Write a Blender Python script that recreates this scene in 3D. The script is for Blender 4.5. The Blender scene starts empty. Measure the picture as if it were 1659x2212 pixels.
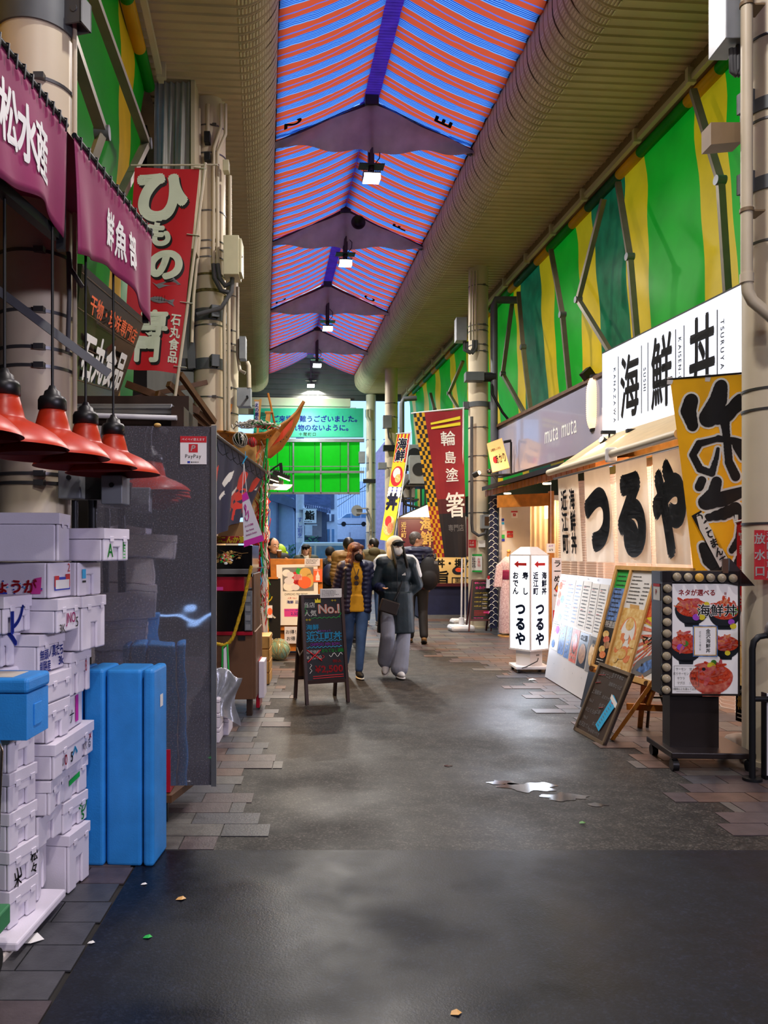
import bpy, math, random
from mathutils import Vector, Matrix
R = random.Random(7)
S = bpy.context.scene
COL = S.collection
PI = math.pi
# ---------------------------------------------------------------- camera
F, EYE, CX, CY = 1720.0, 1.5, 704.0, 1190.0          # focal length, principal point in pixels; eye height in metres
TH = math.atan(134 / 1720)
cam_data = bpy.data.cameras.new('camera')
cam = bpy.data.objects.new('camera', cam_data)
COL.objects.link(cam)
cam.location = (0, 0, EYE)
cam.rotation_euler = (PI / 2, 0, -TH)
cam_data.sensor_fit = 'VERTICAL'
cam_data.sensor_height = 36
cam_data.lens = F / 2212 * 36
cam_data.shift_x = (829.5 - CX) / 2212
cam_data.shift_y = (CY - 1106) / 2212
cam_data.clip_end = 300
S.camera = cam
# ---------------------------------------------------------------- world, exposure
S.view_settings.view_transform = 'Standard'
S.view_settings.look = 'None'
S.view_settings.gamma = 1
S.view_settings.use_curve_mapping = False
S.view_settings.exposure = 0.0
S.cycles.max_bounces = 6
S.cycles.diffuse_bounces = 3
S.cycles.glossy_bounces = 3
S.cycles.transmission_bounces = 5
S.cycles.transparent_max_bounces = 8
S.cycles.sample_clamp_indirect = 4
S.cycles.caustics_reflective = False
S.cycles.caustics_refractive = False
W = bpy.data.worlds.new('dusk_sky')
S.world = W
W.use_nodes = True
wn = W.node_tree
bg = wn.nodes['Background']
bg.inputs[0].default_value = (0.345, 0.57, 1.0, 1)
bg.inputs[1].default_value = 1.9


def area(name, loc, aim, size, power, col, size_y=None, spread=180):
    d = bpy.data.lights.new(name, 'AREA')
    d.energy = power
    d.color = col
    d.size = size
    if size_y:
        d.shape = 'RECTANGLE'
        d.size_y = size_y
    d.spread = math.radians(spread)
    o = bpy.data.objects.new(name, d)
    COL.objects.link(o)
    o.location = loc
    o.rotation_euler = (Vector(aim) - Vector(loc)).to_track_quat('-Z', 'Y').to_euler()
    return o


def spot(name, loc, aim, power, col, ang=70, blend=.6, r=.03):
    d = bpy.data.lights.new(name, 'SPOT')
    d.energy = power
    d.color = col
    d.spot_size = math.radians(ang)
    d.spot_blend = blend
    d.shadow_soft_size = r
    o = bpy.data.objects.new(name, d)
    COL.objects.link(o)
    o.location = loc
    o.rotation_euler = (Vector(aim) - Vector(loc)).to_track_quat('-Z', 'Y').to_euler()
    return o


def cw(X, d, Z=0.0):
    """street frame (metres right of the viewing axis, metres away, height) to world"""
    c, s = math.cos(TH), math.sin(TH)
    return Vector((X * c + d * s, -X * s + d * c, Z))


def U(px, py, d):
    return cw((px - CX) * d / F, d, EYE + (CY - py) * d / F)


def G(px, py):
    d = F * EYE / (py - CY)
    return cw((px - CX) * d / F, d, 0)


def HD(a=0):
    return -TH - math.radians(a)


COOL = (.92, .94, 1.0)
WARM = (1.0, .62, .28)
# arcade floodlights (the lamps themselves are built further down), seen and behind the viewer
FLOOD = [(1.72, 12.1), (1.72, 16.1), (1.72, 20.3), (1.72, 24.4), (1.72, 27.6)]
for k, (x, y) in enumerate(FLOOD):
    area('flood_glow', (x, y - .1, 7.1), (x, y - .6, 0), .35, 260, (1, .95, .85), .18, 150)
for k, (x, y) in enumerate([(1.72, 8.0), (1.2, 3.4), (1.0, -1.0), (.8, -5)]):
    area('flood_glow', (x, y, 7.1), (x, y, 0), .35, 150, (1, .93, .86), .18, 170)
# shop fronts around the viewer: cool tubes of the fishmonger behind on the right, warm shops ahead
area('shop_tubes', (4.3, -.8, 3.0), (-1.0, 3.2, 1.0), 2.4, 108, (.85, .79, 1.0), .5, 120)
area('noren_glow', cw(3.9, 8.6, 2.5), cw(3.2, 8.6, 1.2), 2.6, 22, (1, .66, .42), .6)
area('awning_glow', cw(3.4, 8.6, 2.35), cw(3.0, 8.6, 0), 2.6, 14, (1, .72, .45), .3)
# ---------------------------------------------------------------- mesh helpers
GL = {}


def glyph(ch):
    if ch not in GL:
        c = bpy.data.curves.new('g', 'FONT')
        c.body = ch
        o = bpy.data.objects.new('g', c)
        m = bpy.data.meshes.new_from_object(o)
        vs = [(v.co.x, v.co.y) for v in m.vertices]
        fs = [tuple(p.vertices) for p in m.polygons]
        wide = ord(ch) > 0x2E00
        if vs:
            x0 = min(v[0] for v in vs)
            x1 = max(v[0] for v in vs)
        else:
            x0, x1 = 0, .3
        if wide:
            GL[ch] = ([(x - .5, y - .37) for x, y in vs], fs, 1.0)
        else:
            GL[ch] = ([(x - (x0 + x1) / 2, y - .35) for x, y in vs], fs, (x1 - x0) + .12)
        bpy.data.objects.remove(o)
        bpy.data.meshes.remove(m)
        bpy.data.curves.remove(c)
    return GL[ch]


class MB:
    def __init__(s):
        s.v, s.f, s.m, s.s = [], [], [], []
        s.M = None
        s.mi = 0

    def add(s, vs, fs, sm=False, mi=None):
        n = len(s.v)
        if s.M is not None:
            vs = [s.M @ Vector(p) for p in vs]
        s.v += [tuple(p) for p in vs]
        for f in fs:
            s.f.append(tuple(n + i for i in f))
            s.m.append(s.mi if mi is None else mi)
            s.s.append(sm)
        return s

    def bx(s, x0, x1, y0, y1, z0, z1, mi=None):
        vs = [(x0, y0, z0), (x1, y0, z0), (x1, y1, z0), (x0, y1, z0), (x0, y0, z1), (x1, y0, z1), (x1, y1, z1), (x0, y1, z1)]
        return s.add(vs, [(0, 3, 2, 1), (4, 5, 6, 7), (0, 1, 5, 4), (1, 2, 6, 5), (2, 3, 7, 6), (3, 0, 4, 7)], False, mi)

    def hexa(s, b, t, mi=None):
        """box from a bottom and a top quad"""
        return s.add(list(b) + list(t), [(0, 3, 2, 1), (4, 5, 6, 7), (0, 1, 5, 4), (1, 2, 6, 5), (2, 3, 7, 6), (3, 0, 4, 7)], False, mi)

    def bar(s, p0, p1, w, h=None, up=(0, 0, 1), mi=None):
        p0, p1 = Vector(p0), Vector(p1)
        h = h or w
        d = (p1 - p0).normalized()
        u = Vector(up)
        if abs(d.dot(u)) > .98:
            u = Vector((0, 1, 0))
        a = d.cross(u).normalized() * (w / 2)
        b = a.cross(d).normalized() * (h / 2)
        q = lambda p: [p - a - b, p + a - b, p + a + b, p - a + b]
        return s.hexa(q(p0), q(p1), mi)

    def cyl(s, p0, p1, r0, r1=None, n=16, caps=True, mi=None, asp=1.0, side=None):
        p0, p1 = Vector(p0), Vector(p1)
        r1 = r0 if r1 is None else r1
        d = (p1 - p0)
        d = d.normalized() if d.length > 1e-9 else Vector((0, 0, 1))
        if side is not None:
            a = Vector(side)
            a = (a - d * a.dot(d)).normalized()
        else:
            a = d.cross(Vector((0, 1, 0)) if abs(d.y) < .9 else Vector((1, 0, 0))).normalized()
        b = d.cross(a)
        ring = lambda p, r: [p + a * (r * math.cos(2 * PI * i / n)) + b * (r * asp * math.sin(2 * PI * i / n)) for i in range(n)]
        A, B = ring(p0, r0), ring(p1, r1)
        s.add(A + B, [(i, (i + 1) % n, n + (i + 1) % n, n + i) for i in range(n)], True, mi)
        if caps:
            if r0 > 1e-6:
                s.add(A, [tuple(reversed(range(n)))], False, mi)
            if r1 > 1e-6:
                s.add(B, [tuple(range(n))], False, mi)
        return s

    def tube(s, pts, r, n=8, mi=None, closed=False):
        pts = [Vector(p) for p in pts]
        k = len(pts)
        rings = []
        prev = None
        for i, p in enumerate(pts):
            if closed:
                d = pts[(i + 1) % k] - pts[i - 1]
            else:
                d = pts[min(i + 1, k - 1)] - pts[max(i - 1, 0)]
            d = d.normalized() if d.length > 1e-9 else Vector((0, 0, 1))
            if prev is None:
                a = d.cross(Vector((0, 0, 1)) if abs(d.z) < .9 else Vector((1, 0, 0))).normalized()
            else:
                a = prev - d * prev.dot(d)
                a = a.normalized() if a.length > 1e-6 else d.cross(Vector((0, 0, 1))).normalized()
            prev = a
            b = d.cross(a)
            rr = r[i] if isinstance(r, (list, tuple)) else r
            rings.append([p + a * (rr * math.cos(2 * PI * j / n)) + b * (rr * math.sin(2 * PI * j / n)) for j in range(n)])
        vs = [q for g in rings for q in g]
        fs = []
        for i in range(k if closed else k - 1):
            o, o2 = i * n, ((i + 1) % k) * n
            fs += [(o + j, o + (j + 1) % n, o2 + (j + 1) % n, o2 + j) for j in range(n)]
        s.add(vs, fs, True, mi)
        if not closed:
            s.add(rings[0], [tuple(reversed(range(n)))], False, mi)
            s.add(rings[-1], [tuple(range(n))], False, mi)
        return s

    def lathe(s, prof, c=(0, 0, 0), n=32, mi=None):
        """prof: list of (r, z)"""
        vs, fs = [], []
        for r, z in prof:
            vs += [(c[0] + r * math.cos(2 * PI * i / n), c[1] + r * math.sin(2 * PI * i / n), c[2] + z) for i in range(n)]
        for k in range(len(prof) - 1):
            fs += [(k * n + i, k * n + (i + 1) % n, (k + 1) * n + (i + 1) % n, (k + 1) * n + i) for i in range(n)]
        return s.add(vs, fs, True, mi)

    def ell(s, c, r, n=20, m=12, mi=None, M=None):
        r = (r, r, r) if not isinstance(r, (tuple, list)) else r
        vs, fs = [], []
        for k in range(m + 1):
            t = PI * k / m
            for i in range(n):
                p = 2 * PI * i / n
                q = Vector((r[0] * math.sin(t) * math.cos(p), r[1] * math.sin(t) * math.sin(p), -r[2] * math.cos(t)))
                if M is not None:
                    q = M @ q
                vs.append(q + Vector(c))
        for k in range(m):
            fs += [(k * n + i, k * n + (i + 1) % n, (k + 1) * n + (i + 1) % n, (k + 1) * n + i) for i in range(n)]
        return s.add(vs, fs, True, mi)

    def cap(s, p0, p1, r0, r1=None, n=14, asp=1.0, side=None, mi=None):
        """rounded tapered limb"""
        r1 = r0 if r1 is None else r1
        s.cyl(p0, p1, r0, r1, n, True, mi, asp, side)
        s.ell(p0, (r0, r0 * (asp if asp < 1 else 1), r0), 12, 8, mi) if asp == 1 else None
        s.ell(p1, r1, 12, 8, mi) if asp == 1 else None
        return s

    def poly(s, pts, mi=None):
        return s.add(pts, [tuple(range(len(pts)))], False, mi)

    def prism(s, pts, y0, y1, mi=None):
        """outline [(x, z)] counter-clockwise seen from the front (-y), extruded from y0 to y1"""
        n = len(pts)
        vs = [(x, y0, z) for x, z in pts] + [(x, y1, z) for x, z in pts]
        return s.add(vs, [tuple(range(n)), tuple(reversed(range(n, 2 * n)))] + [(i, n + i, n + (i + 1) % n, (i + 1) % n) for i in range(n)], False, mi)

    def grid(s, fn, nu, nv, mi=None, sm=True):
        vs = [fn(i / nu, j / nv) for j in range(nv + 1) for i in range(nu + 1)]
        fs = [(j * (nu + 1) + i, j * (nu + 1) + i + 1, (j + 1) * (nu + 1) + i + 1, (j + 1) * (nu + 1) + i) for j in range(nv) for i in range(nu)]
        return s.add(vs, fs, sm, mi)

    def rect(s, x0, x1, z0, z1, y, mi=None):
        return s.poly([(x0, y, z0), (x1, y, z0), (x1, y, z1), (x0, y, z1)], mi)

    def disc(s, x, z, rx, rz, y, mi=None, n=20, a0=0, a1=2 * PI):
        k = n if a1 - a0 > 6.28 else n + 1
        return s.poly([(x + rx * math.cos(a0 + (a1 - a0) * i / n), y, z + rz * math.sin(a0 + (a1 - a0) * i / n)) for i in range(k)], mi)

    def text(s, t, pos, size, vert=False, b=0.0, sx=1.0, sy=1.0, sp=1.0, align='c', ux=(1, 0, 0), uy=(0, 0, 1), mi=None, nb=6, wob=0.0, slant=0.0, fn=None):
        """write t centred on pos, by default in the local x-z plane, read from the -y side"""
        ux, uy, pos = Vector(ux), Vector(uy), Vector(pos)
        offs = [(0, 0)] + ([(b * math.cos(2 * PI * i / nb), b * math.sin(2 * PI * i / nb)) for i in range(nb)] if b else [])
        if vert:
            tot = len(t) * sp * sy
            y = tot / 2
        else:
            ws = [glyph(c)[2] * sx * sp for c in t]
            tot = sum(ws)
            x = -tot / 2 if align == 'c' else (0 if align == 'l' else -tot)
        for i, ch in enumerate(t):
            g = glyph(ch)
            if vert:
                cx, cy = 0, y - sp * sy * (i + .5)
            else:
                cx, cy = x + ws[i] / 2, 0
                x += ws[i]
            if ch in ' 　':
                continue
            ra = R.uniform(-wob, wob)
            ca, sa = math.cos(ra), math.sin(ra)
            for k, (ox, oy) in enumerate(offs):
                vs = []
                for gx, gy in g[0]:
                    gx, gy = gx * ca - gy * sa, gx * sa + gy * ca
                    X = (cx + (gx + ox + slant * gy) * sx) * size
                    Y = (cy + (gy + oy) * sy) * size
                    if fn:
                        vs.append(fn(X, Y))
                    else:
                        vs.append(pos + ux * X + uy * Y)
                s.add(vs, g[1], False, mi)
        return s

    def scrib(s, x0, x1, z0, z1, y, rows, mi=None, fill=.55, gap=.3):
        """small unreadable print as short dashes"""
        dz = (z1 - z0) / rows
        for k in range(rows):
            z = z1 - dz * (k + .5)
            x = x0
            end = x0 + (x1 - x0) * R.uniform(.65, 1)
            while x < end:
                w = min(R.uniform(.3, 1.1) * dz, end - x)
                h = dz * fill * R.uniform(.7, 1) / 2
                s.rect(x, x + w, z - h, z + h, y, mi)
                x += w + dz * gap
        return s

    def build(s, name, mats, parent=None, loc=None, rz=0.0, bevel=0.0, seg=2, sub=0, solid=0.0, remesh=0.0, smooth=0):
        me = bpy.data.meshes.new(name)
        me.from_pydata(s.v, [], s.f)
        if not isinstance(mats, (list, tuple)):
            mats = [mats]
        for m in mats:
            me.materials.append(M[m] if isinstance(m, str) else m)
        for p, mi, sm in zip(me.polygons, s.m, s.s):
            p.material_index = min(mi, len(mats) - 1)
            p.use_smooth = sm
        o = bpy.data.objects.new(name, me)
        COL.objects.link(o)
        if parent is not None:
            o.parent = parent
        if loc is not None:
            o.location = loc
        o.rotation_euler = (0, 0, rz)
        if remesh:
            md = o.modifiers.new('remesh', 'REMESH')
            md.mode = 'VOXEL'
            md.voxel_size = remesh
            md.use_smooth_shade = True
            if smooth:
                q = o.modifiers.new('smooth', 'SMOOTH')
                q.iterations = smooth
                q.factor = .5
        if bevel:
            md = o.modifiers.new('bevel', 'BEVEL')
            md.width = bevel
            md.segments = seg
            md.limit_method = 'ANGLE'
            md.angle_limit = math.radians(40)
        if sub:
            md = o.modifiers.new('sub', 'SUBSURF')
            md.levels = sub
            md.render_levels = sub
        if solid:
            md = o.modifiers.new('solid', 'SOLIDIFY')
            md.thickness = solid
            md.offset = 0
        return o


def thing(name, label, cat, loc=(0, 0, 0), rz=0.0, group=None):
    o = bpy.data.objects.new(name, None)
    COL.objects.link(o)
    o.empty_display_size = .1
    o.location = loc
    o.rotation_euler = (0, 0, rz)
    return tag(o, label, cat, group)


def tag(o, label, cat, group=None, kind=None):
    o['label'] = label
    o['category'] = cat
    if group:
        o['group'] = group
    if kind:
        o['kind'] = kind
    return o


def struct(o):
    o['kind'] = 'structure'
    return o


def mark(o, label):
    o['label'] = label
    return o


def copy_tree(o, parent=None):
    c = o.copy()
    COL.objects.link(c)
    if parent is not None:
        c.parent = parent
    for ch in [k for k in COL.objects if k.parent == o]:
        copy_tree(ch, c)
    return c


# ---------------------------------------------------------------- materials
M = {}


def lin(h):
    r = [int(h[i:i + 2], 16) / 255 for i in (0, 2, 4)]
    return [c / 12.92 if c <= .04045 else ((c + .055) / 1.055) ** 2.4 for c in r] + [1]


def mat(name, col, rough=.5, metal=0.0, em=0.0, var=.10, vs=6.0, spec=.5, bump=0.0, bs=60.0, trl=0.0, emc=None, alpha=1.0, trans=0.0, ior=1.45, col2=None, coat=0.0):
    m = bpy.data.materials.new(name)
    m.use_nodes = True
    nt = m.node_tree
    N, L = nt.nodes, nt.links
    p = N['Principled BSDF']
    c = lin(col)
    p.inputs['Base Color'].default_value = c
    p.inputs['Roughness'].default_value = rough
    p.inputs['Metallic'].default_value = metal
    p.inputs['Specular IOR Level'].default_value = spec
    p.inputs['IOR'].default_value = ior
    p.inputs['Alpha'].default_value = alpha
    p.inputs['Transmission Weight'].default_value = trans
    p.inputs['Coat Weight'].default_value = coat
    tc = N.new('ShaderNodeTexCoord')
    if var or col2:
        nz = N.new('ShaderNodeTexNoise')
        nz.inputs['Scale'].default_value = vs
        nz.inputs['Detail'].default_value = 5
        L.new(tc.outputs['Object'], nz.inputs['Vector'])
        mx = N.new('ShaderNodeMix')
        mx.data_type = 'RGBA'
        a = lin(col2) if col2 else [min(1, k * (1 - var * 1.3)) for k in c[:3]] + [1]
        b = c if col2 else [min(1, k * (1 + var)) for k in c[:3]] + [1]
        mx.inputs[6].default_value = a
        mx.inputs[7].default_value = b
        rp = N.new('ShaderNodeMapRange')
        rp.inputs[1].default_value = .3
        rp.inputs[2].default_value = .7
        L.new(nz.outputs[0], rp.inputs[0])
        L.new(rp.outputs[0], mx.inputs[0])
        L.new(mx.outputs[2], p.inputs['Base Color'])
        colout = mx.outputs[2]
    else:
        colout = None
    if em:
        p.inputs['Emission Color'].default_value = lin(emc) if emc else c
        p.inputs['Emission Strength'].default_value = em
    if bump:
        nb = N.new('ShaderNodeTexNoise')
        nb.inputs['Scale'].default_value = bs
        nb.inputs['Detail'].default_value = 4
        L.new(tc.outputs['Object'], nb.inputs['Vector'])
        bp = N.new('ShaderNodeBump')
        bp.inputs['Strength'].default_value = bump
        bp.inputs['Distance'].default_value = .01
        L.new(nb.outputs[0], bp.inputs['Height'])
        L.new(bp.outputs[0], p.inputs['Normal'])
    if trl:
        t = N.new('ShaderNodeBsdfTranslucent')
        t.inputs[0].default_value = c
        if colout:
            L.new(colout, t.inputs[0])
        ms = N.new('ShaderNodeMixShader')
        ms.inputs[0].default_value = trl
        L.new(p.outputs[0], ms.inputs[1])
        L.new(t.outputs[0], ms.inputs[2])
        L.new(ms.outputs[0], N['Material Output'].inputs[0])
    M[name] = m
    return m


mat('beige_paint', 'cbbfa6', .45, var=.06, vs=2)
mat('soffit_paint', 'c8b592', .5, var=.10, vs=1.5)
mat('cream_column', 'd5c8ae', .42, var=.05, vs=3)
mat('grey_steel', '6e7176', .4, .6)
mat('galvanised', '9a9c9e', .35, .8)
mat('dark_steel', '26282c', .45, .5)
mat('black_plastic', '121214', .4)
mat('black_matt', '0c0c0d', .8)
mat('white_plastic', 'e6e6ea', .35, var=.03)
mat('white_paint', 'd9d9dc', .5, var=.05)
mat('white_paper', 'ecebe8', .6, var=.03)
mat('lacquer_black', '0e0d10', .2)
mat('ink_black', '101014', .6, var=0)
mat('ink_red', 'c8202c', .6, var=0)
mat('ink_blue', '2038b0', .6, var=0)
mat('ink_green', '1fae46', .6, var=0)
mat('ink_white', 'eeeeea', .6, var=0)
mat('ink_pink', 'd8409a', .6, var=0)
mat('ink_magenta', 'cf2ba8', .6, var=0)
mat('ink_cyan', '35b4e8', .6, var=0)
mat('ink_yellow', 'e8d52c', .6, var=0)
mat('ink_orange', 'ef6a3a', .6, var=0)
mat('ink_purple', 'a84ad0', .6, var=0)
mat('ink_grey', '77777a', .6, var=0)
mat('ink_gold', 'd8b060', .5, var=0)
mat('tyre_rubber', '151515', .7)
mat('dark_wall', '2b2724', .8, var=.2, vs=2)
mat('wood_orange', 'c2782c', .45, var=.22, vs=9)
mat('wood_pale', 'd9a760', .5, var=.15, vs=9)
mat('wood_brown', '5a3d26', .5, var=.2, vs=8)
mat('wood_dark', '33221a', .45, var=.2, vs=8)
mat('glass_clear', 'ffffff', .02, var=0, trans=1.0, ior=1.3)


def striped(name, stops, period, axis='Y', rough=.6, trl=.0, crinkle=0.0, tcol=None):
    """bands across one axis; stops: [(fraction, hex)]"""
    m = bpy.data.materials.new(name)
    m.use_nodes = True
    nt = m.node_tree
    N, L = nt.nodes, nt.links
    p = N['Principled BSDF']
    p.inputs['Roughness'].default_value = rough
    tc = N.new('ShaderNodeTexCoord')
    sx = N.new('ShaderNodeSeparateXYZ')
    L.new(tc.outputs['Object'], sx.inputs[0])
    dv = N.new('ShaderNodeMath')
    dv.operation = 'DIVIDE'
    dv.inputs[1].default_value = period
    L.new(sx.outputs[axis], dv.inputs[0])
    fr = N.new('ShaderNodeMath')
    fr.operation = 'FRACT'
    L.new(dv.outputs[0], fr.inputs[0])
    cr = N.new('ShaderNodeValToRGB')
    cr.color_ramp.interpolation = 'CONSTANT'
    e = cr.color_ramp.elements
    while len(e) < len(stops):
        e.new(.5)
    for k, (f, h) in enumerate(stops):
        e[k].position = f
        e[k].color = lin(h) if isinstance(h, str) else tuple(h) + (1,)
    L.new(fr.outputs[0], cr.inputs[0])
    L.new(cr.outputs[0], p.inputs['Base Color'])
    if crinkle:
        nb = N.new('ShaderNodeTexNoise')
        nb.inputs['Scale'].default_value = 3
        nb.inputs['Detail'].default_value = 6
        L.new(tc.outputs['Object'], nb.inputs['Vector'])
        bp = N.new('ShaderNodeBump')
        bp.inputs['Strength'].default_value = crinkle
        bp.inputs['Distance'].default_value = .05
        L.new(nb.outputs[0], bp.inputs['Height'])
        L.new(bp.outputs[0], p.inputs['Normal'])
    if trl:
        t = N.new('ShaderNodeBsdfTranslucent')
        L.new(cr.outputs[0], t.inputs[0])
        ms = N.new('ShaderNodeMixShader')
        ms.inputs[0].default_value = trl
        L.new(p.outputs[0], ms.inputs[1])
        L.new(t.outputs[0], ms.inputs[2])
        L.new(ms.outputs[0], N['Material Output'].inputs[0])
    M[name] = m
    return m
# ---------------------------------------------------------------- structure
def onx(px, py, x):
    """where the sight line of a pixel meets the upright plane world x = const"""
    d = cw((px - CX) / F, 1, (CY - py) / F)
    t = x / d.x
    return Vector((d.x * t, d.y * t, EYE + d.z * t))


def asphalt(name, c0, c1, wet, bump, speck):
    m = bpy.data.materials.new(name)
    m.use_nodes = True
    nt = m.node_tree
    N, L = nt.nodes, nt.links
    p = N['Principled BSDF']
    tc = N.new('ShaderNodeTexCoord')

    def noise(sc, det):
        n = N.new('ShaderNodeTexNoise')
        n.inputs['Scale'].default_value = sc
        n.inputs['Detail'].default_value = det
        L.new(tc.outputs['Object'], n.inputs['Vector'])
        return n

    def rng(src, a, b, c, d):
        r = N.new('ShaderNodeMapRange')
        for i, v in enumerate((a, b, c, d)):
            r.inputs[i + 1].default_value = v
        L.new(src, r.inputs[0])
        return r.outputs[0]
    big, fine, grain = noise(.9, 4), noise(9, 6), noise(130, 2)
    mx = N.new('ShaderNodeMix')
    mx.data_type = 'RGBA'
    mx.inputs[6].default_value = lin(c0)
    mx.inputs[7].default_value = lin(c1)
    L.new(rng(fine.outputs[0], .35, .65, 0, 1), mx.inputs[0])
    m2 = N.new('ShaderNodeMix')
    m2.data_type = 'RGBA'
    m2.blend_type = 'MULTIPLY'
    m2.inputs[0].default_value = 1
    L.new(mx.outputs[2], m2.inputs[6])
    cr = N.new('ShaderNodeCombineColor')
    vo = N.new('ShaderNodeTexVoronoi')
    vo.inputs['Scale'].default_value = 105
    L.new(tc.outputs['Object'], vo.inputs['Vector'])
    sp = N.new('ShaderNodeSeparateColor')
    L.new(vo.outputs['Color'], sp.inputs[0])
    pw = N.new('ShaderNodeMath')
    pw.operation = 'POWER'
    pw.inputs[1].default_value = 4
    L.new(sp.outputs[0], pw.inputs[0])
    g = rng(pw.outputs[0], 0, 1, 1 - .35 * speck, 1 + 2.6 * speck)
    for i in range(3):
        L.new(g, cr.inputs[i])
    L.new(cr.outputs[0], m2.inputs[7])
    L.new(m2.outputs[2], p.inputs['Base Color'])
    L.new(rng(big.outputs[0], .40, .62, wet[0], wet[1]), p.inputs['Roughness'])
    p.inputs['Specular IOR Level'].default_value = .26
    bp = N.new('ShaderNodeBump')
    bp.inputs['Strength'].default_value = bump
    bp.inputs['Distance'].default_value = .003
    L.new(grain.outputs[0], bp.inputs['Height'])
    L.new(bp.outputs[0], p.inputs['Normal'])
    M[name] = m


asphalt('old_asphalt', '1d1b1a', '322f2c', (.42, .66), .3, .9)
asphalt('new_asphalt', '080b14', '10141f', (.30, .62), .18, .55)
mat('grout_dark', '2a2826', .8)
for k, c in enumerate(['434448', '4b4b4e', '504648', '5c4840', '46474d', '585654']):
    mat('paver_%d' % k, c, .42, var=.18, vs=14, bump=.15, bs=90)
PAV = ['paver_%d' % k for k in range(6)]
m = MB()
m.bx(-9, 12, 3.985, 60, -.3, 0)
struct(m.build('floor', 'old_asphalt', rz=HD()))
m = MB()
m.bx(-.905, 12, -8, 3.985, -.3, .004)
m.build('floor_slab', 'new_asphalt', rz=HD(), bevel=.003)['kind'] = 'structure'
m = MB()
m.bx(-9, -.905, -8, 3.985, -.3, -.006)
m.bx(-9, -.58, 3.985, 14, -.004, .001)
m.bx(2.40, 9, 4.0, 12, -.004, .001)
m.bx(-9, 12, 12.4, 31, -.004, .001)
struct(m.build('floor_joints', 'grout_dark', rz=HD()))


def pave(name, x0f, x1f, y0, y1, tx, ty, pal, z=.004, h=.006):
    mb = MB()
    y, row = y0, 0
    while y < y1 - .01:
        x0, x1 = x0f(y, row), x1f(y, row)
        x = x0
        off = (row % 2) * tx * .5
        x = math.floor((x0 - off) / tx) * tx + off
        while x < x1:
            a, b = max(x, x0), min(x + tx, x1)
            if b - a > .03:
                dz = R.uniform(0, .0015)
                mb.bx(a + .003, b - .003, y + .003, y + ty - .003, z - h, z + dz, R.choice(pal))
            x += tx
        y += ty
        row += 1
    struct(mb.build(name, PAV, rz=HD()))


pave('floor_pavers_left', lambda y, r: -4, lambda y, r: -.908, -2.0, 3.98, .37, .186, [0, 0, 1, 1, 4, 2])
pave('floor_pavers_left', lambda y, r: -3, lambda y, r: -.56 + (0, .09, .02, .20, -.02, .26, .12)[(r * 5) % 7] * (1 if y < 9 else 1.6), 3.99, 14, .37, .186, [0, 1, 4, 2, 5, 3])
pave('floor_pavers_right', lambda y, r: 2.36 - (0, .10, .02, .22, .0, .28, .14)[(r * 3) % 7] * (1 if y < 7 else 1.5) - (0 if y < 9.6 else (y - 9.6) * .33), lambda y, r: 8, 4.0, 12.4, .37, .186, [2, 3, 3, 5, 4, 2])
pave('floor_pavers_far', lambda y, r: -4, lambda y, r: 7, 12.4, 30, .60, .30, [0, 2, 3, 5, 4])
# smooth dark puddles, added for the bright lamp glare on the asphalt
m = MB()
for cx, cy, rx, ry in ((1.30, 5.05, .17, .10), (1.45, 4.85, .14, .07), (1.15, 5.15, .09, .05), (1.60, 4.70, .06, .03), (.85, 5.55, .03, .02)):
    m.poly([(cx + rx * (1 + .22 * math.sin(k * .393 + cx * 9) + .13 * math.sin(k * .917 + cy)) * math.cos(k * .1309), cy + ry * (1 + .25 * math.sin(k * .524 + cy * 7) + .15 * math.sin(k * 1.178)) * math.sin(k * .1309), .0025) for k in range(48)])
mat('glare_puddle', '34353c', .10, var=.4, vs=14)
struct(m.build('floor_patch', 'glare_puddle', rz=HD()))

# roof: eave left x .16, right x 3.15 at 7.6, ridge at x 1.6, z 8.25
EL, ER, EZ, RX, RZ_ = .16, 3.15, 7.60, 1.60, 8.25
RED = (1.0, .095, .025)
BLU = (.16, .26, .50)
st = [(0, RED), (.28, (.20, .20, .50)), (.345, RED), (.62, (.12, .28, .58))]
k = .645
for i in range(5):
    st += [(k, (.015, .05, .30)), (k + .032, (.24, .46, .72))]
    k += .068
striped('roof_cloth', st, .36, 'Y', .6, .92)
mat('ridge_sheet', 'b488e4', .5, var=.1, trl=.8)
m = MB()
TR = [-8.0, -4.1, -.1, 3.9, 7.9, 11.8, 15.6, 20.0, 24.0, 27.6]
for b in range(len(TR) - 1):
    y0, y1 = TR[b] - .0, TR[b + 1] + .06
    gap = .11 if b % 2 == 0 else .005
    for sgn, ex in ((-1, EL - .05), (1, ER + .05)):
        rx = RX + sgn * gap

        def fn(u, v, ex=ex, rx=rx, y0=y0, y1=y1, sgn=sgn):
            y = y0 + (y1 - y0) * v
            sag = -.05 * math.sin(PI * u) - .012 * math.sin(y * 17.4 + 3 * u) - .018 * math.sin(PI * v)
            yy = y + .025 * math.sin(u * 19 + 2 * sgn) * math.sin(PI * u) + .012 * math.sin(u * 47)
            return (ex + (rx - ex) * u, min(max(yy, y0), y1), EZ + (RZ_ - EZ) * u + sag)
        m.grid(fn, 34, 40)
struct(m.build('ceiling_cloth', 'roof_cloth'))
m = MB()
for k in range(int((27.5 + 8) / .06)):
    y = -8 + k * .06
    m.bx(RX - .14, RX + .14, y, y + .03, RZ_ + .03, RZ_ + .06)
    m.bx(RX - .14, RX + .14, y + .03, y + .06, RZ_ + .045, RZ_ + .075)
struct(m.build('ceiling_ridge', 'ridge_sheet'))
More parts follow.
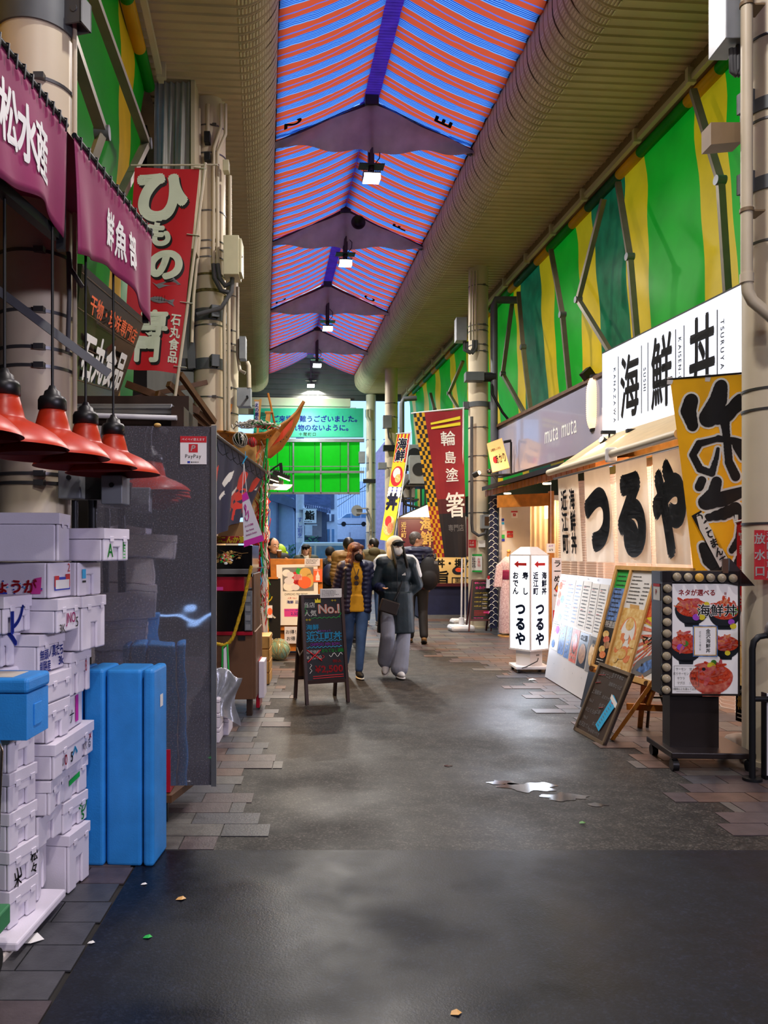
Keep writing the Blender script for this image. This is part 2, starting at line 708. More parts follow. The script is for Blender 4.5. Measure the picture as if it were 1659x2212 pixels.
# big block letters printed on the roof cloth near each truss
m = MB()
for t, px, d in (('E', 975, 11.5), ('F', 853, 15.35), ('C', 795, 19.7)):
    sl = (RZ_ - EZ) / (RX - ER)
    x = 2.62
    m.text(t, (x, TR[5 + 'EFC'.index(t)] - .30, EZ + sl * (x - ER) - .035), .34, b=.03, ux=(0, -1, 0), uy=(-1, 0, .0 - sl))
for t, i in (('2', 5), ('2', 7)):
    x = .42
    sl = (RZ_ - EZ) / (RX - EL)
    m.text(t, (x, TR[i] - .28, EZ + sl * (x - EL) - .035), .34, b=.03, ux=(0, 1, 0), uy=(1, 0, sl))
struct(m.build('ceiling_letters', 'ink_black'))

# ribbed soffits with the rounded gutter drums
mat('soffit_joint', '55482f', .8, var=.5, vs=7)
mat('soffit_crimp', 'e4d6b6', .5)


def soffit(name, xo, xt, xe, z0, r, y0, y1):
    sg = 1 if xe < xo else -1          # direction from the drum towards the outer edge
    prof = [(xo, z0, 0)] + [(xo + (xt - xo) * t, z0, 0) for t in (.33, .66)]
    for k in range(9):
        a = k / 8 * PI / 2
        prof.append((xt - sg * r * math.sin(a), z0 + r * (1 - math.cos(a)), a))
    prof.append((xt - sg * r, EZ + .02, PI / 2))
    n = len(prof)
    mb = MB()
    vs, rows = [], []
    y, k = y0, 0
    P = .14
    while y < y1:
        lift = .022
        for dy, h in ((0, 0), (.115, 0), (.122, -lift), (.133, -lift)):
            rows.append((y + dy, h))
        y += P
        k += 1
    for yy, h in rows:
        for x, z, a in prof:
            vs.append((x - sg * h * math.sin(a) * -1 * -1, yy, z + h * math.cos(a)))
    fs, joint = [], []
    for j in range(len(rows) - 1):
        for i in range(n - 1):
            q = (j * n + i, j * n + i + 1, (j + 1) * n + i + 1, (j + 1) * n + i)
            (joint if j % 4 == 3 and (j // 4) % 3 == 0 else fs).append(q)
    base = len(mb.v)
    mb.add(vs, fs, False, 0)
    for q in joint:
        mb.f.append(q)
        mb.m.append(1)
        mb.s.append(False)
    for j in range(0, len(rows), 4):
        yy = rows[j][0] + .058
        if yy < 2.5:
            continue
        for k in range(1, 17):
            a = k / 17 * PI / 2 * .93
            cx, cz = xt - sg * r * math.sin(a), z0 + r * (1 - math.cos(a))
            t = Vector((-sg * math.cos(a), 0, math.sin(a))) * .007
            nn = Vector((sg * math.sin(a), 0, -math.cos(a))) * .013
            c = Vector((cx, yy, cz))
            v = Vector((0, .042, 0))
            mb.hexa([c - t - v, c + t - v, c + t + v, c - t + v], [c - t - v + nn, c + t - v + nn, c + t + v + nn, c - t + v + nn], 2)
    struct(mb.build(name, ['soffit_paint', 'soffit_joint', 'soffit_crimp']))


soffit('ceiling_soffit_right', 4.90, 3.60, 3.15, 7.0, .45, -8, 28.6)
soffit('ceiling_soffit_left', -1.36, -.29, .16, 7.0, .45, -8, 28.0)
mat('soffit_trim', '8a7457', .5)
m = MB()
m.bx(4.80, 4.94, -8, 28, 6.80, 7.02)
m.bx(4.94, 5.10, -8, 28, 6.98, 7.06)
m.bx(-1.42, -1.30, -8, 9.2, 6.84, 7.02)
m.bx(-1.9, -1.36, -8, 9.2, 6.98, 7.06)
m.bx(-3.0, -1.36, 9.2, 28, 6.98, 7.06)
struct(m.build('ceiling_trim', 'soffit_trim'))
# closed roof on both sides above the drums so the sky only enters through cloth and screens
m = MB()
m.bx(3.13, 6.0, -8, 28, 7.62, 7.70)
m.bx(-3.0, .18, -8, 28, 7.62, 7.70)
struct(m.build('roof_deck', 'dark_wall'))

# side walls below the screens
m = MB()
m.bx(5.6, 5.8, 13.2, 27.4, 0, 3.2)
m.bx(4.62, 4.8, -8, 5.4, 0, 7.0)
m.bx(4.8, 5.8, 5.2, 5.4, 0, 7.0)
struct(m.build('wall_right', 'dark_wall'))
m = MB()
m.bx(-3.2, -3.0, -8, 12, 0, 7.0)
m.bx(-3.2, -1.7, 9.25, 9.4, 3.0, 7.0)
m.bx(-3.2, -1.5, 10.4, 27.4, 2.6, 7.0)
m.bx(-3.2, -2.2, 10.4, 27.4, 0, 2.7)
struct(m.build('wall_left', 'dark_wall'))
m = MB()
mat('gable_sheet', '4a4f4e', .6, var=.2, vs=1.5)
for k in range(10):
    z = 6.75 + k * .18
    m.hexa([(-1.5, 27.62, z), (5.0, 27.62, z), (5.0, 27.72, z), (-1.5, 27.72, z)], [(-1.5, 27.65, z + .175), (5.0, 27.65, z + .175), (5.0, 27.72, z + .175), (-1.5, 27.72, z + .175)])
struct(m.build('wall_back', 'gable_sheet'))
m = MB()
m.bx(-1.5, 3.0, 27.45, 27.65, 6.50, 6.78)
m.bx(-1.5, 3.2, 27.5, 27.65, 6.20, 6.48)
struct(m.build('beam_back', 'beige_paint', bevel=.01))

# ---------------------------------------------------------------- valances, trusses, floodlights
mat('valance_cloth', 'b4acb4', .7, var=.12, vs=4, trl=.45)
mat('truss_paint', '2b2530', .5)
WHICH = ['nearest', 'second', 'third', 'farthest']
for i in range(5, 9):
    y = TR[i]
    t = thing('roof_truss', 'dark roof truss with grey cloth valance, %s from the viewer of the four' % WHICH[i - 5], 'truss', (RX, y, EZ - .1), 0, 'roof trusses with valances')
    m = MB()

    def fv(u, v, i=i):
        x = (EL - RX) + (ER - EL) * u
        top = EZ - .02 + (RZ_ - EZ) * (1 - abs(x / (ER - RX) if x > 0 else x / (RX - EL))) - (EZ - .1) - .07
        bot = -.05 - .014 * math.sin(PI * u * 2 + i)
        fold = .05 * math.sin(u * 21 + v * 3 + i) * (.4 + v) + .09 * math.exp(-(x / .12) ** 2) * v
        return (x, fold - .05, top + (bot - top) * v)
    m.grid(fv, 60, 10)
    m.build('valance', 'valance_cloth', t)
    m = MB()
    m.bar((EL - RX, .05, .02), (0, .05, RZ_ - EZ + .06), .06, .08)
    m.bar((ER - RX, .05, .02), (0, .05, RZ_ - EZ + .06), .06, .08)
    m.bar((0, .05, RZ_ - EZ + .1), (0, .05, -.25), .09)
    m.build('rafter', 'truss_paint', t)
    m = MB()
    m.bx(-.1, .1, -.08, .0, RZ_ - EZ - .02, RZ_ - EZ + .12)
    m.build('ridge_plate', 'truss_paint', t)
mat('led_face', 'ffffff', .4, em=14, var=0)
LZ = [7.06, 7.16, 7.1, 7.1, 7.15]
for k in range(5):
    y = TR[5 + k] if k < 4 else 27.2
    t = thing('floodlight', 'hanging LED floodlight glowing white under the %s' % (WHICH[k] + ' roof truss' if k < 4 else 'dark gable at the far end'), 'light', (1.6, y, LZ[k]), 0, 'floodlights along the ridge')
    m = MB()
    m.bar((0, 0, .22), (0, 0, .62 if k < 4 else .9), .05)
    m.cyl((.0, 0, .10), (.0, 0, .24), .045, n=12)
    m.tube([(.05, 0, .5), (.13, 0, .42), (.12, -.02, .3), (.04, 0, .2)], .008)
    m.build('hanger', 'truss_paint', t)
    m = MB()
    m.bx(-.19, .19, -.10, .10, .17, .185)
    m.build('reflector_plate', 'dark_steel', t)
    m = MB()
    m.bx(-.13, .13, -.10, .10, -.02, .06)
    for q in range(9):
        m.bx(-.125 + q * .03, -.115 + q * .03, -.09, .09, .06, .10)
    m.build('housing', 'dark_steel', t, bevel=.006)
    m = MB()
    m.hexa([(-.12, -.115, -.06), (.12, -.115, -.06), (.12, .09, -.04), (-.12, .09, -.04)], [(-.12, -.115, .03), (.12, -.115, .03), (.12, .09, -.018), (-.12, .09, -.018)])
    m.build('lamp_face', 'led_face', t)
t = thing('horn_speaker', 'dark round horn speaker hung beside the second roof truss post', 'speaker', (1.82, 15.5, 7.85))
m = MB()
m.lathe([(.0, 0), (.05, .0), (.06, .10), (.13, .20), (.14, .21), (.12, .20), (.05, .10), (0, .09)], n=24)
for i, v in enumerate(m.v):
    m.v[i] = (v[0], -v[2], v[1])
m.build('horn', 'dark_steel', t)

# ---------------------------------------------------------------- roll-down screens
mat('screen_green', '16a51c', .38, var=.14, vs=1.6, trl=.55, bump=.3, bs=2.2)
mat('screen_yellow', 'e6b414', .38, var=.12, vs=1.6, trl=.5, bump=.3, bs=2.2)
mat('screen_dirty', '1c6b3a', .4, var=.3, vs=3, trl=.5, bump=.3, bs=2.2)


def screen(label, x_top, x_bot, z_top, z_bot, bounds, cols, y_lo, y_hi):
    sg = 1 if x_top > 0 else -1
    t = thing('roller_screen', label, 'screen', (x_top, (y_lo + y_hi) / 2, z_bot), 0, 'striped roll-down screens')
    oy = (y_lo + y_hi) / 2
    m = MB()
    for (a, b), c in zip(bounds, cols):
        a2, b2 = max(a, y_lo), min(b, y_hi)
        if b2 - a2 < .02:
            continue

        def fn(u, v, a2=a2, b2=b2):
            y = a2 + (b2 - a2) * u
            z = z_top + (z_bot - z_top) * v
            x = x_top + (x_bot - x_top) * v + sg * .04 * math.sin(y * 2.1 + v * 4) * math.sin(PI * v) + .02 * math.sin(v * 26 + y * 3) * math.exp(-3 * v)
            return (x - x_top, y - oy, z - z_bot)
        m.grid(fn, 8, 28, c)
    m.build('curtain', ['screen_green', 'screen_yellow', 'screen_dirty'], t)
    m = MB()
    for (a, b), c in zip(bounds, cols):
        a2, b2 = max(a, y_lo), min(b, y_hi)
        if b2 - a2 > .02:
            m.cyl((-sg * .06, a2 - oy, z_top - z_bot + .02), (-sg * .06, b2 - oy, z_top - z_bot + .02), .07, n=14, mi=c)
    m.build('roller', ['screen_green', 'screen_yellow', 'screen_dirty'], t)
    m = MB()
    m.bx(-sg * .20 - .03, -sg * .20 + .03, y_lo - oy, y_hi - oy, z_top - z_bot + .06, z_top - z_bot + .13)
    q = y_lo + .4
    while q < y_hi - .1:
        m.bx(-sg * .22 - .05, -sg * .22 + .05, q - oy - .03, q - oy + .03, z_top - z_bot + .03, z_top - z_bot + .20)
        q += 1.3
    m.build('rail', 'beige_paint', t)
    return t


bs, cs = [], []
edges = [4.0, 5.2, 5.85, 7.0, 7.45, 8.29, 8.94, 10.12, 10.74, 11.81, 12.45, 13.47, 14.1, 15.27, 15.65, 17.0]
colz = [0, 1, 0, 1, 0, 1, 0, 1, 0, 1, 0, 1, 0, 1, 0]
colz = [0, 1, 0, 1, 0, 1, 0, 1, 2, 1, 0, 1, 2, 1, 0]
# between 8.29 and 8.94 yellow, 8.94-10.12 green ...
edges = [4.0, 5.1, 5.7, 6.9, 7.5, 8.29, 8.94, 10.12, 10.74, 11.81, 12.45, 13.47, 14.1, 15.27, 15.65, 17.0]
colz = [1, 0, 1, 0, 0, 1, 0, 1, 2, 1, 0, 1, 2, 1, 0]
y = 17.0
while y < 27.5:
    edges += [y + .62, y + 1.8]
    colz += [1, 0]
    y += 1.8
bs = list(zip(edges[:-1], edges[1:]))
for lo, hi, w in ((5.6, 11.2, 'nearest, above the white lit sign'), (11.2, 16.65, 'above the grey shop fascia'), (16.65, 21.85, 'just beyond the second right column'), (21.85, 27.2, 'farthest on the right')):
    screen('green and yellow striped roll-down screen, ' + w, 5.0, 5.2, 6.72, 2.9, bs, colz, lo, hi)
screen('green and yellow striped roll-down screen over the left stalls', -1.36, -1.50, 6.74, 2.95, [(3.4, 4.6), (4.6, 5.4), (5.4, 6.15), (6.15, 7.7), (7.7, 8.46), (8.46, 9.15)], [1, 0, 1, 0, 1, 0], 3.4, 9.15)
# folding screen arms
mat('arm_metal', '7b7566', .4, .4)
ARMS = [(4.78, [(1497, 195), (1580, 390), (1572, 640)], 'beside the near right drainpipe'), (4.78, [(1335, 395), (1380, 555), (1376, 735)], 'above the middle of the white lit sign'),
        (4.78, [(1304, 430), (1266, 648), (1318, 760)], 'above the left end of the white lit sign'), (4.78, [(1190, 540), (1231, 680), (1231, 850)], 'above the words on the grey fascia'),
        (4.78, [(1120, 632), (1144, 750), (1146, 885)], 'above the left part of the grey fascia'), (4.78, [(1107, 650), (1099, 808), (1134, 895)], 'nearest the second right column'),
        (-1.22, [(195, -25), (288, 308), (262, 420)], 'over the maroon shop valance'), (-1.22, [(105, -60), (182, 285), (175, 420)], 'behind the left end of the maroon valance'),
        (4.78, [(1000, 780), (980, 850), (1000, 900)], 'over the tall red banner'), (4.78, [(930, 850), (948, 885), (925, 930)], 'far down on the right')]
for x, pts, w in ARMS:
    P = [onx(a, b, x) for a, b in pts]
    P[1].x -= .12 * (1 if x > 0 else -1)
    t = thing('folding_arm', 'jointed metal awning arm by the screen, ' + w, 'awning arm', P[2])
    for a, b in ((0, 1), (1, 2)):
        m = MB()
        m.bar(P[a] - P[2], P[b] - P[2], .075, .05)
        m.build('arm_link', 'arm_metal', t)
    m = MB()
    m.cyl(P[1] - P[2] - Vector((.05, 0, 0)), P[1] - P[2] + Vector((.05, 0, 0)), .05)
    m.build('joint', 'grey_steel', t)
# ---------------------------------------------------------------- columns, pipes and boxes
def local(X, d, Z=0.0):
    """street-aligned local frame standing at (X, d): picture measure to local metres"""
    return lambda px, py, dd=None: ((px - CX) * (dd or d) / F - X, (dd or d) - d, EYE + (CY - py) * (dd or d) / F - Z)


mat('box_cream', 'c9c4a4', .45, var=.05)
mat('box_grey', '8f9499', .4, .2)
mat('strap_steel', '6b6c70', .35, .8)
mat('collar_paint', '5b6064', .5, .2)
mat('hose_grey', '55565a', .6)
mat('rust_ring', '6d6434', .8, var=.4, vs=30)


def column(label, X, d, r, top, straps=(), collars=(), brackets=()):
    t = thing('steel_post', label, 'post', cw(X, d), HD())
    m = MB()
    m.cyl((0, 0, 0), (0, 0, top), r, n=40)
    m.cyl((0, 0, 0), (0, 0, .04), r + .02, n=40)
    m.build('shaft', 'cream_column', t)
    if straps:
        for z in straps:
            m = MB()
            m.cyl((0, 0, z - .008), (0, 0, z + .008), r + .006, n=40)
            m.bx(r * .3, r * .3 + .05, -r - .01, -r + .03, z - .014, z + .014)
            m.build('strap', 'strap_steel', t)
    for z0, z1, mt in collars:
        m = MB()
        m.cyl((0, 0, z0), (0, 0, z1), r + .012, n=40)
        m.build('collar', mt, t)
    for a, z, w in brackets:
        m = MB()
        ca, sa = math.cos(a), math.sin(a)
        m.M = Matrix.Translation((ca * r, sa * r, z)) @ Matrix.Rotation(a, 4, 'Z')
        m.bx(-.02, w, -.05, -.04, -.07, .07)
        m.bx(-.02, w, .04, .05, -.07, .07)
        m.bx(w - .01, w, -.05, .05, -.07, .07)
        m.cyl((w * .6, -.055, 0), (w * .6, .055, 0), .018, n=8)
        m.build('bracket', 'collar_paint', t)
    return t


def conduit(t, pts, r=.014, m='beige_paint', name='conduit'):
    b = MB()
    b.tube(pts, r)
    return b.build(name, m, t)


def box(t, x0, x1, y0, y1, z0, z1, m, name='electrical_box', bev=.006):
    b = MB()
    b.bx(x0, x1, y0, y1, z0, z1)
    o = b.build(name, m, t, bevel=bev)
    return o


Zc = lambda py, d: EYE + (CY - py) * d / F
# left, beside the white crates
X, d = -1.51, 4.15
q = local(X, d)
t = column('thick cream column standing behind the stack of white foam crates', X, d, .192, 7.0, [Zc(v, 3.96) for v in (163, 538, 668, 748, 788, 1022, 1042)], [(Zc(38, 3.96), 4.4, 'collar_paint')], [(-.25, Zc(35, 4.1), .10)])
conduit(t, [(.21, -.03, Zc(1000, 4.1)), (.21, -.03, 6.9)], .013)
for a, b, c, e in ((132, 180, 1012, 1078), (224, 270, 1028, 1090)):
    p0, p1 = q(a, e, 4.0), q(b, c, 4.0)
    o = box(t, p0[0], p1[0], -.20, -.05, p0[2], p1[2], 'box_grey')
    m = MB()
    xm = (p0[0] + p1[0]) / 2
    m.cyl((xm, -.20, p1[2] - .05), (xm, -.21, p1[2] - .05), .012, n=12)
    m.build('lock', 'dark_steel', o)
m = MB()
p0, p1 = q(180, 1078, 4.0), q(224, 1015, 4.0)
m.bx(p0[0], p1[0], -.12, -.05, p0[2], p1[2])
m.build('dark_gap_fill', 'black_plastic', t)  # black sheet put in for the dark gap between the two boxes
for a, b in ((150, 165), (186, 206)):
    p0 = q((a + b) / 2, 1080, 4.0)
    conduit(t, [(p0[0], -.12, p0[2]), (p0[0], -.12, p0[2] - .5)], (b - a) / 2 * 4 / F, 'dark_steel', 'cable_gland')
conduit(t, [q(148, 545, 4.0), q(152, 580, 4.0), q(165, 600, 4.0), q(178, 620, 4.0)], .012, 'hose_grey', 'cable')
conduit(t, [q(148, 560, 4.0), q(150, 640, 4.0), q(146, 760, 4.0)], .012, 'hose_grey', 'cable')

# left, farther, above the red fishmonger's banner
X, d = -1.43, 9.8
q = local(X, d)
t = column('cream column with beige conduits beyond the red vertical banner', X, d, .195, 7.02, [Zc(v, 9.6) for v in (268, 328, 453, 518, 535, 553, 700, 856)], [(Zc(690, 9.6), Zc(664, 9.6), 'collar_paint'), (Zc(796, 9.6), Zc(772, 9.6), 'collar_paint'), (Zc(592, 9.6), Zc(588, 9.6), 'rust_ring'), (Zc(628, 9.6), Zc(622, 9.6), 'rust_ring')], [(-1.2, Zc(676, 9.6), .12), (-1.2, Zc(782, 9.6), .12), (3.3, Zc(676, 9.6), .14), (3.3, Zc(782, 9.6), .16)])
for pts in ([(430, 235), (430, 520), (418, 640), (414, 740)], [(449, 225), (449, 285)], [(477, 225), (477, 275), (462, 320), (461, 570)], [(487, 225), (487, 290), (470, 330), (470, 570)], [(497, 380), (497, 515)], [(487, 640), (484, 690), (486, 930)], [(494, 620), (494, 930)]):
    conduit(t, [q(a, b, 9.58) for a, b in pts], .022)
for pts in ([(461, 570), (463, 600), (478, 628), (495, 632)], [(470, 570), (474, 600), (487, 618), (498, 612)], [(502, 600), (500, 630), (478, 665), (425, 680)]):
    conduit(t, [q(a, b, 9.5) for a, b in pts], .028, 'hose_grey', 'hose')
for a, b in ((288, 312), (333, 350)):
    p0, p1 = q(442, b, 9.58), q(455, a, 9.58)
    box(t, p0[0], p1[0], -.28, -.19, p0[2], p1[2], 'dark_steel')
p0, p1 = q(485, 600, 9.5), q(518, 516, 9.5)
o = box(t, p0[0], p1[0], -.42, -.12, p0[2], p1[2], 'box_cream')
mark(o, 'large cream electrical box')
m = MB()
m.bx(p1[0] + .002, p1[0] + .03, -.40, -.14, p0[2] + .03, p1[2] - .03)
m.build('door', 'box_cream', o, bevel=.005)
m = MB()
m.ell((p1[0] + .035, -.36, (p0[2] + p1[2]) / 2), .014)
m.build('knob', 'white_plastic', o)
p0, p1 = q(481, 368, 9.5), q(494, 344, 9.5)
box(t, p0[0], p1[0], -.30, -.18, p0[2], p1[2], 'box_cream', 'junction_box')
m = MB()
p0 = q(408, 660, 9.6)
m.bar((p0[0], -.15, p0[2]), (p0[0] + .03, -.15, p0[2] - .75), .09, .06)
m.build('mounting_arm', 'collar_paint', t)
# left, third
X, d = -1.80, 14.6
q = local(X, d)
t = column('shaded cream column behind the one with the big cream box', X, d, .195, 7.0, [Zc(v, 14.4) for v in (637, 713, 742, 757, 837, 892)])
conduit(t, [q(513, 620, 14.3), (q(513, 620, 14.3)[0], -.3, Zc(765, 14.3)), q(518, 800, 14.3), q(530, 806, 14.3)], .03)
for a, b, c, e, mt in ((518, 532, 730, 778, 'box_grey'), (513, 543, 840, 880, 'box_grey')):
    p0, p1 = q(a, e, 14.3), q(b, c, 14.3)
    o = box(t, p0[0], p1[0], -.42, -.20, p0[2], p1[2], mt)
m = MB()
p0 = q(534, 857, 14.1)
m.cyl((p0[0], -.52, p0[2]), (p0[0], -.42, p0[2]), .02, n=12)
m.build('switch', 'dark_steel', o)
conduit(t, [q(533, 782, 14.2), q(537, 790, 14.2), q(538, 838, 14.2)], .04)

# right, nearest
X, d = 3.16, 5.62
q = local(X, d)
t = column('cream column at the right edge carrying two red signs', X, d, .20, 7.0, [Zc(v, 5.45) for v in (68, 250, 515, 835, 880, 1130)], [(Zc(222, 5.4), Zc(193, 5.4), 'collar_paint'), (Zc(396, 5.4), Zc(366, 5.4), 'collar_paint')], [(3.35, Zc(208, 5.5), .06), (3.35, Zc(385, 5.5), .06)])
p0, p1 = q(1548, 108, 5.5), q(1590, -60, 5.5)
box(t, p0[0], p1[0], -.25, .0, p0[2], p1[2], 'box_grey')
for px in (1594, 1601):
    conduit(t, [q(px, -50, 5.45), q(px, 85, 5.45)], .011, 'galvanised')
    conduit(t, [q(px, 85, 5.45), q(px, 150, 5.45), q(px - 6, 163, 5.45), q(px - 14, 155, 5.45), q(px - 15, 105, 5.45)], .016, 'hose_grey', 'hose')
m = MB()
p0, p1 = q(1536, 312, 5.5), q(1604, 264, 5.5)
m.hexa([(p0[0], -.12, p0[2]), (p1[0], -.12, p0[2] + .02), (p1[0], .02, p0[2] + .02), (p0[0], .02, p0[2])], [(p0[0], -.12, p1[2]), (p1[0], -.12, p1[2]), (p1[0], .02, p1[2]), (p0[0], .02, p1[2])])
m.build('support_arm', 'soffit_trim', t)
for z in (Zc(196, 5.3), Zc(500, 5.3), Zc(850, 5.3)):
    pass
t2 = thing('drain_pipe', 'cream drainpipe running down in front of the right edge column with an elbow', 'pipe', cw(X, d), HD())
m = MB()
m.tube([q(1613, -80, 5.32), q(1613, 600, 5.32), q(1615, 630, 5.32), q(1625, 650, 5.32), q(1690, 705, 5.32)], .038, n=14)
m.build('pipe', 'cream_column', t2)
for py in (10, 455):
    m = MB()
    a = q(1613, py, 5.32)
    m.cyl((a[0], a[1], a[2] - .012), (a[0], a[1], a[2] + .012), .045, n=16)
    m.bx(a[0] + .03, a[0] + .12, a[1] - .01, a[1] + .12, a[2] - .006, a[2] + .006)
    m.build('pipe_clip', 'soffit_trim', t2)
m = MB()
a = q(1613, 608, 5.32)
m.cyl((a[0], a[1], a[2] - .01), (a[0], a[1], a[2] + .05), .044, n=16)
m.build('pipe_socket', 'cream_column', t2)

# right, second
X, d = 2.965, 15.5
q = local(X, d)
t = column('cream column beside the tall red banner with small notices taped on', X, d, .19, 7.0, [Zc(v, 15.3) for v in (614, 700, 712, 743, 757, 922, 984, 1038, 1107)], [(Zc(877, 15.3), Zc(866, 15.3), 'collar_paint')], [(PI, Zc(872, 15.3), .1), (0, Zc(872, 15.3), .12)])
for px in (1017, 1023, 1029):
    conduit(t, [q(px, 585, 15.28), q(px, 735, 15.28)], .018)
for px in (1023, 1029):
    conduit(t, [q(px, 735, 15.25), q(px, 752, 15.25), q(px - 8, 763, 15.2), q(px - 20, 756, 15.2), q(px - 20, 738, 15.2)], .03, 'hose_grey', 'hose')
p0, p1 = q(984, 738, 15.2), q(1007, 688, 15.2)
box(t, p0[0], p1[0], -.40, -.16, p0[2], p1[2], 'box_grey')
p0, p1 = q(1006, 822, 15.1), q(1046, 803, 15.1)
box(t, p0[0], p1[0], -.42, -.20, p0[2], p1[2], 'collar_paint', 'motor_box')
m = MB()
a, b = q(1046, 812, 15.1), q(1072, 812, 15.1)
m.cyl((a[0], -.3, a[2]), (b[0], -.3, b[2]), .09, n=20)
m.build('motor', 'dark_steel', t)
for pts in ([(1062, 830), (1063, 850), (1085, 890), (1097, 905)],):
    conduit(t, [q(a, b, 15.1) for a, b in pts], .025, 'dark_steel', 'cable')
p0, p1 = q(1039, 1142, 15.2), q(1061, 1112, 15.2)
o = box(t, p0[0], p1[0], -.35, -.12, p0[2], p1[2], 'box_grey', 'meter_box')
m = MB()
m.bx(p0[0] + .06, p0[0] + .14, -.36, -.35, p0[2] + .06, p1[2] - .04)
m.build('meter_window', 'wood_brown', o)
conduit(t, [q(1019, 900, 15.2), q(1019, 1130, 15.2), q(1021, 1148, 15.2), q(1034, 1157, 15.2), q(1048, 1152, 15.2), q(1050, 1142, 15.2)], .03, 'hose_grey', 'hose')
m = MB()
for a, b, c, e, mi in ((1013, 1028, 1166, 1183, 0), (1034, 1048, 1167, 1182, 1), (1020, 1041, 1197, 1235, 1), (1020, 1041, 1197, 1201, 2), (1020, 1041, 1232, 1236, 2)):
    p0, p1 = q(a, e, 15.27), q(b, c, 15.27)
    m.bx(p0[0], p1[0], -.235 - .003 * mi, -.19, p0[2], p1[2], mi)
p0 = q(1020, 1174, 15.2)
m.text('とよ', (p0[0], -.245, p0[2] + .03), .05, mi=1)
m.text('海鮮', (p0[0], -.245, p0[2] - .03), .05, mi=1)
p0 = q(1030, 1215, 15.2)
m.text('お買物', (p0[0] + .05, -.246, p0[2]), .06, vert=True, mi=0)
m.scrib(p0[0] - .08, p0[0] - .0, p0[2] - .1, p0[2] + .1, -.246, 6, 3)
m.build('notice', ['ink_red', 'white_paper', 'ink_green', 'ink_black'], t)
# right, third and last
X, d = 1.97, 24.0
q = local(X, d)
t = column('cream column far down on the right behind the fish banner', X, d, .19, 7.0, [Zc(v, 23.8) for v in (870, 900, 1010)])
p0, p1 = q(827, 925, 23.7), q(846, 898, 23.7)
box(t, p0[0], p1[0], -.4, -.15, p0[2], p1[2], 'box_grey')
p0, p1 = q(828, 974, 23.7), q(853, 962, 23.7)
box(t, p0[0], p1[0], -.4, -.15, p0[2], p1[2], 'dark_steel', 'motor_box')
p0, p1 = q(818, 1012, 23.5), q(836, 998, 23.5)
box(t, p0[0], p1[0], -.4, -.15, p0[2], p1[2], 'box_grey', 'junction_box')
conduit(t, [q(838, 925, 23.6), q(840, 945, 23.6), q(850, 960, 23.6)], .03, 'hose_grey', 'hose')
X, d = 1.56, 27.6
q = local(X, d)
t = column('slim cream column at the right end of the green market sign', X, d, .17, 6.9, [Zc(v, 27.5) for v in (950, 1000, 1100, 1150)])
conduit(t, [q(793, 885, 27.3), q(793, 900, 27.3), q(800, 912, 27.3), q(801, 1180, 27.3)], .06)
p0, p1 = q(775, 1000, 27.2), q(789, 975, 27.2)
box(t, p0[0], p1[0], -.4, -.15, p0[2], p1[2], 'box_grey')
p0, p1 = q(785, 1042, 27.1), q(812, 1034, 27.1)
box(t, p0[0], p1[0], -.4, -.15, p0[2], p1[2], 'dark_steel', 'motor_box')
# overflow pipes bending to the far right columns
for pts, d, w in (([(1068, 1354), (1067, 660), (1070, 648), (1118, 648)], 15.2, 'beside the second right column'), ([(868, 1000), (868, 872), (872, 862), (900, 860)], 21.5, 'beside the far right column')):
    p0 = local(0, 0)
    t = thing('drain_pipe', 'grey bent rain pipe rising ' + w, 'pipe', (0, 0, 0), HD())
    m = MB()
    m.tube([p0(a, b, d) for a, b in pts], .07, n=12)
    m.build('pipe', 'collar_paint', t)
# grey tarpaulin on a frame over the left stalls
t = thing('tarpaulin', 'grey hanging tarpaulin beside the upper part of the left column', 'tarpaulin', U(375, 520, 9.3), HD())
m = MB()


def fn(u, v):
    return (-.22 + .44 * u - .03 * v, .08 * math.sin(u * 15 + v) * v + .02 * math.sin(u * 40), 1.85 - 1.95 * v)


m.grid(fn, 30, 12)
mat('tarp_grey', '9b9d97', .4, var=.08, bump=.2, bs=8)
m.build('sheet', 'tarp_grey', t)
m = MB()
m.bx(.205, .25, -.02, .8, -.1, 1.88)
m.build('frame_post', 'beige_paint', t)
# ---------------------------------------------------------------- left front: crates, lamps, valances
def bil(q):
    """quad TL, TR, BR, BL -> point(u right, v down, w out)"""
    a, b, c, d = [Vector(p) for p in q]
    nn = (b - a).cross(a - d).normalized()
    return lambda u, v, w=0.0: (a * (1 - u) + b * u) * (1 - v) + (d * (1 - u) + c * u) * v + nn * w


def qtext(mb, q, t, u, v, su, sv, w=.004, **k):
    """write on a quad: centre (u, v), glyph size as fractions of the quad"""
    f = bil(q) if not callable(q) else q
    s0 = len(mb.v)
    mb.text(t, (0, 0, 0), 1, sx=su, sy=sv, fn=lambda X, Y: f(u + X, v - Y, w), **k)


def qrect(mb, q, u0, u1, v0, v1, w=.003, mi=None):
    f = bil(q) if not callable(q) else q
    mb.poly([f(u0, v1, w), f(u1, v1, w), f(u1, v0, w), f(u0, v0, w)], mi)


def qdisc(mb, q, u, v, ru, rv, w=.003, mi=None, n=20, a0=0, a1=2 * PI):
    f = bil(q) if not callable(q) else q
    mb.poly([f(u + ru * math.cos(a0 + (a1 - a0) * i / n), v - rv * math.sin(a0 + (a1 - a0) * i / n), w) for i in range(n if a1 - a0 > 6.28 else n + 1)], mi)


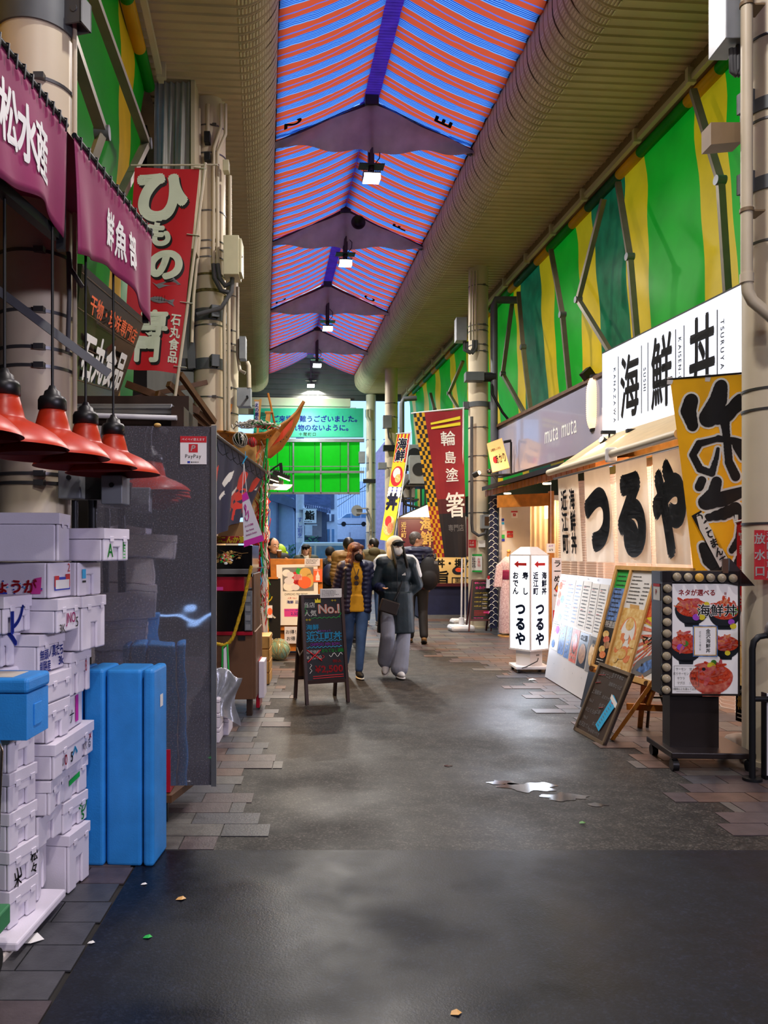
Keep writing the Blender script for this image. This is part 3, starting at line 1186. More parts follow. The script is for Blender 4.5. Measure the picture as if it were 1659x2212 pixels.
def qscrib(mb, q, u0, u1, v0, v1, rows, w=.003, mi=None, asp=1.0):
    dz = (v1 - v0) / rows
    for k in range(rows):
        v = v0 + dz * (k + .5)
        u = u0
        end = u0 + (u1 - u0) * R.uniform(.6, 1)
        while u < end:
            a = min(R.uniform(.4, 1.2) * dz * asp, end - u)
            h = dz * .32 * R.uniform(.7, 1) / 2
            qrect(mb, q, u, u + a, v - h, v + h, w, mi)
            u += a + dz * .3 * asp


def qslab(mb, q, th, mi=None):
    f = bil(q)
    mb.hexa([f(0, 1, -th), f(1, 1, -th), f(1, 1, 0), f(0, 1, 0)], [f(0, 0, -th), f(1, 0, -th), f(1, 0, 0), f(0, 0, 0)], mi)


mat('foam_white', 'e6e0ec', .5, var=.03, vs=8, bump=.05, bs=160)
mat('foam_blue', '2f8fe0', .45, var=.10, vs=7, bump=.12, bs=150)
mat('foam_dirty', 'cfc6bb', .6, var=.12, vs=12)


def foam(label, e, f, dn, df, z0, z1, w, notch=1, lid=True, writing=None, m='foam_white', group='foam fish crates'):
    """crate from the picture column of its near right edge (e) and far right edge (f)"""
    A, B_ = cw((e - CX) * dn / F, dn, z0), cw((f - CX) * df / F, df, z0)
    v = B_ - A
    L = v.length
    rz = math.atan2(v.y, v.x) - PI / 2
    t = thing('fish_crate' if group else 'fish_crate', label, 'crate', A, rz, group)
    h = z1 - z0 - .002
    hl = .045 if lid else 0
    b = MB()
    b.bx(-w, -.014, 0, L, 0, h - hl - .002)
    hb = h - hl - .002
    pr = [(0, 0)]
    for k in range(notch):
        c = L * (k + .5) / notch
        nw, nh = min(.055, L / notch * .3), hb * .62
        pr += [(c - nw / 2, 0), (c - nw / 2, nh), (c + nw / 2, nh), (c + nw / 2, 0)]
    pr += [(L, 0), (L, hb), (0, hb)]
    n = len(pr)
    b.add([(-.0145, y, z) for y, z in pr] + [(0, y, z) for y, z in pr], [tuple(range(n)), tuple(reversed(range(n, 2 * n)))] + [(i, n + i, n + (i + 1) % n, (i + 1) % n) for i in range(n)][::1])
    o = b.build('body', m, t, bevel=.009, seg=3)
    # face winding for the side skin is fixed by recalculating outward normals
    if lid:
        b = MB()
        b.bx(-w - .004, .004, -.004, L + .004, hb + .001, h)
        if L > .15:
            b.bx(.003, .007, L * .2, L * .2 + .03, hb - .012, hb + .012)
            b.bx(.003, .007, L * .75, L * .75 + .03, hb - .012, hb + .012)
        b.build('lid', m, t, bevel=.012, seg=3)
    if writing:
        b = MB()
        writing(b, L, w, hb)
        b.build('writing', ['ink_blue', 'ink_red', 'ink_green', 'ink_black', 'ink_pink', 'ink_cyan', 'ink_magenta', 'white_paper'], t)
    return t


SX = dict(ux=(0, 1, 0), uy=(0, 0, 1))      # reading direction on the street side of a crate


def st_(mb, t, y, z, s, mi, **k):
    mb.text(t, (.004, y, z), s, mi=mi, ux=(0, 1, 0), uy=(0, 0, 1), **k)


def fr_(mb, t, x, z, s, mi, **k):
    mb.text(t, (x, -.004, z), s, mi=mi, **k)


def w_A1(b, L, w, h):
    st_(b, '山', .05, h * .5, .05, 3, b=.02, wob=.3)
    st_(b, '木', .05, h * .22, .05, 3, b=.02)
    st_(b, '松々', L * .85, h * .55, .05, 3, vert=True, b=.02)


def w_b4(b, L, w, h):
    st_(b, '0', .12, h * .55, .06, 1, b=.02)
    st_(b, '5', .19, h * .5, .06, 3, b=.02)
    st_(b, '↑', .23, h * .5, .09, 5, b=.03)
    st_(b, 'Kる', L - .08, h * .55, .05, 3, wob=.4)
    st_(b, '×', L - .05, h * .85, .05, 1, b=.03)


def w_b7(b, L, w, h):
    st_(b, '無頭', L * .18, h * .66, .045, 0, sx=.8, b=.02)
    st_(b, 'ノ真だち', L * .64, h * .74, .055, 0, sx=.62, b=.02)
    st_(b, '釧路産', L * .22, h * .22, .05, 0, sx=.62, b=.02)
    st_(b, '3k', L * .85, h * .30, .05, 0, b=.02)


def w_b8(b, L, w, h):
    st_(b, 'JNO', L * .58, h * .62, .06, 4, sx=.8, b=.012)
    st_(b, '5', L * .88, h * .38, .06, 3)
    st_(b, '3K', L * .2, h * .2, .05, 3)
    for a, c, e2, f2 in ((-.21, -.20, .25, .75), (-.15, -.14, .25, .75), (-.21, -.14, .66, .75), (-.21, -.14, .25, .34)):
        b.rect(a, c, h * e2, h * f2, -.004, 2)


def w_b9(b, L, w, h):
    fr_(b, 'しょうが', -.17, h * .33, .06, 1, b=.035)
    for k in range(26):
        b.disc(R.uniform(-.26, -.03), h * R.uniform(.12, .55), .004, .003, -.0035, R.choice([0, 0, 5, 4]))
    b.rect(-.26, -.18, h * .1, h * .16, -.003, 0)
    b.poly([(-.075, -.004, h * .12), (-.035, -.004, h * .12), (-.03, -.004, h * .6), (-.06, -.004, h * .56), (-.078, -.004, h * .35)], 4)
    for a, c, e2, f2, mi in ((.2, .9, .2, .58, 0), (.24, .86, .24, .5, 7), (.2, .4, .3, .62, 1), (.7, .9, .28, .66, 1)):
        b.poly([(.004 + mi * .0001, L * a, h * e2), (.004 + mi * .0001, L * c, h * e2), (.004 + mi * .0001, L * c, h * f2), (.004 + mi * .0001, L * a, h * f2)], mi)
    st_(b, 'めうが', L * .55, h * .38, .04, 1, b=.03, sx=.8)
    st_(b, '2', L * .85, h * .85, .05, 1)


def w_c8(b, L, w, h):
    st_(b, 'A', L * .22, h * .5, .085, 2, sx=.8, b=.012)
    st_(b, 'F', L * .80, h * .72, .07, 2, sx=.8, b=.012)
    st_(b, '目', L * .80, h * .36, .06, 2, sx=.5)


def w_c7(b, L, w, h):
    for a, c, e2, f2, mi in ((.12, .28, .52, .8, 5), (.14, .28, .40, .46, 3)):
        b.poly([(.004, L * a, h * e2), (.004, L * c, h * e2), (.004, L * c, h * f2), (.004, L * a, h * f2)], mi)


def w_c4(b, L, w, h):
    b.poly([(.004, L * .45, h * .15), (.004, L * .65, h * .15), (.004, L * .65, h * .98), (.004, L * .45, h * .98)], 6)
    st_(b, 'ナ', L * .2, h * .4, .07, 3)


def w_c5(b, L, w, h):
    st_(b, '8', L * .74, h * .8, .07, 1, sx=.5)


def w_c3(b, L, w, h):
    b.poly([(.004, L * .2, h * .55), (.004, L * .65, h * .72), (.004, L * .65, h * .95), (.004, L * .2, h * .78)], 2)


def w_c2(b, L, w, h):
    st_(b, 'ツ', L * .72, h * .8, .05, 2, b=.03, wob=.5)
    st_(b, 'ソ', L * .88, h * .8, .05, 2, b=.03)
    st_(b, '5', L * .78, h * .38, .06, 2, b=.02)


def w_a7(b, L, w, h):
    st_(b, 'l', L * .28, h * .45, .12, 0, b=.05)
    st_(b, 'ノ', L * .52, h * .65, .11, 0, b=.03)


def w_a6(b, L, w, h):
    st_(b, 'ヽ', L * .5, h * .85, .12, 0, b=.04)


zs = [.07, .215, .365, .51, .66, .82]
for k in range(5):
    foam(['lowest white foam crate of the stack beside the green hand cart', 'white foam crate with black pen strokes behind the cart handle', 'plain white foam crate, third from the floor behind the cart handle', 'plain white foam crate, second below the small blue cooler', 'white foam crate right under the small blue cooler'][k],
         20, 78 + (1, 3, 0, 0, -2)[k], 3.0, 3.18, zs[k], zs[k + 1], .36, 1, True, w_A1 if k == 1 else None)
foam('white foam crate with a blue stroke, half hidden behind the blue cooler lid', 2, 46, 3.14, 3.26, 1.04, 1.175, .30, 2, False, w_a6)
foam('white foam crate with two blue pen strokes standing above the blue cooler', 8, 66, 3.06, 3.24, 1.178, 1.325, .34, 2, True, w_a7)
foam('white foam crate below those two, mostly hidden by the blue cooler', 4, 48, 3.14, 3.26, .90, 1.035, .30, 1, True)
foam('lowest crate of the middle stack with a plain wide white face', 83, 100, 3.24, 3.44, .075, .277, .40, 1, False)
foam('white foam crate with a small square notch low in the middle stack', 82, 134, 3.24, 3.45, .28, .417, .40, 1, False)
foam('white foam crate with rounded plain front above the square-notched one', 108, 140, 3.24, 3.45, .42, .563, .40, 1, True)
foam('long white foam crate with red, blue and black pen marks', 118, 201, 3.24, 3.72, .566, .712, .42, 2, True, w_b4)
foam('yellowed white foam crate resting on the long crate with pen marks', 102, 149, 3.24, 3.44, .715, .875, .40, 1, True)
foam('white foam crate with a chipped lower edge beneath the blue brush writing', 104, 152, 3.24, 3.44, .878, .998, .40, 0, True)
foam('white foam crate with blue brush-written Japanese on its side', 84, 138, 3.22, 3.44, 1.002, 1.16, .30, 0, True, w_b7)
foam('white foam crate with pink JNO and a green square outline', 124, 170, 3.24, 3.44, 1.163, 1.304, .42, 0, True, w_b8)
foam('white foam crate printed with red and blue ginger lettering', 106, 154, 3.24, 3.44, 1.307, 1.455, .46, 0, False, w_b9)
foam('tall plain white foam crate topmost against the cream post', 127, 150, 3.24, 3.44, 1.458, 1.657, .46, 0, True)
foam('large white foam crate standing on the pavement by the blue slabs', 149, 193, 3.46, 3.66, 0.008, .263, .46, 1, True)
foam('white foam crate with green scribbles just above the large floor crate', 137, 188, 3.46, 3.68, .266, .402, .46, 1, True, w_c2)
foam('white foam crate with a green tape patch in the rear stack', 137, 188, 3.46, 3.68, .405, .560, .46, 1, True, w_c3)
foam('white foam crate with a magenta paper strip on its side', 147, 178, 3.46, 3.66, .716, .862, .40, 0, False, w_c4)
foam('tall white foam crate with two slots and a red eight', 153, 195, 3.46, 3.66, .866, 1.06, .40, 2, True, w_c5)
foam('white foam crate with one long slot near the metal panel', 178, 227, 3.46, 3.68, 1.063, 1.30, .40, 1, True)
foam('white foam crate with a cyan label and ridged top', 170, 218, 3.46, 3.66, 1.303, 1.453, .40, 1, False, w_c7)
foam('white foam crate with green pen marks, top of the rear stack', 225, 277, 3.42, 3.62, 1.456, 1.60, .46, 1, True, w_c8)
# foam lids lying under the stack
t = thing('crate_lid', 'white foam lid lying on the pavement under the crates', 'lid', cw(-1.35, 3.12, .034), HD(3))
m = MB()
m.bx(-.45, .235, -.2, .27, 0, .034)
m.build('slab', 'foam_white', t, bevel=.008)
t = thing('crate_lid', 'dirty beige foam lid beneath the white lid on the pavement', 'lid', cw(-1.38, 3.06, 0), HD(3))
m = MB()
m.bx(-.45, .22, -.16, .22, 0, .031)
m.build('slab', 'foam_dirty', t, bevel=.008)
# small blue cooler
A = cw((58 - CX) * 2.84 / F, 2.84, .823)
t = thing('cooler', 'small bright blue foam cooler with lid on the white crates', 'cooler', A, HD(2))
m = MB()
m.bx(-.50, 0, 0, .20, 0, .165)
m.bx(.0, .004, .06, .13, .04, .12)
m.build('body', 'foam_blue', t, bevel=.014, seg=3)
m = MB()
m.bx(-.505, .006, -.006, .206, .167, .222)
m.build('lid', 'foam_blue', t, bevel=.014, seg=3)
m = MB()
m.bx(-.30, -.06, .02, .16, .2222, .2235)
m.build('lid_label', 'foam_dirty', t)
# two tall blue crates standing on end
for lab, e0, e1, e2 in (('tall blue foam crate standing on end, the right one by the metal panel', 229, 307, 357), ('tall blue foam crate standing on end, mostly behind the white crates', 160, 178, 226)):
    dn, df = 3.79, 4.02
    x0, x1, x2 = [(e - CX) * dn / F for e in (e0, e1, e2)]
    x2 -= .05 if e2 > 300 else 0
    t = thing('fish_crate', lab, 'crate', cw(x0, dn), HD(4), 'tall blue crates on end')
    m = MB()
    m.bx(0, x1 - x0, 0, df - dn, 0, .935)
    m.build('body', 'foam_blue', t, bevel=.016, seg=3)
    m = MB()
    m.bx(x1 - x0 + .008, x2 - x0, -.004, df - dn + .004, .002, .938)
    m.build('lid', 'foam_blue', t, bevel=.016, seg=3)
    if e2 > 300:
        m = MB()
        m.poly([(x2 - x0 + .002, .10, .74), (x2 - x0 + .002, .15, .74), (x2 - x0 + .002, .15, .80), (x2 - x0 + .002, .10, .80)])
        m.build('sticker', 'white_paper', t)
# hand cart
mat('cart_green', '3f8a58', .5, var=.15)
mat('chrome', 'b9b4ac', .18, 1.0)
X, d = -1.14, 2.80
q = local(X, d)
t = thing('hand_cart', 'green platform hand cart with a bent chrome handle', 'cart', cw(X, d), HD())
m = MB()
m.bx(-.62, .008, -.26, .06, .165, .235)
m.build('platform', 'cart_green', t, bevel=.006)
m = MB()
m.tube([(-.55, -.02, .86), (-.06, -.02, .86), (-.015, -.02, .845), (.0, -.02, .80), (-.01, -.02, .60), (-.02, -.02, .22)], .015, n=12)
m.tube([(-.55, -.02, .40), (-.015, -.02, .40)], .008)
m.tube([(-.55, -.02, .55), (-.012, -.02, .55)], .008)
m.build('handle', 'chrome', t)
m = MB()
m.bx(-.05, -.02, -.02, .02, .09, .17)
m.cyl((-.055, 0, .05), (-.015, 0, .05), .05, n=20)
m.build('wheel', 'tyre_rubber', t)
# reflective splash panel
pm = bpy.data.materials.new('panel_plastic')
pm.use_nodes = True
nt = pm.node_tree
N, L_ = nt.nodes, nt.links
gl = N.new('ShaderNodeBsdfGlossy')
gl.inputs[0].default_value = (.78, .78, .86, 1)
gl.inputs[1].default_value = .035
tp = N.new('ShaderNodeBsdfTransparent')
tp.inputs[0].default_value = (.5, .5, .55, 1)
df_ = N.new('ShaderNodeBsdfDiffuse')
df_.inputs[0].default_value = (.26, .25, .29, 1)
tc = N.new('ShaderNodeTexCoord')
nz = N.new('ShaderNodeTexNoise')
nz.inputs['Scale'].default_value = 150
nz.inputs['Detail'].default_value = 8
L_.new(tc.outputs['Object'], nz.inputs['Vector'])
mr = N.new('ShaderNodeMapRange')
mr.inputs[1].default_value, mr.inputs[2].default_value, mr.inputs[3].default_value, mr.inputs[4].default_value = .50, .72, .22, .62
L_.new(nz.outputs[0], mr.inputs[0])
nz2 = N.new('ShaderNodeTexNoise')
nz2.inputs['Scale'].default_value = 2.2
L_.new(tc.outputs['Object'], nz2.inputs['Vector'])
bp = N.new('ShaderNodeBump')
bp.inputs['Strength'].default_value = .18
bp.inputs['Distance'].default_value = .04
L_.new(nz2.outputs[0], bp.inputs['Height'])
L_.new(bp.outputs[0], gl.inputs['Normal'])
m1, m2 = N.new('ShaderNodeMixShader'), N.new('ShaderNodeMixShader')
m1.inputs[0].default_value = .26
L_.new(gl.outputs[0], m1.inputs[1])
L_.new(tp.outputs[0], m1.inputs[2])
L_.new(mr.outputs[0], m2.inputs[0])
L_.new(m1.outputs[0], m2.inputs[1])
L_.new(df_.outputs[0], m2.inputs[2])
L_.new(m2.outputs[0], N['Material Output'].inputs[0])
M['panel_plastic'] = pm
X, d = -.632, 4.42
t = thing('splash_panel', 'tall reflective clear plastic panel hanging at the stall end', 'panel', cw(X, d, .2), HD(-3))
m = MB()
m.bx(-.66, .0, 0, .006, 0, 1.99)
m.build('sheet', 'panel_plastic', t)
m = MB()
m.bx(-.004, .024, -.012, .018, -.005, 1.995)
m.build('edge_strip', 'galvanised', t)
m = MB()
m.bx(-.175, -.03, -.005, 0, 1.78, 1.935)
m.bx(-.175, -.03, -.0055, -.005, 1.90, 1.935, 1)
m.bx(-.128, -.078, -.0055, -.005, 1.845, 1.892, 1)
m.text('P', (-.103, -.0065, 1.869), .045, slant=.25, b=.02, mi=0)
m.text('PayPay', (-.103, -.0065, 1.825), .028, mi=2)
m.text('ペイペイ使えます', (-.103, -.0065, 1.917), .016, mi=0)
m.rect(-.135, -.12, 1.786, 1.797, -.0062, 3)
m.scrib(-.115, -.06, 1.786, 1.797, -.0062, 1, 2)
mark(m.build('sticker', ['white_paper', 'ink_red', 'ink_black', 'ink_blue'], t, bevel=0), 'white and red payment sticker')
m = MB()
m.ell((-.30, .0, 1.995), (.02, .02, .012))
m.build('clip', 'ink_gold', t)
# low red stand under the panel
mat('red_board', 'b01830', .45)
t = thing('low_stand', 'low red stand with a brown plank edge under the plastic panel', 'stand', cw(-.95, 4.5), HD())
m = MB()
m.bx(-.3, .09, -.10, .3, .165, .40)
m.build('apron', 'red_board', t)
m = MB()
m.hexa([(-.3, -.14, .12), (.105, -.14, .12), (.20, .32, .12), (-.3, .32, .12)], [(-.3, -.14, .16), (.105, -.14, .16), (.20, .32, .16), (-.3, .32, .16)])
m.build('plank', 'wood_brown', t)
for x in (.06, -.26):
    m = MB()
    m.bx(x - .015, x + .015, -.1, -.07, 0, .12)
    m.build('leg', 'dark_steel', t)

# ------- pendant lamps
mat('enamel_red', 'bb3216', .36, var=.2, vs=7)
mat('enamel_inner', '8e1c1c', .5)
LP = [(-1.19, 2.52), (-1.15, 2.85), (-1.082, 3.15), (-1.056, 3.5), (-1.02, 3.82)]
LW = ['nearest, cut by the photo edge', 'second from the viewer', 'middle of the five', 'fourth from the viewer', 'farthest, beside the plastic panel']
lamp0 = None
for k, (X, d) in enumerate(LP):
    lab = 'red enamel pendant lamp with black cap, ' + LW[k]
    if lamp0 is None:
        t = thing('pendant_lamp', lab, 'lamp', cw(X, d, 1.868), HD(), 'red enamel lamps in a row')
        m = MB()
        m.lathe([(.222, 0), (.219, .006), (.216, .012), (.200, .030), (.172, .055), (.135, .078), (.098, .094), (.076, .104), (.069, .112), (.062, .14), (.050, .185), (.046, .19)], n=48)
        m.lathe([(.219, .001), (.196, .028), (.168, .052), (.131, .074), (.094, .09), (.068, .104), (.06, .12)], n=48, mi=1)
        m.build('shade', ['enamel_red', 'enamel_inner'], t)
        m = MB()
        m.lathe([(.046, .186), (.055, .19), (.055, .225), (.048, .24), (.034, .245), (.030, .262), (.018, .27), (.012, .285), (0, .285)], n=28)
        m.build('cap', 'black_plastic', t)
        m = MB()
        m.cyl((0, 0, .28), (0, 0, 1.17), .006, n=8)
        m.build('cord', 'black_plastic', t)
        lamp0 = t
    else:
        t = copy_tree(lamp0)
        t.location = cw(X, d, 1.868)
        t['label'] = lab

# ------- maroon valances
mat('valance_maroon', '8a2558', .65, var=.16, vs=3, bump=.25, bs=5)
P0, PD = Vector(cw(-1.093, 2.67)), (cw(-.94, 4.3) - cw(-1.093, 2.67)).normalized()
PN = Vector((PD.y, -PD.x, 0))


def vpos(s, z, o=0.0, ph=0.0):
    w = (3.2 - z) / .45
    f = .018 * math.sin(s * 9 + ph) * w + .012 * math.sin(s * 21 + 2 * ph + z * 3) * w
    return P0 + PD * s + PN * (f + o) + Vector((0, 0, z))


def px_s(px):
    """distance along the valance line of a picture column"""
    k = (px - CX) / F
    a = P0
    c, s = math.cos(TH), math.sin(TH)
    Xa, da = a.x * c - a.y * s, a.x * s + a.y * c
    Xd, dd = PD.x * c - PD.y * s, PD.x * s + PD.y * c
    return (k * da - Xa) / (Xd - k * dd)


for lab, pa, pb, txt, pos, siz, ph in (('maroon shop valance with three white characters, cut by the left photo edge', -60, 143, '松水産', (14, 52, 85), .17, 0.), ('maroon shop valance with white lettering for fresh fish, farther along', 160, 328, '鮮魚部', (239, 260, 281), .14, 2.)):
    sa, sb = px_s(pa), px_s(pb)
    O = vpos(sa, 2.75)
    t = thing('shop_valance', lab, 'valance', O, 0, 'maroon shop valances')
    m = MB()
    m.grid(lambda u, v: vpos(sa + (sb - sa) * u, 3.2 - (.45 + .035 * math.sin(PI * u) * -1 + .03 * math.sin(u * 6 + ph)) * v, 0, ph) - O, 40, 14)
    m.build('cloth', 'valance_maroon', t, solid=.004)
    m = MB()
    m.mi = 0
    for ch, p in zip(txt, pos):
        s0 = px_s(p)
        m.text(ch, (0, 0, 0), siz, b=.03, sy=1.3, sx=.82, fn=lambda X, Y: vpos(s0 + X, 2.985 + Y, .007, ph) - O)
    m.build('lettering', 'ink_white', t)
    m = MB()
    m.tube([vpos(sa, 3.21) - O, vpos(sb, 3.21) - O], .012)
    n = 12
    for k in range(n):
        p = vpos(sa + (sb - sa) * (k + .5) / n, 3.19, .004) - O
        m.tube([p + PN * .008 + Vector((0, 0, -.02)), p + PN * .012 + Vector((0, 0, .03)), p - PN * .01 + Vector((0, 0, .035))], .004, n=6)
    m.build('rod', 'dark_steel', t)
# awning frame behind the valances
t = thing('awning_support', 'dark awning frame behind the maroon valances', 'frame', vpos(0, 2.7), 0)
O = vpos(0, 2.7)
for s0 in (px_s(-60), px_s(150), px_s(322)):
    m = MB()
    m.bar(vpos(s0, 3.2, -.03) - O, vpos(s0, 3.2, -1.0) - O, .05)
    m.bar(vpos(s0, 2.72, -.03) - O, vpos(s0, 3.2, -.03) - O, .03)
    m.build('side_bar', 'dark_steel', t)
m = MB()
m.bar(vpos(px_s(-60), 2.78, -.05) - O, vpos(px_s(150), 2.78, -.05) - O, .04)
m.build('cross_bar', 'dark_steel', t)
m = MB()
a, b = px_s(-60), px_s(325)
m.poly([vpos(a, 3.215, -.02) - O, vpos(b, 3.215, -.02) - O, vpos(b, 3.3, -.9) - O, vpos(a, 3.3, -.9) - O])
m.build('cover', 'valance_maroon', t)
t = thing('brace_bar', 'flat grey steel brace slanting down in front of the cream post', 'brace', U(0, 630, 3.4), 0)
O = U(0, 630, 3.4)
m = MB()
m.bar(U(-60, 585, 3.35) - O, U(236, 808, 3.5) - O, .012, .036)
m.build('bar', 'grey_steel', t)

# ------- tilted black shop sign
mat('sign_black', '1b1713', .22, var=.3, vs=12)
Q = [U(178, 570, 5.13), U(313, 690, 6.36), U(250, 870, 6.36), U(147, 852, 5.13)]
t = thing('shop_sign', 'tilted glossy black shop sign with white and red characters', 'sign', Q[3], 0)
Q = [p - Q[3] for p in Q]
m = MB()
qslab(m, Q, .06)
m.build('board', 'sign_black', t)
m = MB()
for k in range(4):
    qrect(m, Q, 0, 1, .06 + k * .27, .066 + k * .27, .003, 2)
qtext(m, Q, '干物・珍味専門店', .55, .24, .10, .17, .006, b=.02, mi=1)
qtext(m, Q, '石丸食品', .54, .66, .20, .42, .006, b=.035, mi=0, nb=8)
m.build('lettering', ['ink_white', 'ink_orange', 'wood_brown'], t)

# ------- red vertical banner
mat('banner_red', 'c01c28', .6, var=.08, vs=3, trl=.2)
QB = [U(291, 362, 7.0), U(431, 366, 7.0), U(386, 806, 6.9), U(266, 796, 6.9)]
O = U(375, 880, 6.9)
t = thing('nobori_banner', 'red vertical banner with big cream brush lettering at the left stalls', 'banner', O, 0, 'tall vertical shop banners')
QB = [p - O for p in QB]


def wav(f, amp=.02, n=7, ph=0):
    return lambda u, v, w=0.0: f(u, v, w + amp * math.sin(u * n + v * 3 + ph) * (.3 + v))


fB = wav(bil(QB), .015, 8)
m = MB()
m.grid(lambda u, v: fB(u, 1 - v), 24, 30)
m.build('cloth', 'banner_red', t)
mat('banner_cream', 'd9e0c8', .6, var=.05)
m = MB()
LET = [('ひ', .44, .14, .86, .27), ('も', .46, .325, .44, .13), ('の', .60, .475, .62, .17), ('専', .49, .77, .50, .13), ('門', .40, .895, .48, .13)]
for ch, u, v, su, sv in LET:
    qtext(m, fB, ch, u + .03, v + .012, su, sv, .004, b=.065, mi=1, nb=10)
    qtext(m, fB, ch, u, v, su, sv, .008, b=.06, mi=0, nb=10)
qtext(m, fB, '石丸食品', .865, .835, .17, .06, .008, vert=True, b=.03, mi=0)
m.build('lettering', ['banner_cream', 'ink_black'], t)
m = MB()
fish = [(0, .0), (.10, .016), (.22, .02), (.34, .008), (.45, .022), (.43, 0), (.46, -.018), (.33, -.004), (.2, -.016), (.08, -.014)]
m.poly([fB(.36 + a, .645 - b * .9 + a * .05, .006) for a, b in fish][::-1], 0)
m.poly([fB(.40 + .5 * a * (.7 if k % 2 else 1), .565 - b, .006) for k, (a, b) in enumerate([(0, 0), (.2, -.01), (.7, .015), (.95, .03), (.98, -.008), (.7, -.02), (.25, -.032)])][::-1], 0)
for k in range(5):
    qrect(m, fB, .44 + k * .05, .447 + k * .05, .632, .66, .008, 1)
m.build('fish_drawing', ['ink_grey', 'ink_black'], t)
m = MB()
m.tube([U(444, 352, 7.0) - O, U(408, 640, 6.95) - O, U(375, 880, 6.9) - O], .014)
m.tube([U(283, 357, 7.0) - O, U(470, 356, 7.0) - O], .008)
m.build('pole', 'beige_paint', t)
m = MB()
for v in (.0, .33, .66, .97):
    p = fB(1.0, v)
    m.bar(p - Vector((.05, .0, -.01)), p + Vector((.06, 0, -.0)), .035, .004)
m.build('tab', 'banner_cream', t)

# ------- gutter and low roof of the second stall
t = thing('awning_gutter', 'galvanised gutter beam along the low stall roof above the plastic panel', 'gutter', U(140, 880, 4.9), HD())
q = lambda a, b, dd=4.9: U(a, b, dd) - U(140, 880, 4.9)
O = Matrix.Rotation(-HD(), 3, 'Z')
m = MB()
g = lambda a, b, dd=4.9: O @ q(a, b, dd)
p0, p1 = g(142, 905, 4.9), g(372, 872, 4.9)
m.bx(p0[0], p1[0], .0, .14, p0[2] + .03, p1[2])
m.bx(p0[0], p1[0], -.02, .0, p0[2] + .06, p1[2] - .02)
m.build('gutter', 'galvanised', t, bevel=.006)
m = MB()
p0, p1 = g(150, 910, 4.9), g(386, 896, 4.9)
m.tube([(p0[0], -.06, p0[2] + .03), (p1[0], -.06, p0[2] + .01)], .016)
m.build('tube_lamp', 'white_plastic', t)
m = MB()
p0, p1 = g(372, 922, 4.9), g(399, 880, 4.9)
m.bx(p0[0], p1[0], -.03, .5, p0[2], p1[2])
m.bx(p0[0] - .7, p1[0], .15, .3, p0[2] + .02, p1[2] + .1)
m.build('end_board', 'wood_dark', t)
m = MB()
m.bx(p0[0] - .1, p0[0] - .04, .2, .26, -U(140, 880, 4.9).z, p0[2])
m.build('support_post', 'wood_dark', t)
t = thing('roof_beam', 'brown wooden roof beams under the dark stall roof', 'beam', U(330, 850, 8.2), HD())
m = MB()
for k in range(5):
    m.bar((-.2 + k * .12, 0, -.2 + .1 * k), (.35 + k * .05, .6, -.28 + k * .02), .05, .06)
m.bar((-.3, .1, .12), (.45, .2, -.15), .05, .07)
m.bar((-.3, .1, -.05), (.5, .4, .2), .04, .05)
m.build('beam', 'wood_brown', t)
# ---------------------------------------------------------------- left: second stall with the navy curtain, boat and signs
mat('noren_navy', '1c2246', .7, var=.15, vs=4, bump=.3, bs=9)
mat('crab_red', 'd8281c', .6, var=.05)
# navy curtain with a red crab
QN = [U(455, 935, 5.8), U(573, 1020, 8.6), U(512, 1172, 8.6), U(455, 1190, 5.8)]
QN[2] = cw(-.825, 8.3, 1.876)
QN[3] = cw(-.86, 5.8, 1.574)
O = QN[3].copy()
t = thing('shop_curtain', 'navy shop curtain with a red crab blowing inward beside the plastic panel', 'curtain', O)
QN = [p - O for p in QN]
fN = bil(QN)
fN_ = lambda u, v, w=0.0: fN(u, v, w + .03 * math.sin(u * 20 + v * 2) * v + .012 * math.sin(u * 43) * v)
PRINT = []
crab = [(-.5, .05), (-.42, -.22), (-.2, -.38), (.1, -.42), (.38, -.30), (.5, -.02), (.36, .28), (.1, .40), (-.2, .38), (-.42, .26)]
PRINT.append(([(.62 + p * .44, .62 + w_ * .40) for p, w_ in crab], 1))
for k in range(5):
    a0 = .44 + k * .09
    PRINT.append(([(a0, .74), (a0 + .035, .74), (a0 + .02 * k, .95), (a0 - .03 + .02 * k, .92)], 1))
for s_ in (.82, .52):
    PRINT.append(([(s_, .50), (s_ + .06, .48), (s_ + .11, .30), (s_ + .13, .20), (s_ + .05, .18), (s_ - .01, .32)], 1))
PRINT.append(([(.04, .36), (.13, .26), (.12, .45), (.05, .66), (.0, .6)], 1))
for pts in ([(.22, .44), (.30, .30), (.37, .25), (.33, .36), (.26, .48)], [(.18, .60), (.26, .52), (.27, .56), (.21, .63)], [(.34, .60), (.50, .44), (.52, .47), (.37, .64)], [(.90, .44), (.95, .36), (.94, .44)]):
    PRINT.append((pts, 2))
for k in range(4):
    PRINT.append(([(.50 + k * .07, .50), (.55 + k * .07, .47), (.56 + k * .07, .51), (.51 + k * .07, .54)], 0))
    PRINT.append(([(.48 + k * .08, .66), (.53 + k * .08, .63), (.55 + k * .08, .67), (.52 + k * .08, .70)], 0))


def inside(u, v, pts):
    c = False
    for i in range(len(pts)):
        (x0, y0), (x1, y1) = pts[i - 1], pts[i]
        if (y0 > v) != (y1 > v) and u < (x1 - x0) * (v - y0) / (y1 - y0) + x0:
            c = not c
    return c


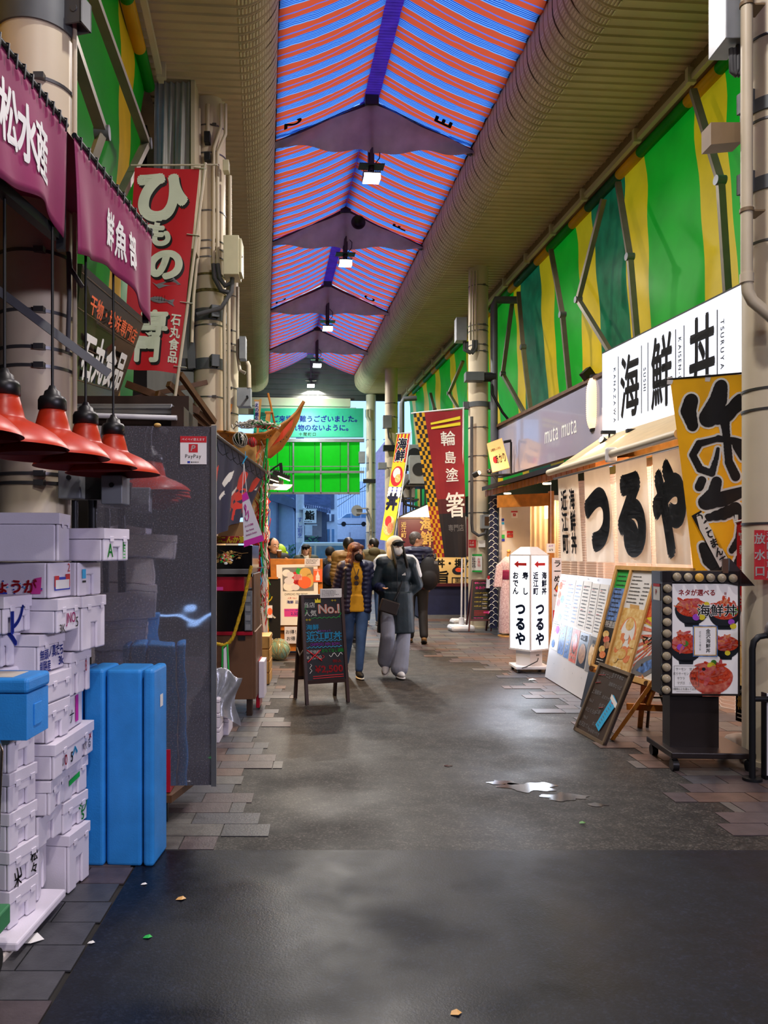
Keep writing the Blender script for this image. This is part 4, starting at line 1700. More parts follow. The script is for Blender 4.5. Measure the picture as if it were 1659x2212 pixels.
m = MB()
NU, NV = 170, 90
m.grid(lambda u, v: fN_(u, 1 - v), NU, NV)
for j in range(NV):
    for i in range(NU):
        for pts, mi in PRINT:
            if inside((i + .5) / NU, 1 - (j + .5) / NV, pts):
                m.m[j * NU + i] = mi
m.build('cloth', ['noren_navy', 'crab_red', 'ink_white'], t)
m = MB()
m.tube([fN(-.02, -.01), fN(1.03, -.01)], .016)
for k in range(9):
    p = fN(.05 + k * .112, .02, .012)
    m.tube([p, p + Vector((.02, 0, -.10)), p + Vector((.05, 0, -.13)), p + Vector((.09, 0, -.11))], .004, n=6)
m.build('rod', 'dark_steel', t)
# donation pennant
mat('pennant_white', 'dfdde6', .6, var=.02)
X, d = (540 - CX) * 6.6 / F, 6.6
q = local(X, d, Zc(1182, 6.6))
t = thing('donation_pennant', 'white and magenta donation pennant hung from strings on the navy curtain', 'pennant', cw(X, d, Zc(1182, 6.6)), HD())
pq = [q(523, 1069), q(533, 1062), q(571, 1168), q(527, 1182)]
m = MB()
f = bil(pq)
m.hexa([f(0, 1, -.004), f(1, 1, -.004), f(1, 1, 0), f(0, 1, 0)], [f(0, 0, -.004), f(1, 0, -.004), f(1, 0, 0), f(0, 0, 0)])
m.build('card', 'pennant_white', t)
m = MB()
qrect(m, pq, 0, 1, 0, .14, .002, 0)
qrect(m, pq, 0, 1, .88, 1, .002, 0)
pts = [f(u, v, .006) for u, v in ((.30, .32), (.22, .24), (.34, .20), (.42, .26), (.3, .36), (.26, .42), (.4, .38), (.55, .34), (.5, .46), (.36, .52), (.22, .50), (.18, .44))]
m.tube(pts, .0035, n=6)
qtext(m, pq, 'ちいさな募金', .40, .62, .10, .045, .003, b=.02)
qtext(m, pq, 'Noto Peninsula', .42, .71, .072, .05, .003, b=.02)
qtext(m, pq, 'Earthquake Donation', .46, .79, .066, .05, .003, b=.02)
m.build('lettering', 'ink_magenta', t)
m = MB()
for a in (0, 1):
    m.tube([pq[a], q(527, 1000)], .003, n=6)
m.tube([q(524, 1002), q(528, 994), q(534, 985)], .006, n=6, mi=1)
m.tube([q(530, 990), q(530, 975)], .003, n=6, mi=1)
m.build('string', ['ink_white', 'ink_cyan'], t)

# refrigerated display case on a brown base
X, d = (505 - CX) * 7.2 / F, 7.2
q = local(X, d)
P = lambda a, b: (q(a, b)[0], q(a, b)[2])
mat('cabinet_brown', '6b4a33', .5, var=.08)
mat('case_black', '0b0a0c', .12)
mat('case_red', 'a8122c', .3)
t = thing('display_case', 'dark glass display case with a red band on a brown base', 'display case', cw(X, d), HD())
x0, x1 = P(380, 0)[0], P(546, 0)[0]


def band(name, a, b, ya, yb, y0, y1, m_, bev=.004):
    k = MB()
    p, r_ = P(a, yb), P(b, ya)
    k.bx(p[0], r_[0], y0, y1, p[1], r_[1])
    return k.build(name, m_, t, bevel=bev)


o = band('base_cabinet', 380, 546, 1372, 1511, 0, .75, 'cabinet_brown')
band('base_hinge', 514, 530, 1374, 1383, -.008, 0, 'dark_steel', 0)
for a in (388, 532):
    band('leg', a, a + 12, 1511, 1548, .02, .12, 'wood_dark')
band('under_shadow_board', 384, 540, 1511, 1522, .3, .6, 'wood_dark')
band('red_rim', 380, 546, 1364, 1372, -.02, .75, 'case_red')
band('lower_case', 380, 530, 1278, 1364, -.01, .72, 'case_black')
mat('strip_grey', '6d7278', .4, var=.25, vs=30)
o = band('rack_front', 529, 545, 1276, 1362, -.03, .5, 'strip_grey')
for j in range(4):
    k = MB()
    p, r_ = P(531, 1300 + j * 20), P(542, 1288 + j * 20)
    k.bx(p[0], r_[0], -.036, -.03, p[1], r_[1])
    k.build('price_card', 'box_grey', o)
band('red_panel', 380, 528, 1246, 1277, -.015, .7, 'case_red')
p = P(480, 1272)
k = MB()
k.bx(p[0] - .3, p[0] + .01, -.02, -.015, p[1] - .012, p[1] + .018)
k.build('price_strip', 'ink_pink', t)
band('upper_frame', 380, 546, 1239, 1246, -.02, .75, 'case_black')
band('counter_strip', 380, 540, 1229, 1240, -.05, .75, 'galvanised')
o = band('upper_case', 380, 545, 1178, 1229, 0, .7, 'case_black')
k = MB()
for j in range(60):
    a, b = R.gauss(488, 9), R.gauss(1206, 5)
    pp = P(a, b)
    k.ell((pp[0], -.012 + R.uniform(0, .01), pp[1]), (R.uniform(.008, .02), .006, R.uniform(.008, .016)), 8, 6, mi=R.choice([0, 1, 1, 2, 3, 3, 4]))
for j in range(16):
    pp = P(R.gauss(488, 8), 1208)
    k.tube([(pp[0], -.004, pp[1]), (pp[0] + R.uniform(-.05, .08), -.006, pp[1] + R.uniform(.02, .07)), (pp[0] + R.uniform(-.1, .16), -.008, pp[1] + R.uniform(.0, .09))], .0015, n=5, mi=3)
k.build('flower_print', ['ink_red', 'ink_gold', 'ink_green', 'wood_pale', 'ink_white'], o)
mat('sign_maroon_red', '8c1a22', .4)
o = band('name_board', 380, 526, 1158, 1174, -.02, .2, 'sign_maroon_red')
k = MB()
for (a, b, s_, tx) in ((471, 1161.5, .030, '金沢'), (471, 1169, .030, '名産')):
    pp = P(a, b)
    k.text(tx, (pp[0], -.025, pp[1]), s_, b=.03)
pp = P(503, 1166)
k.text('こんか漬', (pp[0], -.025, pp[1]), .062, b=.05, sx=.9)
k.build('lettering', 'ink_yellow', o)
mat('mesh_beige', 'a08050', .6)
band('backboard', 466, 525, 1126, 1158, .15, .2, 'mesh_beige')
band('side_panel', 544, 549, 1240, 1365, .0, .7, 'wood_brown')
band('side_panel', 545, 552, 1365, 1511, .02, .75, 'cabinet_brown')
# small dark and red/white box hanging by the base
X2, d2 = (560 - CX) * 7.6 / F, 7.6
q2 = local(X2, d2)
t = thing('cool_box', 'thin dark red and white foam box leaning at the brown base', 'box', cw(X2, d2), HD())
for (a, b, ya, yb, mm, nm, y0) in ((549, 556, 1412, 1490, 'black_plastic', 'rack', -.05), (555, 563, 1424, 1528, 'case_red', 'red_side', -.1), (561, 573, 1425, 1503, 'foam_white', 'foam_side', -.12)):
    p, r_ = q2(a, yb), q2(b, ya)
    k = MB()
    k.bx(p[0], r_[0], y0, y0 + .3, p[2] if nm != 'red_side' else .02, r_[2])
    k.build(nm, mm, t, bevel=.005)
# yellow rope
mat('rope_yellow', 'c8a018', .7, var=.3, vs=60)
t = thing('rope', 'yellow and black twisted rope hanging across the display case', 'rope', U(500, 1390, 6.95))
O = U(500, 1390, 6.95)
m = MB()
pts = [U(a, b, 6.95) - O for a, b in ((543, 1222), (535, 1260), (525, 1305), (512, 1350), (503, 1378), (494, 1389), (484, 1394), (470, 1391), (440, 1383))]
pp = []
for i in range(len(pts) - 1):
    for j in range(4):
        pp.append(pts[i].lerp(pts[i + 1], j / 4))
m.tube(pp, [.013 + .004 * (i % 2) for i in range(len(pp))], n=8)
m.build('cord', 'rope_yellow', t)
m = MB()
fr = [(481, 1398), (491, 1392), (494, 1450), (483, 1476), (479, 1460)]
m.tube([U(a, b, 6.9) - O for a, b in fr], .008, closed=True, mi=0)
m.poly([U(a, b, 6.9) - O for a, b in ((483, 1402), (483, 1470), (491, 1450), (489, 1396))], 1)
m.build('hanging_tag', ['ink_green', 'pennant_white'], t)
# silver sheet over foam boxes
for k, (a, b, ya, yb, dd) in enumerate(((463, 474, 1510, 1600, 6.2), (475, 494, 1480, 1588, 6.45))):
    q3 = local((b - CX) * dd / F, dd)
    z1 = Zc(ya, dd)
    n = 3
    for j in range(n):
        t = thing('fish_crate', 'small white foam box %s of the %s pile behind the plastic panel edge' % (['at the bottom', 'in the middle', 'on top'][j], ['near', 'far'][k]), 'crate', cw((b - CX) * dd / F, dd, z1 / n * j), HD(), 'foam boxes behind the panel')
        m = MB()
        m.bx(-.3, 0, 0, .28, 0.003, z1 / n - .03)
        m.build('body', 'foam_white', t, bevel=.008)
        m = MB()
        m.bx(-.303, .003, -.003, .283, z1 / n - .028, z1 / n)
        m.build('lid', 'foam_white', t, bevel=.006)
mat('silver_sheet', 'a8acb4', .3, .4, var=.2, vs=12, bump=.6, bs=14)
t = thing('silver_sheet', 'crumpled silver sheet draped over the small foam boxes', 'sheet', cw((480 - CX) * 6.4 / F, 6.4, .47), HD())
m = MB()


def fs(u, v):
    x = -.22 + .36 * u
    y = -.10 + .22 * math.sin(v * 3) * .3
    drop = max(0, v - .35) * .55
    return (x + .03 * math.sin(v * 9 + u * 5), -.05 - .12 * (v - .2) + .03 * math.sin(u * 17 + v * 6), .05 - drop + .02 * math.sin(u * 13) - (.12 * max(0, u - .75) * 3) + .05 * u)


m.grid(fs, 26, 22)
m.build('sheet', 'silver_sheet', t)

# wooden corner column hung with nets, flags and wire rack
d = 9.6
X = (561 - CX) * d / F
q = local(X, d)
t = thing('stall_post', 'pale wooden corner post of the second stall wrapped in red and green netting', 'post', cw(X, d), HD())
x0, x1 = q(543, 0)[0], q(574, 0)[0]
m = MB()
m.bx(x0, x1, 0, .16, 0, Zc(962, d))
m.build('post', 'wood_pale', t, bevel=.006)
m = MB()
m.bx(q(566, 0)[0], q(577, 0)[0], -.04, .1, Zc(1395, d), Zc(1060, d))
m.build('white_strip', 'white_paper', t)
m = MB()
p, r_ = q(499, 1000), q(555, 964)
m.bx(p[0], r_[0], -.12, .3, p[2], r_[2])
m.bx(q(537, 0)[0], q(556, 0)[0], -.12, .3, Zc(1035, d), Zc(1000, d))
m.build('header_board', 'wood_pale', t, bevel=.006)
mat('net_red', 'd81e28', .7)
mat('net_green', '1c9a40', .7)
mat('net_white', 'd8d4c8', .7)
m = MB()
for k in range(120):
    a = R.uniform(552, 580)
    y0 = R.uniform(955, 1330)
    ln = R.uniform(30, 130)
    mi = R.choices([0, 1, 2], [4, 1.2, 3.6])[0]
    pts = []
    for j in range(6):
        w_ = a + 5 * math.sin(j * 1.7 + k) + R.uniform(-2, 2)
        s_ = q(w_, y0 + ln * j / 5)
        pts.append((s_[0], -.06 + .05 * math.sin(k * 3 + j), s_[2]))
    m.tube(pts, R.uniform(.003, .006), n=5, mi=mi)
for pts in ([(580, 950), (572, 1000), (566, 1060), (563, 1120), (566, 1180), (570, 1240)], [(578, 950), (577, 1010), (574, 1080), (570, 1150)]):
    m.tube([(q(a, b)[0], -.10, q(a, b)[2]) for a, b in pts], .013, n=6, mi=1)
for ya, yb, a, b in ((1010, 1040, 558, 575), (1063, 1100, 571, 577), (1210, 1290, 556, 562), (1105, 1150, 558, 572)):
    p, r_ = q(a, yb), q(b, ya)
    m.poly([(p[0], -.07, p[2]), (r_[0], -.07, p[2]), (r_[0], -.07, r_[2]), (p[0], -.07, r_[2])], 0)
m.build('netting', ['net_red', 'net_green', 'net_white'], t)['kind'] = 'stuff'
m = MB()
xa, xb = q(544, 0)[0], q(556, 0)[0]
za, zb = Zc(1305, d), Zc(1205, d)
for k in range(4):
    x = xa + (xb - xa) * k / 3
    m.tube([(x, -.22, za), (x - .02, -.22, zb)], .004, n=5)
for k in range(12):
    z = za + (zb - za) * k / 11
    m.tube([(xa - .02, -.22, z), (xb, -.22, z), (xb + .02, -.05, z)], .003, n=5)
for z in (za + .02, zb - .12):
    m.tube([(xa, -.24, z), (q(575, 0)[0], -.24, z + .01)], .007, n=6)
m.build('wire_rack', 'galvanised', t)
m = MB()
m.poly([(q(549, 0)[0], -.2, Zc(1300, d)), (q(554, 0)[0], -.2, Zc(1356, d)), (q(558, 0)[0], -.2, Zc(1352, d)), (q(556, 0)[0], -.2, Zc(1300, d))], 0)
m.poly([(q(567, 0)[0], -.2, Zc(1310, d)), (q(573, 0)[0], -.2, Zc(1378, d)), (q(579, 0)[0], -.2, Zc(1378, d)), (q(571, 0)[0], -.2, Zc(1308, d))], 0)
m.poly([(q(567, 0)[0], -.09, Zc(1225, d)), (q(571, 0)[0], -.09, Zc(1285, d)), (q(575, 0)[0], -.09, Zc(1270, d)), (q(573, 0)[0], -.09, Zc(1180, d))], 0)
m.tube([(q(565, 0)[0], -.12, Zc(1203, d)), (q(568, 0)[0], -.12, Zc(1225, d)), (q(563, 0)[0], -.12, Zc(1240, d)), (q(567, 0)[0], -.12, Zc(1255, d)), (q(564, 0)[0], -.12, Zc(1264, d))], .008, n=6, mi=1)
m.build('paper', ['white_paper', 'ink_cyan'], t)
# shelf lights
t = thing('track_light', 'cluster of black bar lights shining beside the wooden boat', 'light', U(612, 1036, 9.8), HD())
O = U(612, 1036, 9.8)
Ri = Matrix.Rotation(-HD(), 3, 'Z')
g = lambda a, b, dd=9.8: Ri @ (U(a, b, dd) - O)
mat('lamp_warm', 'ffe2b0', .4, em=14, var=0)
for a, b, c, e in ((590, 1020, 626, 1034), (577, 1029, 602, 1037), (582, 1040, 612, 1044)):
    p0, p1 = g(a, b), g(c, e)
    m = MB()
    m.bar(p0, p1, .07, .05)
    for k in range(8):
        pp = p0.lerp(p1, (k + .5) / 8)
        m.bx(pp.x - .006, pp.x + .006, pp.y - .03, pp.y + .03, pp.z + .02, pp.z + .045)
    o = m.build('light_bar', 'black_plastic', t)
    m = MB()
    m.bar(p0.lerp(p1, .3) + Vector((0, -.02, -.027)), p1 + Vector((0, -.02, -.027)), .05, .008)
    m.build('light_face', 'lamp_warm', o)
m = MB()
m.bar(g(608, 1022), g(606, 1000), .04, .02)
m.tube([g(575, 1025), g(590, 1012), g(604, 1003)], .01)
m.build('bracket', 'black_plastic', t)
m = MB()
m.hexa([g(562, 1058, 9.7), g(620, 1058, 9.7), g(630, 1052, 9.9), g(562, 1052, 9.9)], [g(562, 1046, 9.7), g(622, 1054, 9.7), g(632, 1047, 9.9), g(562, 1043, 9.9)])
m.build('shade_board', 'white_paint', t)
area('stall_glow', U(605, 1050, 9.75), cw(-.05, 10.4, .5), .5, 80, (1, .60, .22), .15)
spot('stall_glow', U(612, 1046, 9.8), cw(-.30, 11.2, .9), 150, (1, .74, .38), 95, .8, .08)
spot('stall_glow', U(590, 1056, 9.9), cw(-.55, 10.0, 0.2), 120, (1, .58, .2), 120, .9, .1)

# model boat on the stall roof
d = 9.7
X = (560 - CX) * d / F
zb = Zc(985, d)
q = local(X, d, zb)
mat('boat_wood', 'c07a30', .35, var=.25, vs=10)
mat('boat_red', 'd8401c', .4)
t = thing('model_boat', 'wooden model fishing boat with a tall curved prow on the stall roof', 'boat', cw(X, d, zb), HD())
keel = [(462, 955), (490, 975), (520, 984), (550, 990), (580, 985), (605, 965), (625, 935), (642, 900), (652, 868)]
rim = [(462, 932), (490, 936), (520, 942), (550, 944), (575, 940), (600, 925), (622, 908), (640, 888), (655, 864)]
wid = [.16, .24, .30, .32, .30, .24, .14, .06, .02]
n = len(keel)
m = MB()
for sg in (-1, 1):
    vs = []
    for k in range(n):
        a, b = q(*keel[k]), q(*rim[k])
        for j in range(5):
            u = j / 4
            vs.append((a[0] + (b[0] - a[0]) * u, sg * wid[k] * (u ** .6) + .15, a[2] + (b[2] - a[2]) * u))
    m.add(vs, [(k * 5 + j, k * 5 + j + 1, (k + 1) * 5 + j + 1, (k + 1) * 5 + j) if sg < 0 else ((k + 1) * 5 + j, (k + 1) * 5 + j + 1, k * 5 + j + 1, k * 5 + j) for k in range(n - 1) for j in range(4)], False)
m.build('hull', 'boat_wood', t, solid=.02)
m = MB()
for sg in (-1, 1):
    m.tube([(q(*rim[k])[0], sg * (wid[k] + .01) + .15, q(*rim[k])[2]) for k in range(n)], .018, n=6)
m.tube([(q(*keel[k])[0], .15, q(*keel[k])[2]) for k in range(4, n)] + [(q(656, 862)[0], .15, q(656, 862)[2])], .022, n=6)
m.bar((q(575, 975)[0], -.16, q(575, 975)[2]), (q(603, 936)[0], -.10, q(603, 936)[2]), .03, .06)
for k in range(24):
    a = 470 + k * 6.5
    m.ell((q(a, 0)[0], -.155 + (0 if a < 590 else .12), q(0, 950 + 6 * math.sin(k))[2]), .007, 6, 5, mi=1)
m.build('gunwale', ['boat_wood', 'dark_steel'], t)
m = MB()
for sg in (-1,):
    m.poly([(q(588, 968)[0], -.13, q(588, 968)[2]), (q(612, 948)[0], -.055, q(612, 948)[2]), (q(630, 920)[0], .05, q(630, 920)[2]), (q(636, 897)[0], .07, q(636, 897)[2]), (q(612, 930)[0], -.06, q(612, 930)[2])])
m.build('red_stripe', 'boat_red', t)
m = MB()
m.tube([(q(592, 912)[0], .15, q(592, 912)[2]), (q(577, 844)[0], .15, q(577, 844)[2])], .013, n=8)
m.tube([(q(483, 932)[0], .15, q(483, 932)[2]), (q(497, 868)[0], .15, q(497, 868)[2])], .013, n=8)
m.build('mast', 'boat_wood', t)
m = MB()
p, r_ = q(569, 922), q(583, 888)
m.hexa([(p[0], .1, p[2]), (r_[0] - .02, .1, p[2]), (r_[0] - .02, .2, p[2]), (p[0], .2, p[2])], [(p[0] + .03, .1, r_[2]), (r_[0], .1, r_[2]), (r_[0], .2, r_[2]), (p[0] + .03, .2, r_[2])])
m.bx(p[0] + .01, r_[0] + .03, .09, .21, r_[2], r_[2] + .015)
m.build('deck_plate', 'wood_pale', t)
m = MB()
m.bar((q(556, 940)[0], .0, q(556, 940)[2]), (q(563, 862)[0], .0, q(563, 862)[2]), .025)
m.bar((q(549, 865)[0], .0, q(549, 865)[2]), (q(564, 866)[0], .0, q(564, 866)[2]), .02)
m.build('name_stand', 'wood_pale', t)
m = MB()
p, r_ = q(551, 914), q(559, 868)
m.bx(p[0], r_[0], -.02, -.005, p[2], r_[2])
m.text('えの恵丸', ((p[0] + r_[0]) / 2, -.025, (p[2] + r_[2]) / 2), .055, vert=True, b=.03, mi=1)
m.build('name_board', ['pennant_white', 'ink_blue'], t)
# glass floats on the roof
mat('float_dark', '20281f', .05, var=.2, spec=.8, coat=.6)
mat('float_pinkish', '6d4a48', .08, var=.2, coat=.6)
mat('float_green', '8fb59a', .08, var=.25, vs=5, coat=.8, trans=.35)
for lab, px, py, r_, mm, dd in (('large dark glass fishing float in a net on the stall roof', 519, 950, .090, 'float_dark', 9.3), ('smaller reddish glass fishing float in red netting on the stall roof', 545, 955, .055, 'float_pinkish', 9.3)):
    O = U(px, py, dd)
    t = thing('glass_float', lab, 'float', O, HD())
    m = MB()
    m.ell((0, 0, 0), r_, 28, 18)
    m.build('ball', mm, t)
    m = MB()
    for k in range(10):
        a = R.uniform(0, PI)
        ax = Vector((math.cos(a), math.sin(a) * .6, R.uniform(-.4, .4))).normalized()
        b1 = ax.orthogonal().normalized()
        b2 = ax.cross(b1)
        m.tube([(b1 * math.cos(j * PI / 10) + b2 * math.sin(j * PI / 10)) * (r_ * 1.02) for j in range(20)], .0035, n=5, closed=True, mi=0)
    m.build('net', 'net_white' if r_ > .08 else 'net_red', t)
t = thing('net_heap', 'tangled heap of white, green and red fishing net on the floats', 'net', U(540, 925, 9.3), HD())
m = MB()
for k in range(60):
    a = R.uniform(-.15, .2)
    pts = [(a + .08 * math.sin(k + j * .9) + .02 * j, R.uniform(-.08, .08), .04 - .1 * abs(a) * 2 + R.uniform(-.02, .06)) for j in range(6)]
    m.tube(pts, R.uniform(.004, .008), n=5, mi=0 if a < .05 else R.choice([1, 1, 2, 0]))
m.build('net', ['net_white', 'net_green', 'net_red'], t)['kind'] = 'stuff'
# wooden crates and the large green float on the ground
d = 8.9
X = (565 - CX) * d / F
q = local(X, d)
t = thing('wooden_crate', 'pale slatted wooden crate stack at the foot of the stall post', 'crate', cw(X, d), HD())
x0, x1 = q(546, 0)[0], q(582, 0)[0]
zt = Zc(1377, d)
m = MB()
for k in range(4):
    z0 = zt / 4 * k + .01
    m.bx(x0, x1, 0, .02, z0, z0 + zt / 4 - .016)
    m.bx(x1 - .02, x1, 0, .45, z0, z0 + zt / 4 - .016)
m.build('slats', 'wood_pale', t, bevel=.003)
m = MB()
m.bx(x0 + .01, x1 - .02, .02, .43, .02, zt - .01)
m.bx(x0, x1, 0, .45, zt - .01, zt + .01)
m.build('inner_box', 'wood_pale', t)
d = 10.9
r_ = .148
t = thing('glass_float', 'big pale green glass fishing float in a rope net on the ground', 'float', cw((603 - CX) * d / F, d, r_ + .004), HD())
m = MB()
m.ell((0, 0, 0), r_, 36, 24)
m.build('ball', 'float_green', t)
mat('twine', '9a8a5c', .8, var=.2)
m = MB()
for k in range(14):
    a = k * PI / 14
    ax = Vector((math.cos(a * 2.3), math.sin(a * 2.3) * .5, .5 * math.sin(k * 1.3))).normalized()
    b1 = ax.orthogonal().normalized()
    b2 = ax.cross(b1)
    m.tube([(b1 * math.cos(j * PI / 14) + b2 * math.sin(j * PI / 14)) * (r_ * 1.012) for j in range(28)], .004, n=5, closed=True)
m.build('net', 'twine', t)

# wooden menu stand with the fish bowl poster
d = 11.4
X = (640 - CX) * d / F
q = local(X, d)
P = lambda a, b: (q(a, b)[0], q(a, b)[2])
t = thing('menu_stand', 'orange wooden stand with a lit white fish bowl poster by the stall', 'menu stand', cw(X, d), HD())
m = MB()
p0, p1 = P(583, 1362), P(697, 1207)
m.hexa([(p0[0] + .04, 0, p0[1]), (p1[0], 0, p0[1]), (p1[0], .06, p0[1]), (p0[0] + .04, .06, p0[1])], [(p0[0], .03, p1[1]), (p1[0], .03, p1[1]), (p1[0], .09, p1[1]), (p0[0], .09, p1[1])])
m.build('board', 'wood_orange', t, bevel=.004)
m = MB()
m.bx(P(596, 0)[0], p1[0], .05, .25, P(0, 1398)[1], p0[1])
m.bx(P(614, 0)[0], p1[0], -.02, .25, P(0, 1406)[1], P(0, 1390)[1])
m.bx(P(610, 0)[0], p1[0], -.02, .25, 0, .04, 1)
m.build('base', ['wood_orange', 'wood_dark'], t)
QP = [Vector((P(597, 0)[0], -.005, P(0, 1220)[1])), Vector((P(686, 0)[0], -.005, P(0, 1218)[1])), Vector((P(688, 0)[0], -.03, P(0, 1350)[1])), Vector((P(601, 0)[0], -.03, P(0, 1350)[1]))]
m = MB()
qslab(m, QP, .004)
qrect(m, QP, .14, .90, .05, .44, .002, 1)
for (u, v, ru, rv, mi) in ((.30, .36, .15, .08, 0), (.24, .14, .10, .06, 0), (.33, .17, .09, .05, 7), (.48, .22, .15, .10, 2), (.55, .12, .08, .05, 3), (.70, .14, .14, .08, 4), (.68, .30, .16, .10, 5), (.80, .26, .10, .12, 4), (.56, .30, .14, .06, 2), (.45, .38, .10, .05, 7), (.30, .27, .12, .06, 7)):
    qdisc(m, QP, u, v, ru, rv, .003 + .0003 * mi, mi)
for k in range(7):
    qrect(m, QP, .42 + k * .03, .43 + k * .03, .16, .26, .007, 7)
m.poly([bil(QP)(u, v, .008) for u, v in ((.46, .11), (.52, .05), (.58, .12), (.52, .11))][::-1], 3)
qtext(m, QP, 'OHMICHO FISH BOWL', .47, .49, .055, .05, .003, mi=6)
qtext(m, QP, '人気 No.1', .36, .555, .055, .04, .003, mi=2)
qtext(m, QP, '(10種盛)', .74, .55, .055, .035, .003, mi=6)
qtext(m, QP, '海鮮 近江町丼', .50, .62, .085, .06, .003, mi=8, b=.02)
qrect(m, QP, .16, .66, .73, .86, .002, 9)
qtext(m, QP, 'おもてなし価格', .36, .755, .05, .03, .004, mi=8)
qtext(m, QP, '2,500', .44, .81, .10, .065, .004, mi=8, b=.01)
m.build('poster', ['white_paper', 'ink_grey', 'ink_red', 'ink_green', 'ink_gold', 'ink_orange', 'ink_black', 'pennant_white', 'ink_blue', 'ink_pink'], t)
m = MB()
p0, p1 = P(658, 1222), P(691, 1206)
m.bx(p0[0], p1[0], -.02, -.01, p0[1], p1[1])
m.scrib(p0[0] + .02, p1[0] - .02, p0[1] + .02, p1[1] - .01, -.021, 4, 1)
m.build('paper_tag', ['pennant_white', 'ink_black'], t)
m = MB()
p0, p1 = P(677, 1257), P(696, 1229)
m.bx(p0[0], p1[0], -.025, -.012, p0[1], p1[1])
cx, cz = (p0[0] + p1[0]) / 2, (p0[1] + p1[1]) / 2
m.bx(cx - .028, cx + .028, -.028, -.025, cz - .07, cz, 1)
m.prism([(cx - .02, cz), (cx + .02, cz), (cx + .008, cz + .04), (cx + .006, cz + .06), (cx - .006, cz + .06), (cx - .008, cz + .04)], -.028, -.025, 1)
m.text('TAKE OUT', (cx, -.029, cz - .035), .012, mi=0)
m.scrib(p0[0] + .01, p1[0] - .01, cz + .065, cz + .09, -.026, 2, 1)
mark(m.build('takeout_card', ['ink_orange', 'white_paper'], t), 'orange take-out card')
m = MB()
p0, p1 = P(615, 1389), P(650, 1353)
m.bx(p0[0], p1[0], -.06, -.05, p0[1], p1[1])
m.text('お得！', (p0[0] + .11, -.062, p0[1] + .165), .065, mi=1, b=.01)
m.text('お得', (p0[0] + .09, -.062, p0[1] + .07), .065, mi=1, b=.01)
m.build('bargain_sign', ['pennant_white', 'ink_black'], t)
# narrow orange blackboard and poster behind the post
t = thing('menu_board', 'narrow orange framed blackboard half hidden behind the stall post', 'blackboard', cw((583 - CX) * 11.2 / F, 11.2), HD())
q = local((583 - CX) * 11.2 / F, 11.2)
m = MB()
x0 = q(576, 0)[0]
for a, b, c, e in ((576, 580, 1247, 1405), (576, 600, 1247, 1251)):
    m.bx(q(a, 0)[0], q(b, 0)[0], .06, .09, Zc(e, 11.2), Zc(c, 11.2))
m.build('frame', 'wood_orange', t)
m = MB()
m.bx(q(579, 0)[0], q(605, 0)[0], .08, .10, .02, Zc(1250, 11.2))
m.text('人 2', (q(583, 0)[0], .075, Zc(1350, 11.2)), .16, vert=True, mi=1, b=.03)
m.text('ノ', (q(583, 0)[0], .075, Zc(1295, 11.2)), .1, mi=2, b=.04)
m.build('board', ['black_matt', 'ink_white', 'ink_yellow'], t)
m = MB()
m.bx(q(575, 0)[0], q(588, 0)[0], .02, .03, Zc(1335, 11.2), Zc(1308, 11.2))
m.disc(q(583, 0)[0], Zc(1321, 11.2), .035, .05, .018, 1)
m.build('poster', ['pennant_white', 'ink_orange'], t)

# A-board in front
d = 7.95
X = .0
A = G(694, 1512)
t = thing('sidewalk_board', 'dark framed sidewalk blackboard with bright chalk prices near the left stall', 'blackboard', A, HD(0) + math.radians(20))
wB, hB = .215, 1.06
y_f, y_t = -.17, .0
mat('board_brown', '3a2622', .4, var=.1)
mat('slate_black', '111013', .45, var=.2, vs=4)
for sg in (-1, 1):
    fr = lambda x, s: (x, (y_f * (1 - s)) * (1 if sg < 0 else -1) + (0.018 * sg), hB * s)
    m = MB()
    for x in (-wB, wB):
        m.bar(fr(x * 1.0, 0), fr(x * .98, 1), .035, .03, up=(1, 0, 0))
    m.bar(fr(-wB, .985), fr(wB, .985), .03, .035)
    m.bar(fr(-wB, .20), fr(wB, .20), .03, .035)
    o = m.build('front_frame' if sg < 0 else 'rear_frame', 'board_brown', t)
    m = MB()
    qd = [Vector(fr(-wB + .015, .97)), Vector(fr(wB - .015, .97)), Vector(fr(wB - .015, .21)), Vector(fr(-wB + .015, .21))]
    qslab(m, qd if sg < 0 else [qd[1], qd[0], qd[3], qd[2]], .012)
    if sg < 0:
        m.build('slate', 'slate_black', o)
        QS = qd
    else:
        m.build('back_panel', 'cabinet_brown', o)
m = MB()
m.tube([(-wB - .01, -.10, .52), (-wB - .02, -.02, .46), (-wB - .01, .10, .53)], .007, n=6)
m.build('stay_chain', 'beige_paint', t)
m = MB()
w = .008
qtext(m, QS, '当店', .14, .085, .16, .07, w, mi=0, b=.02)
qtext(m, QS, '人気', .16, .185, .17, .08, w, mi=0, b=.02)
qtext(m, QS, 'No.1', .66, .135, .32, .15, w - .002, mi=5, b=.05)
qtext(m, QS, 'No.1', .66, .135, .32, .15, w, mi=0, b=.015)
qtext(m, QS, '++', .80, .035, .13, .045, w, mi=4, b=.03)
qtext(m, QS, '++', .10, .265, .13, .05, w, mi=4, b=.03)
m.poly([bil(QS)(u, v, w) for u, v in ((.30, .06), (.30, .01), (.34, .03), (.37, .0), (.41, .03), (.45, .005), (.45, .06))][::-1], 4)


def wave(u0, u1, v, n, mi, amp=.008):
    m.tube([bil(QS)(u0 + (u1 - u0) * k / (n * 6), v + amp * math.sin(k * PI / 3), w) for k in range(n * 6 + 1)], .0022, n=5, mi=mi)


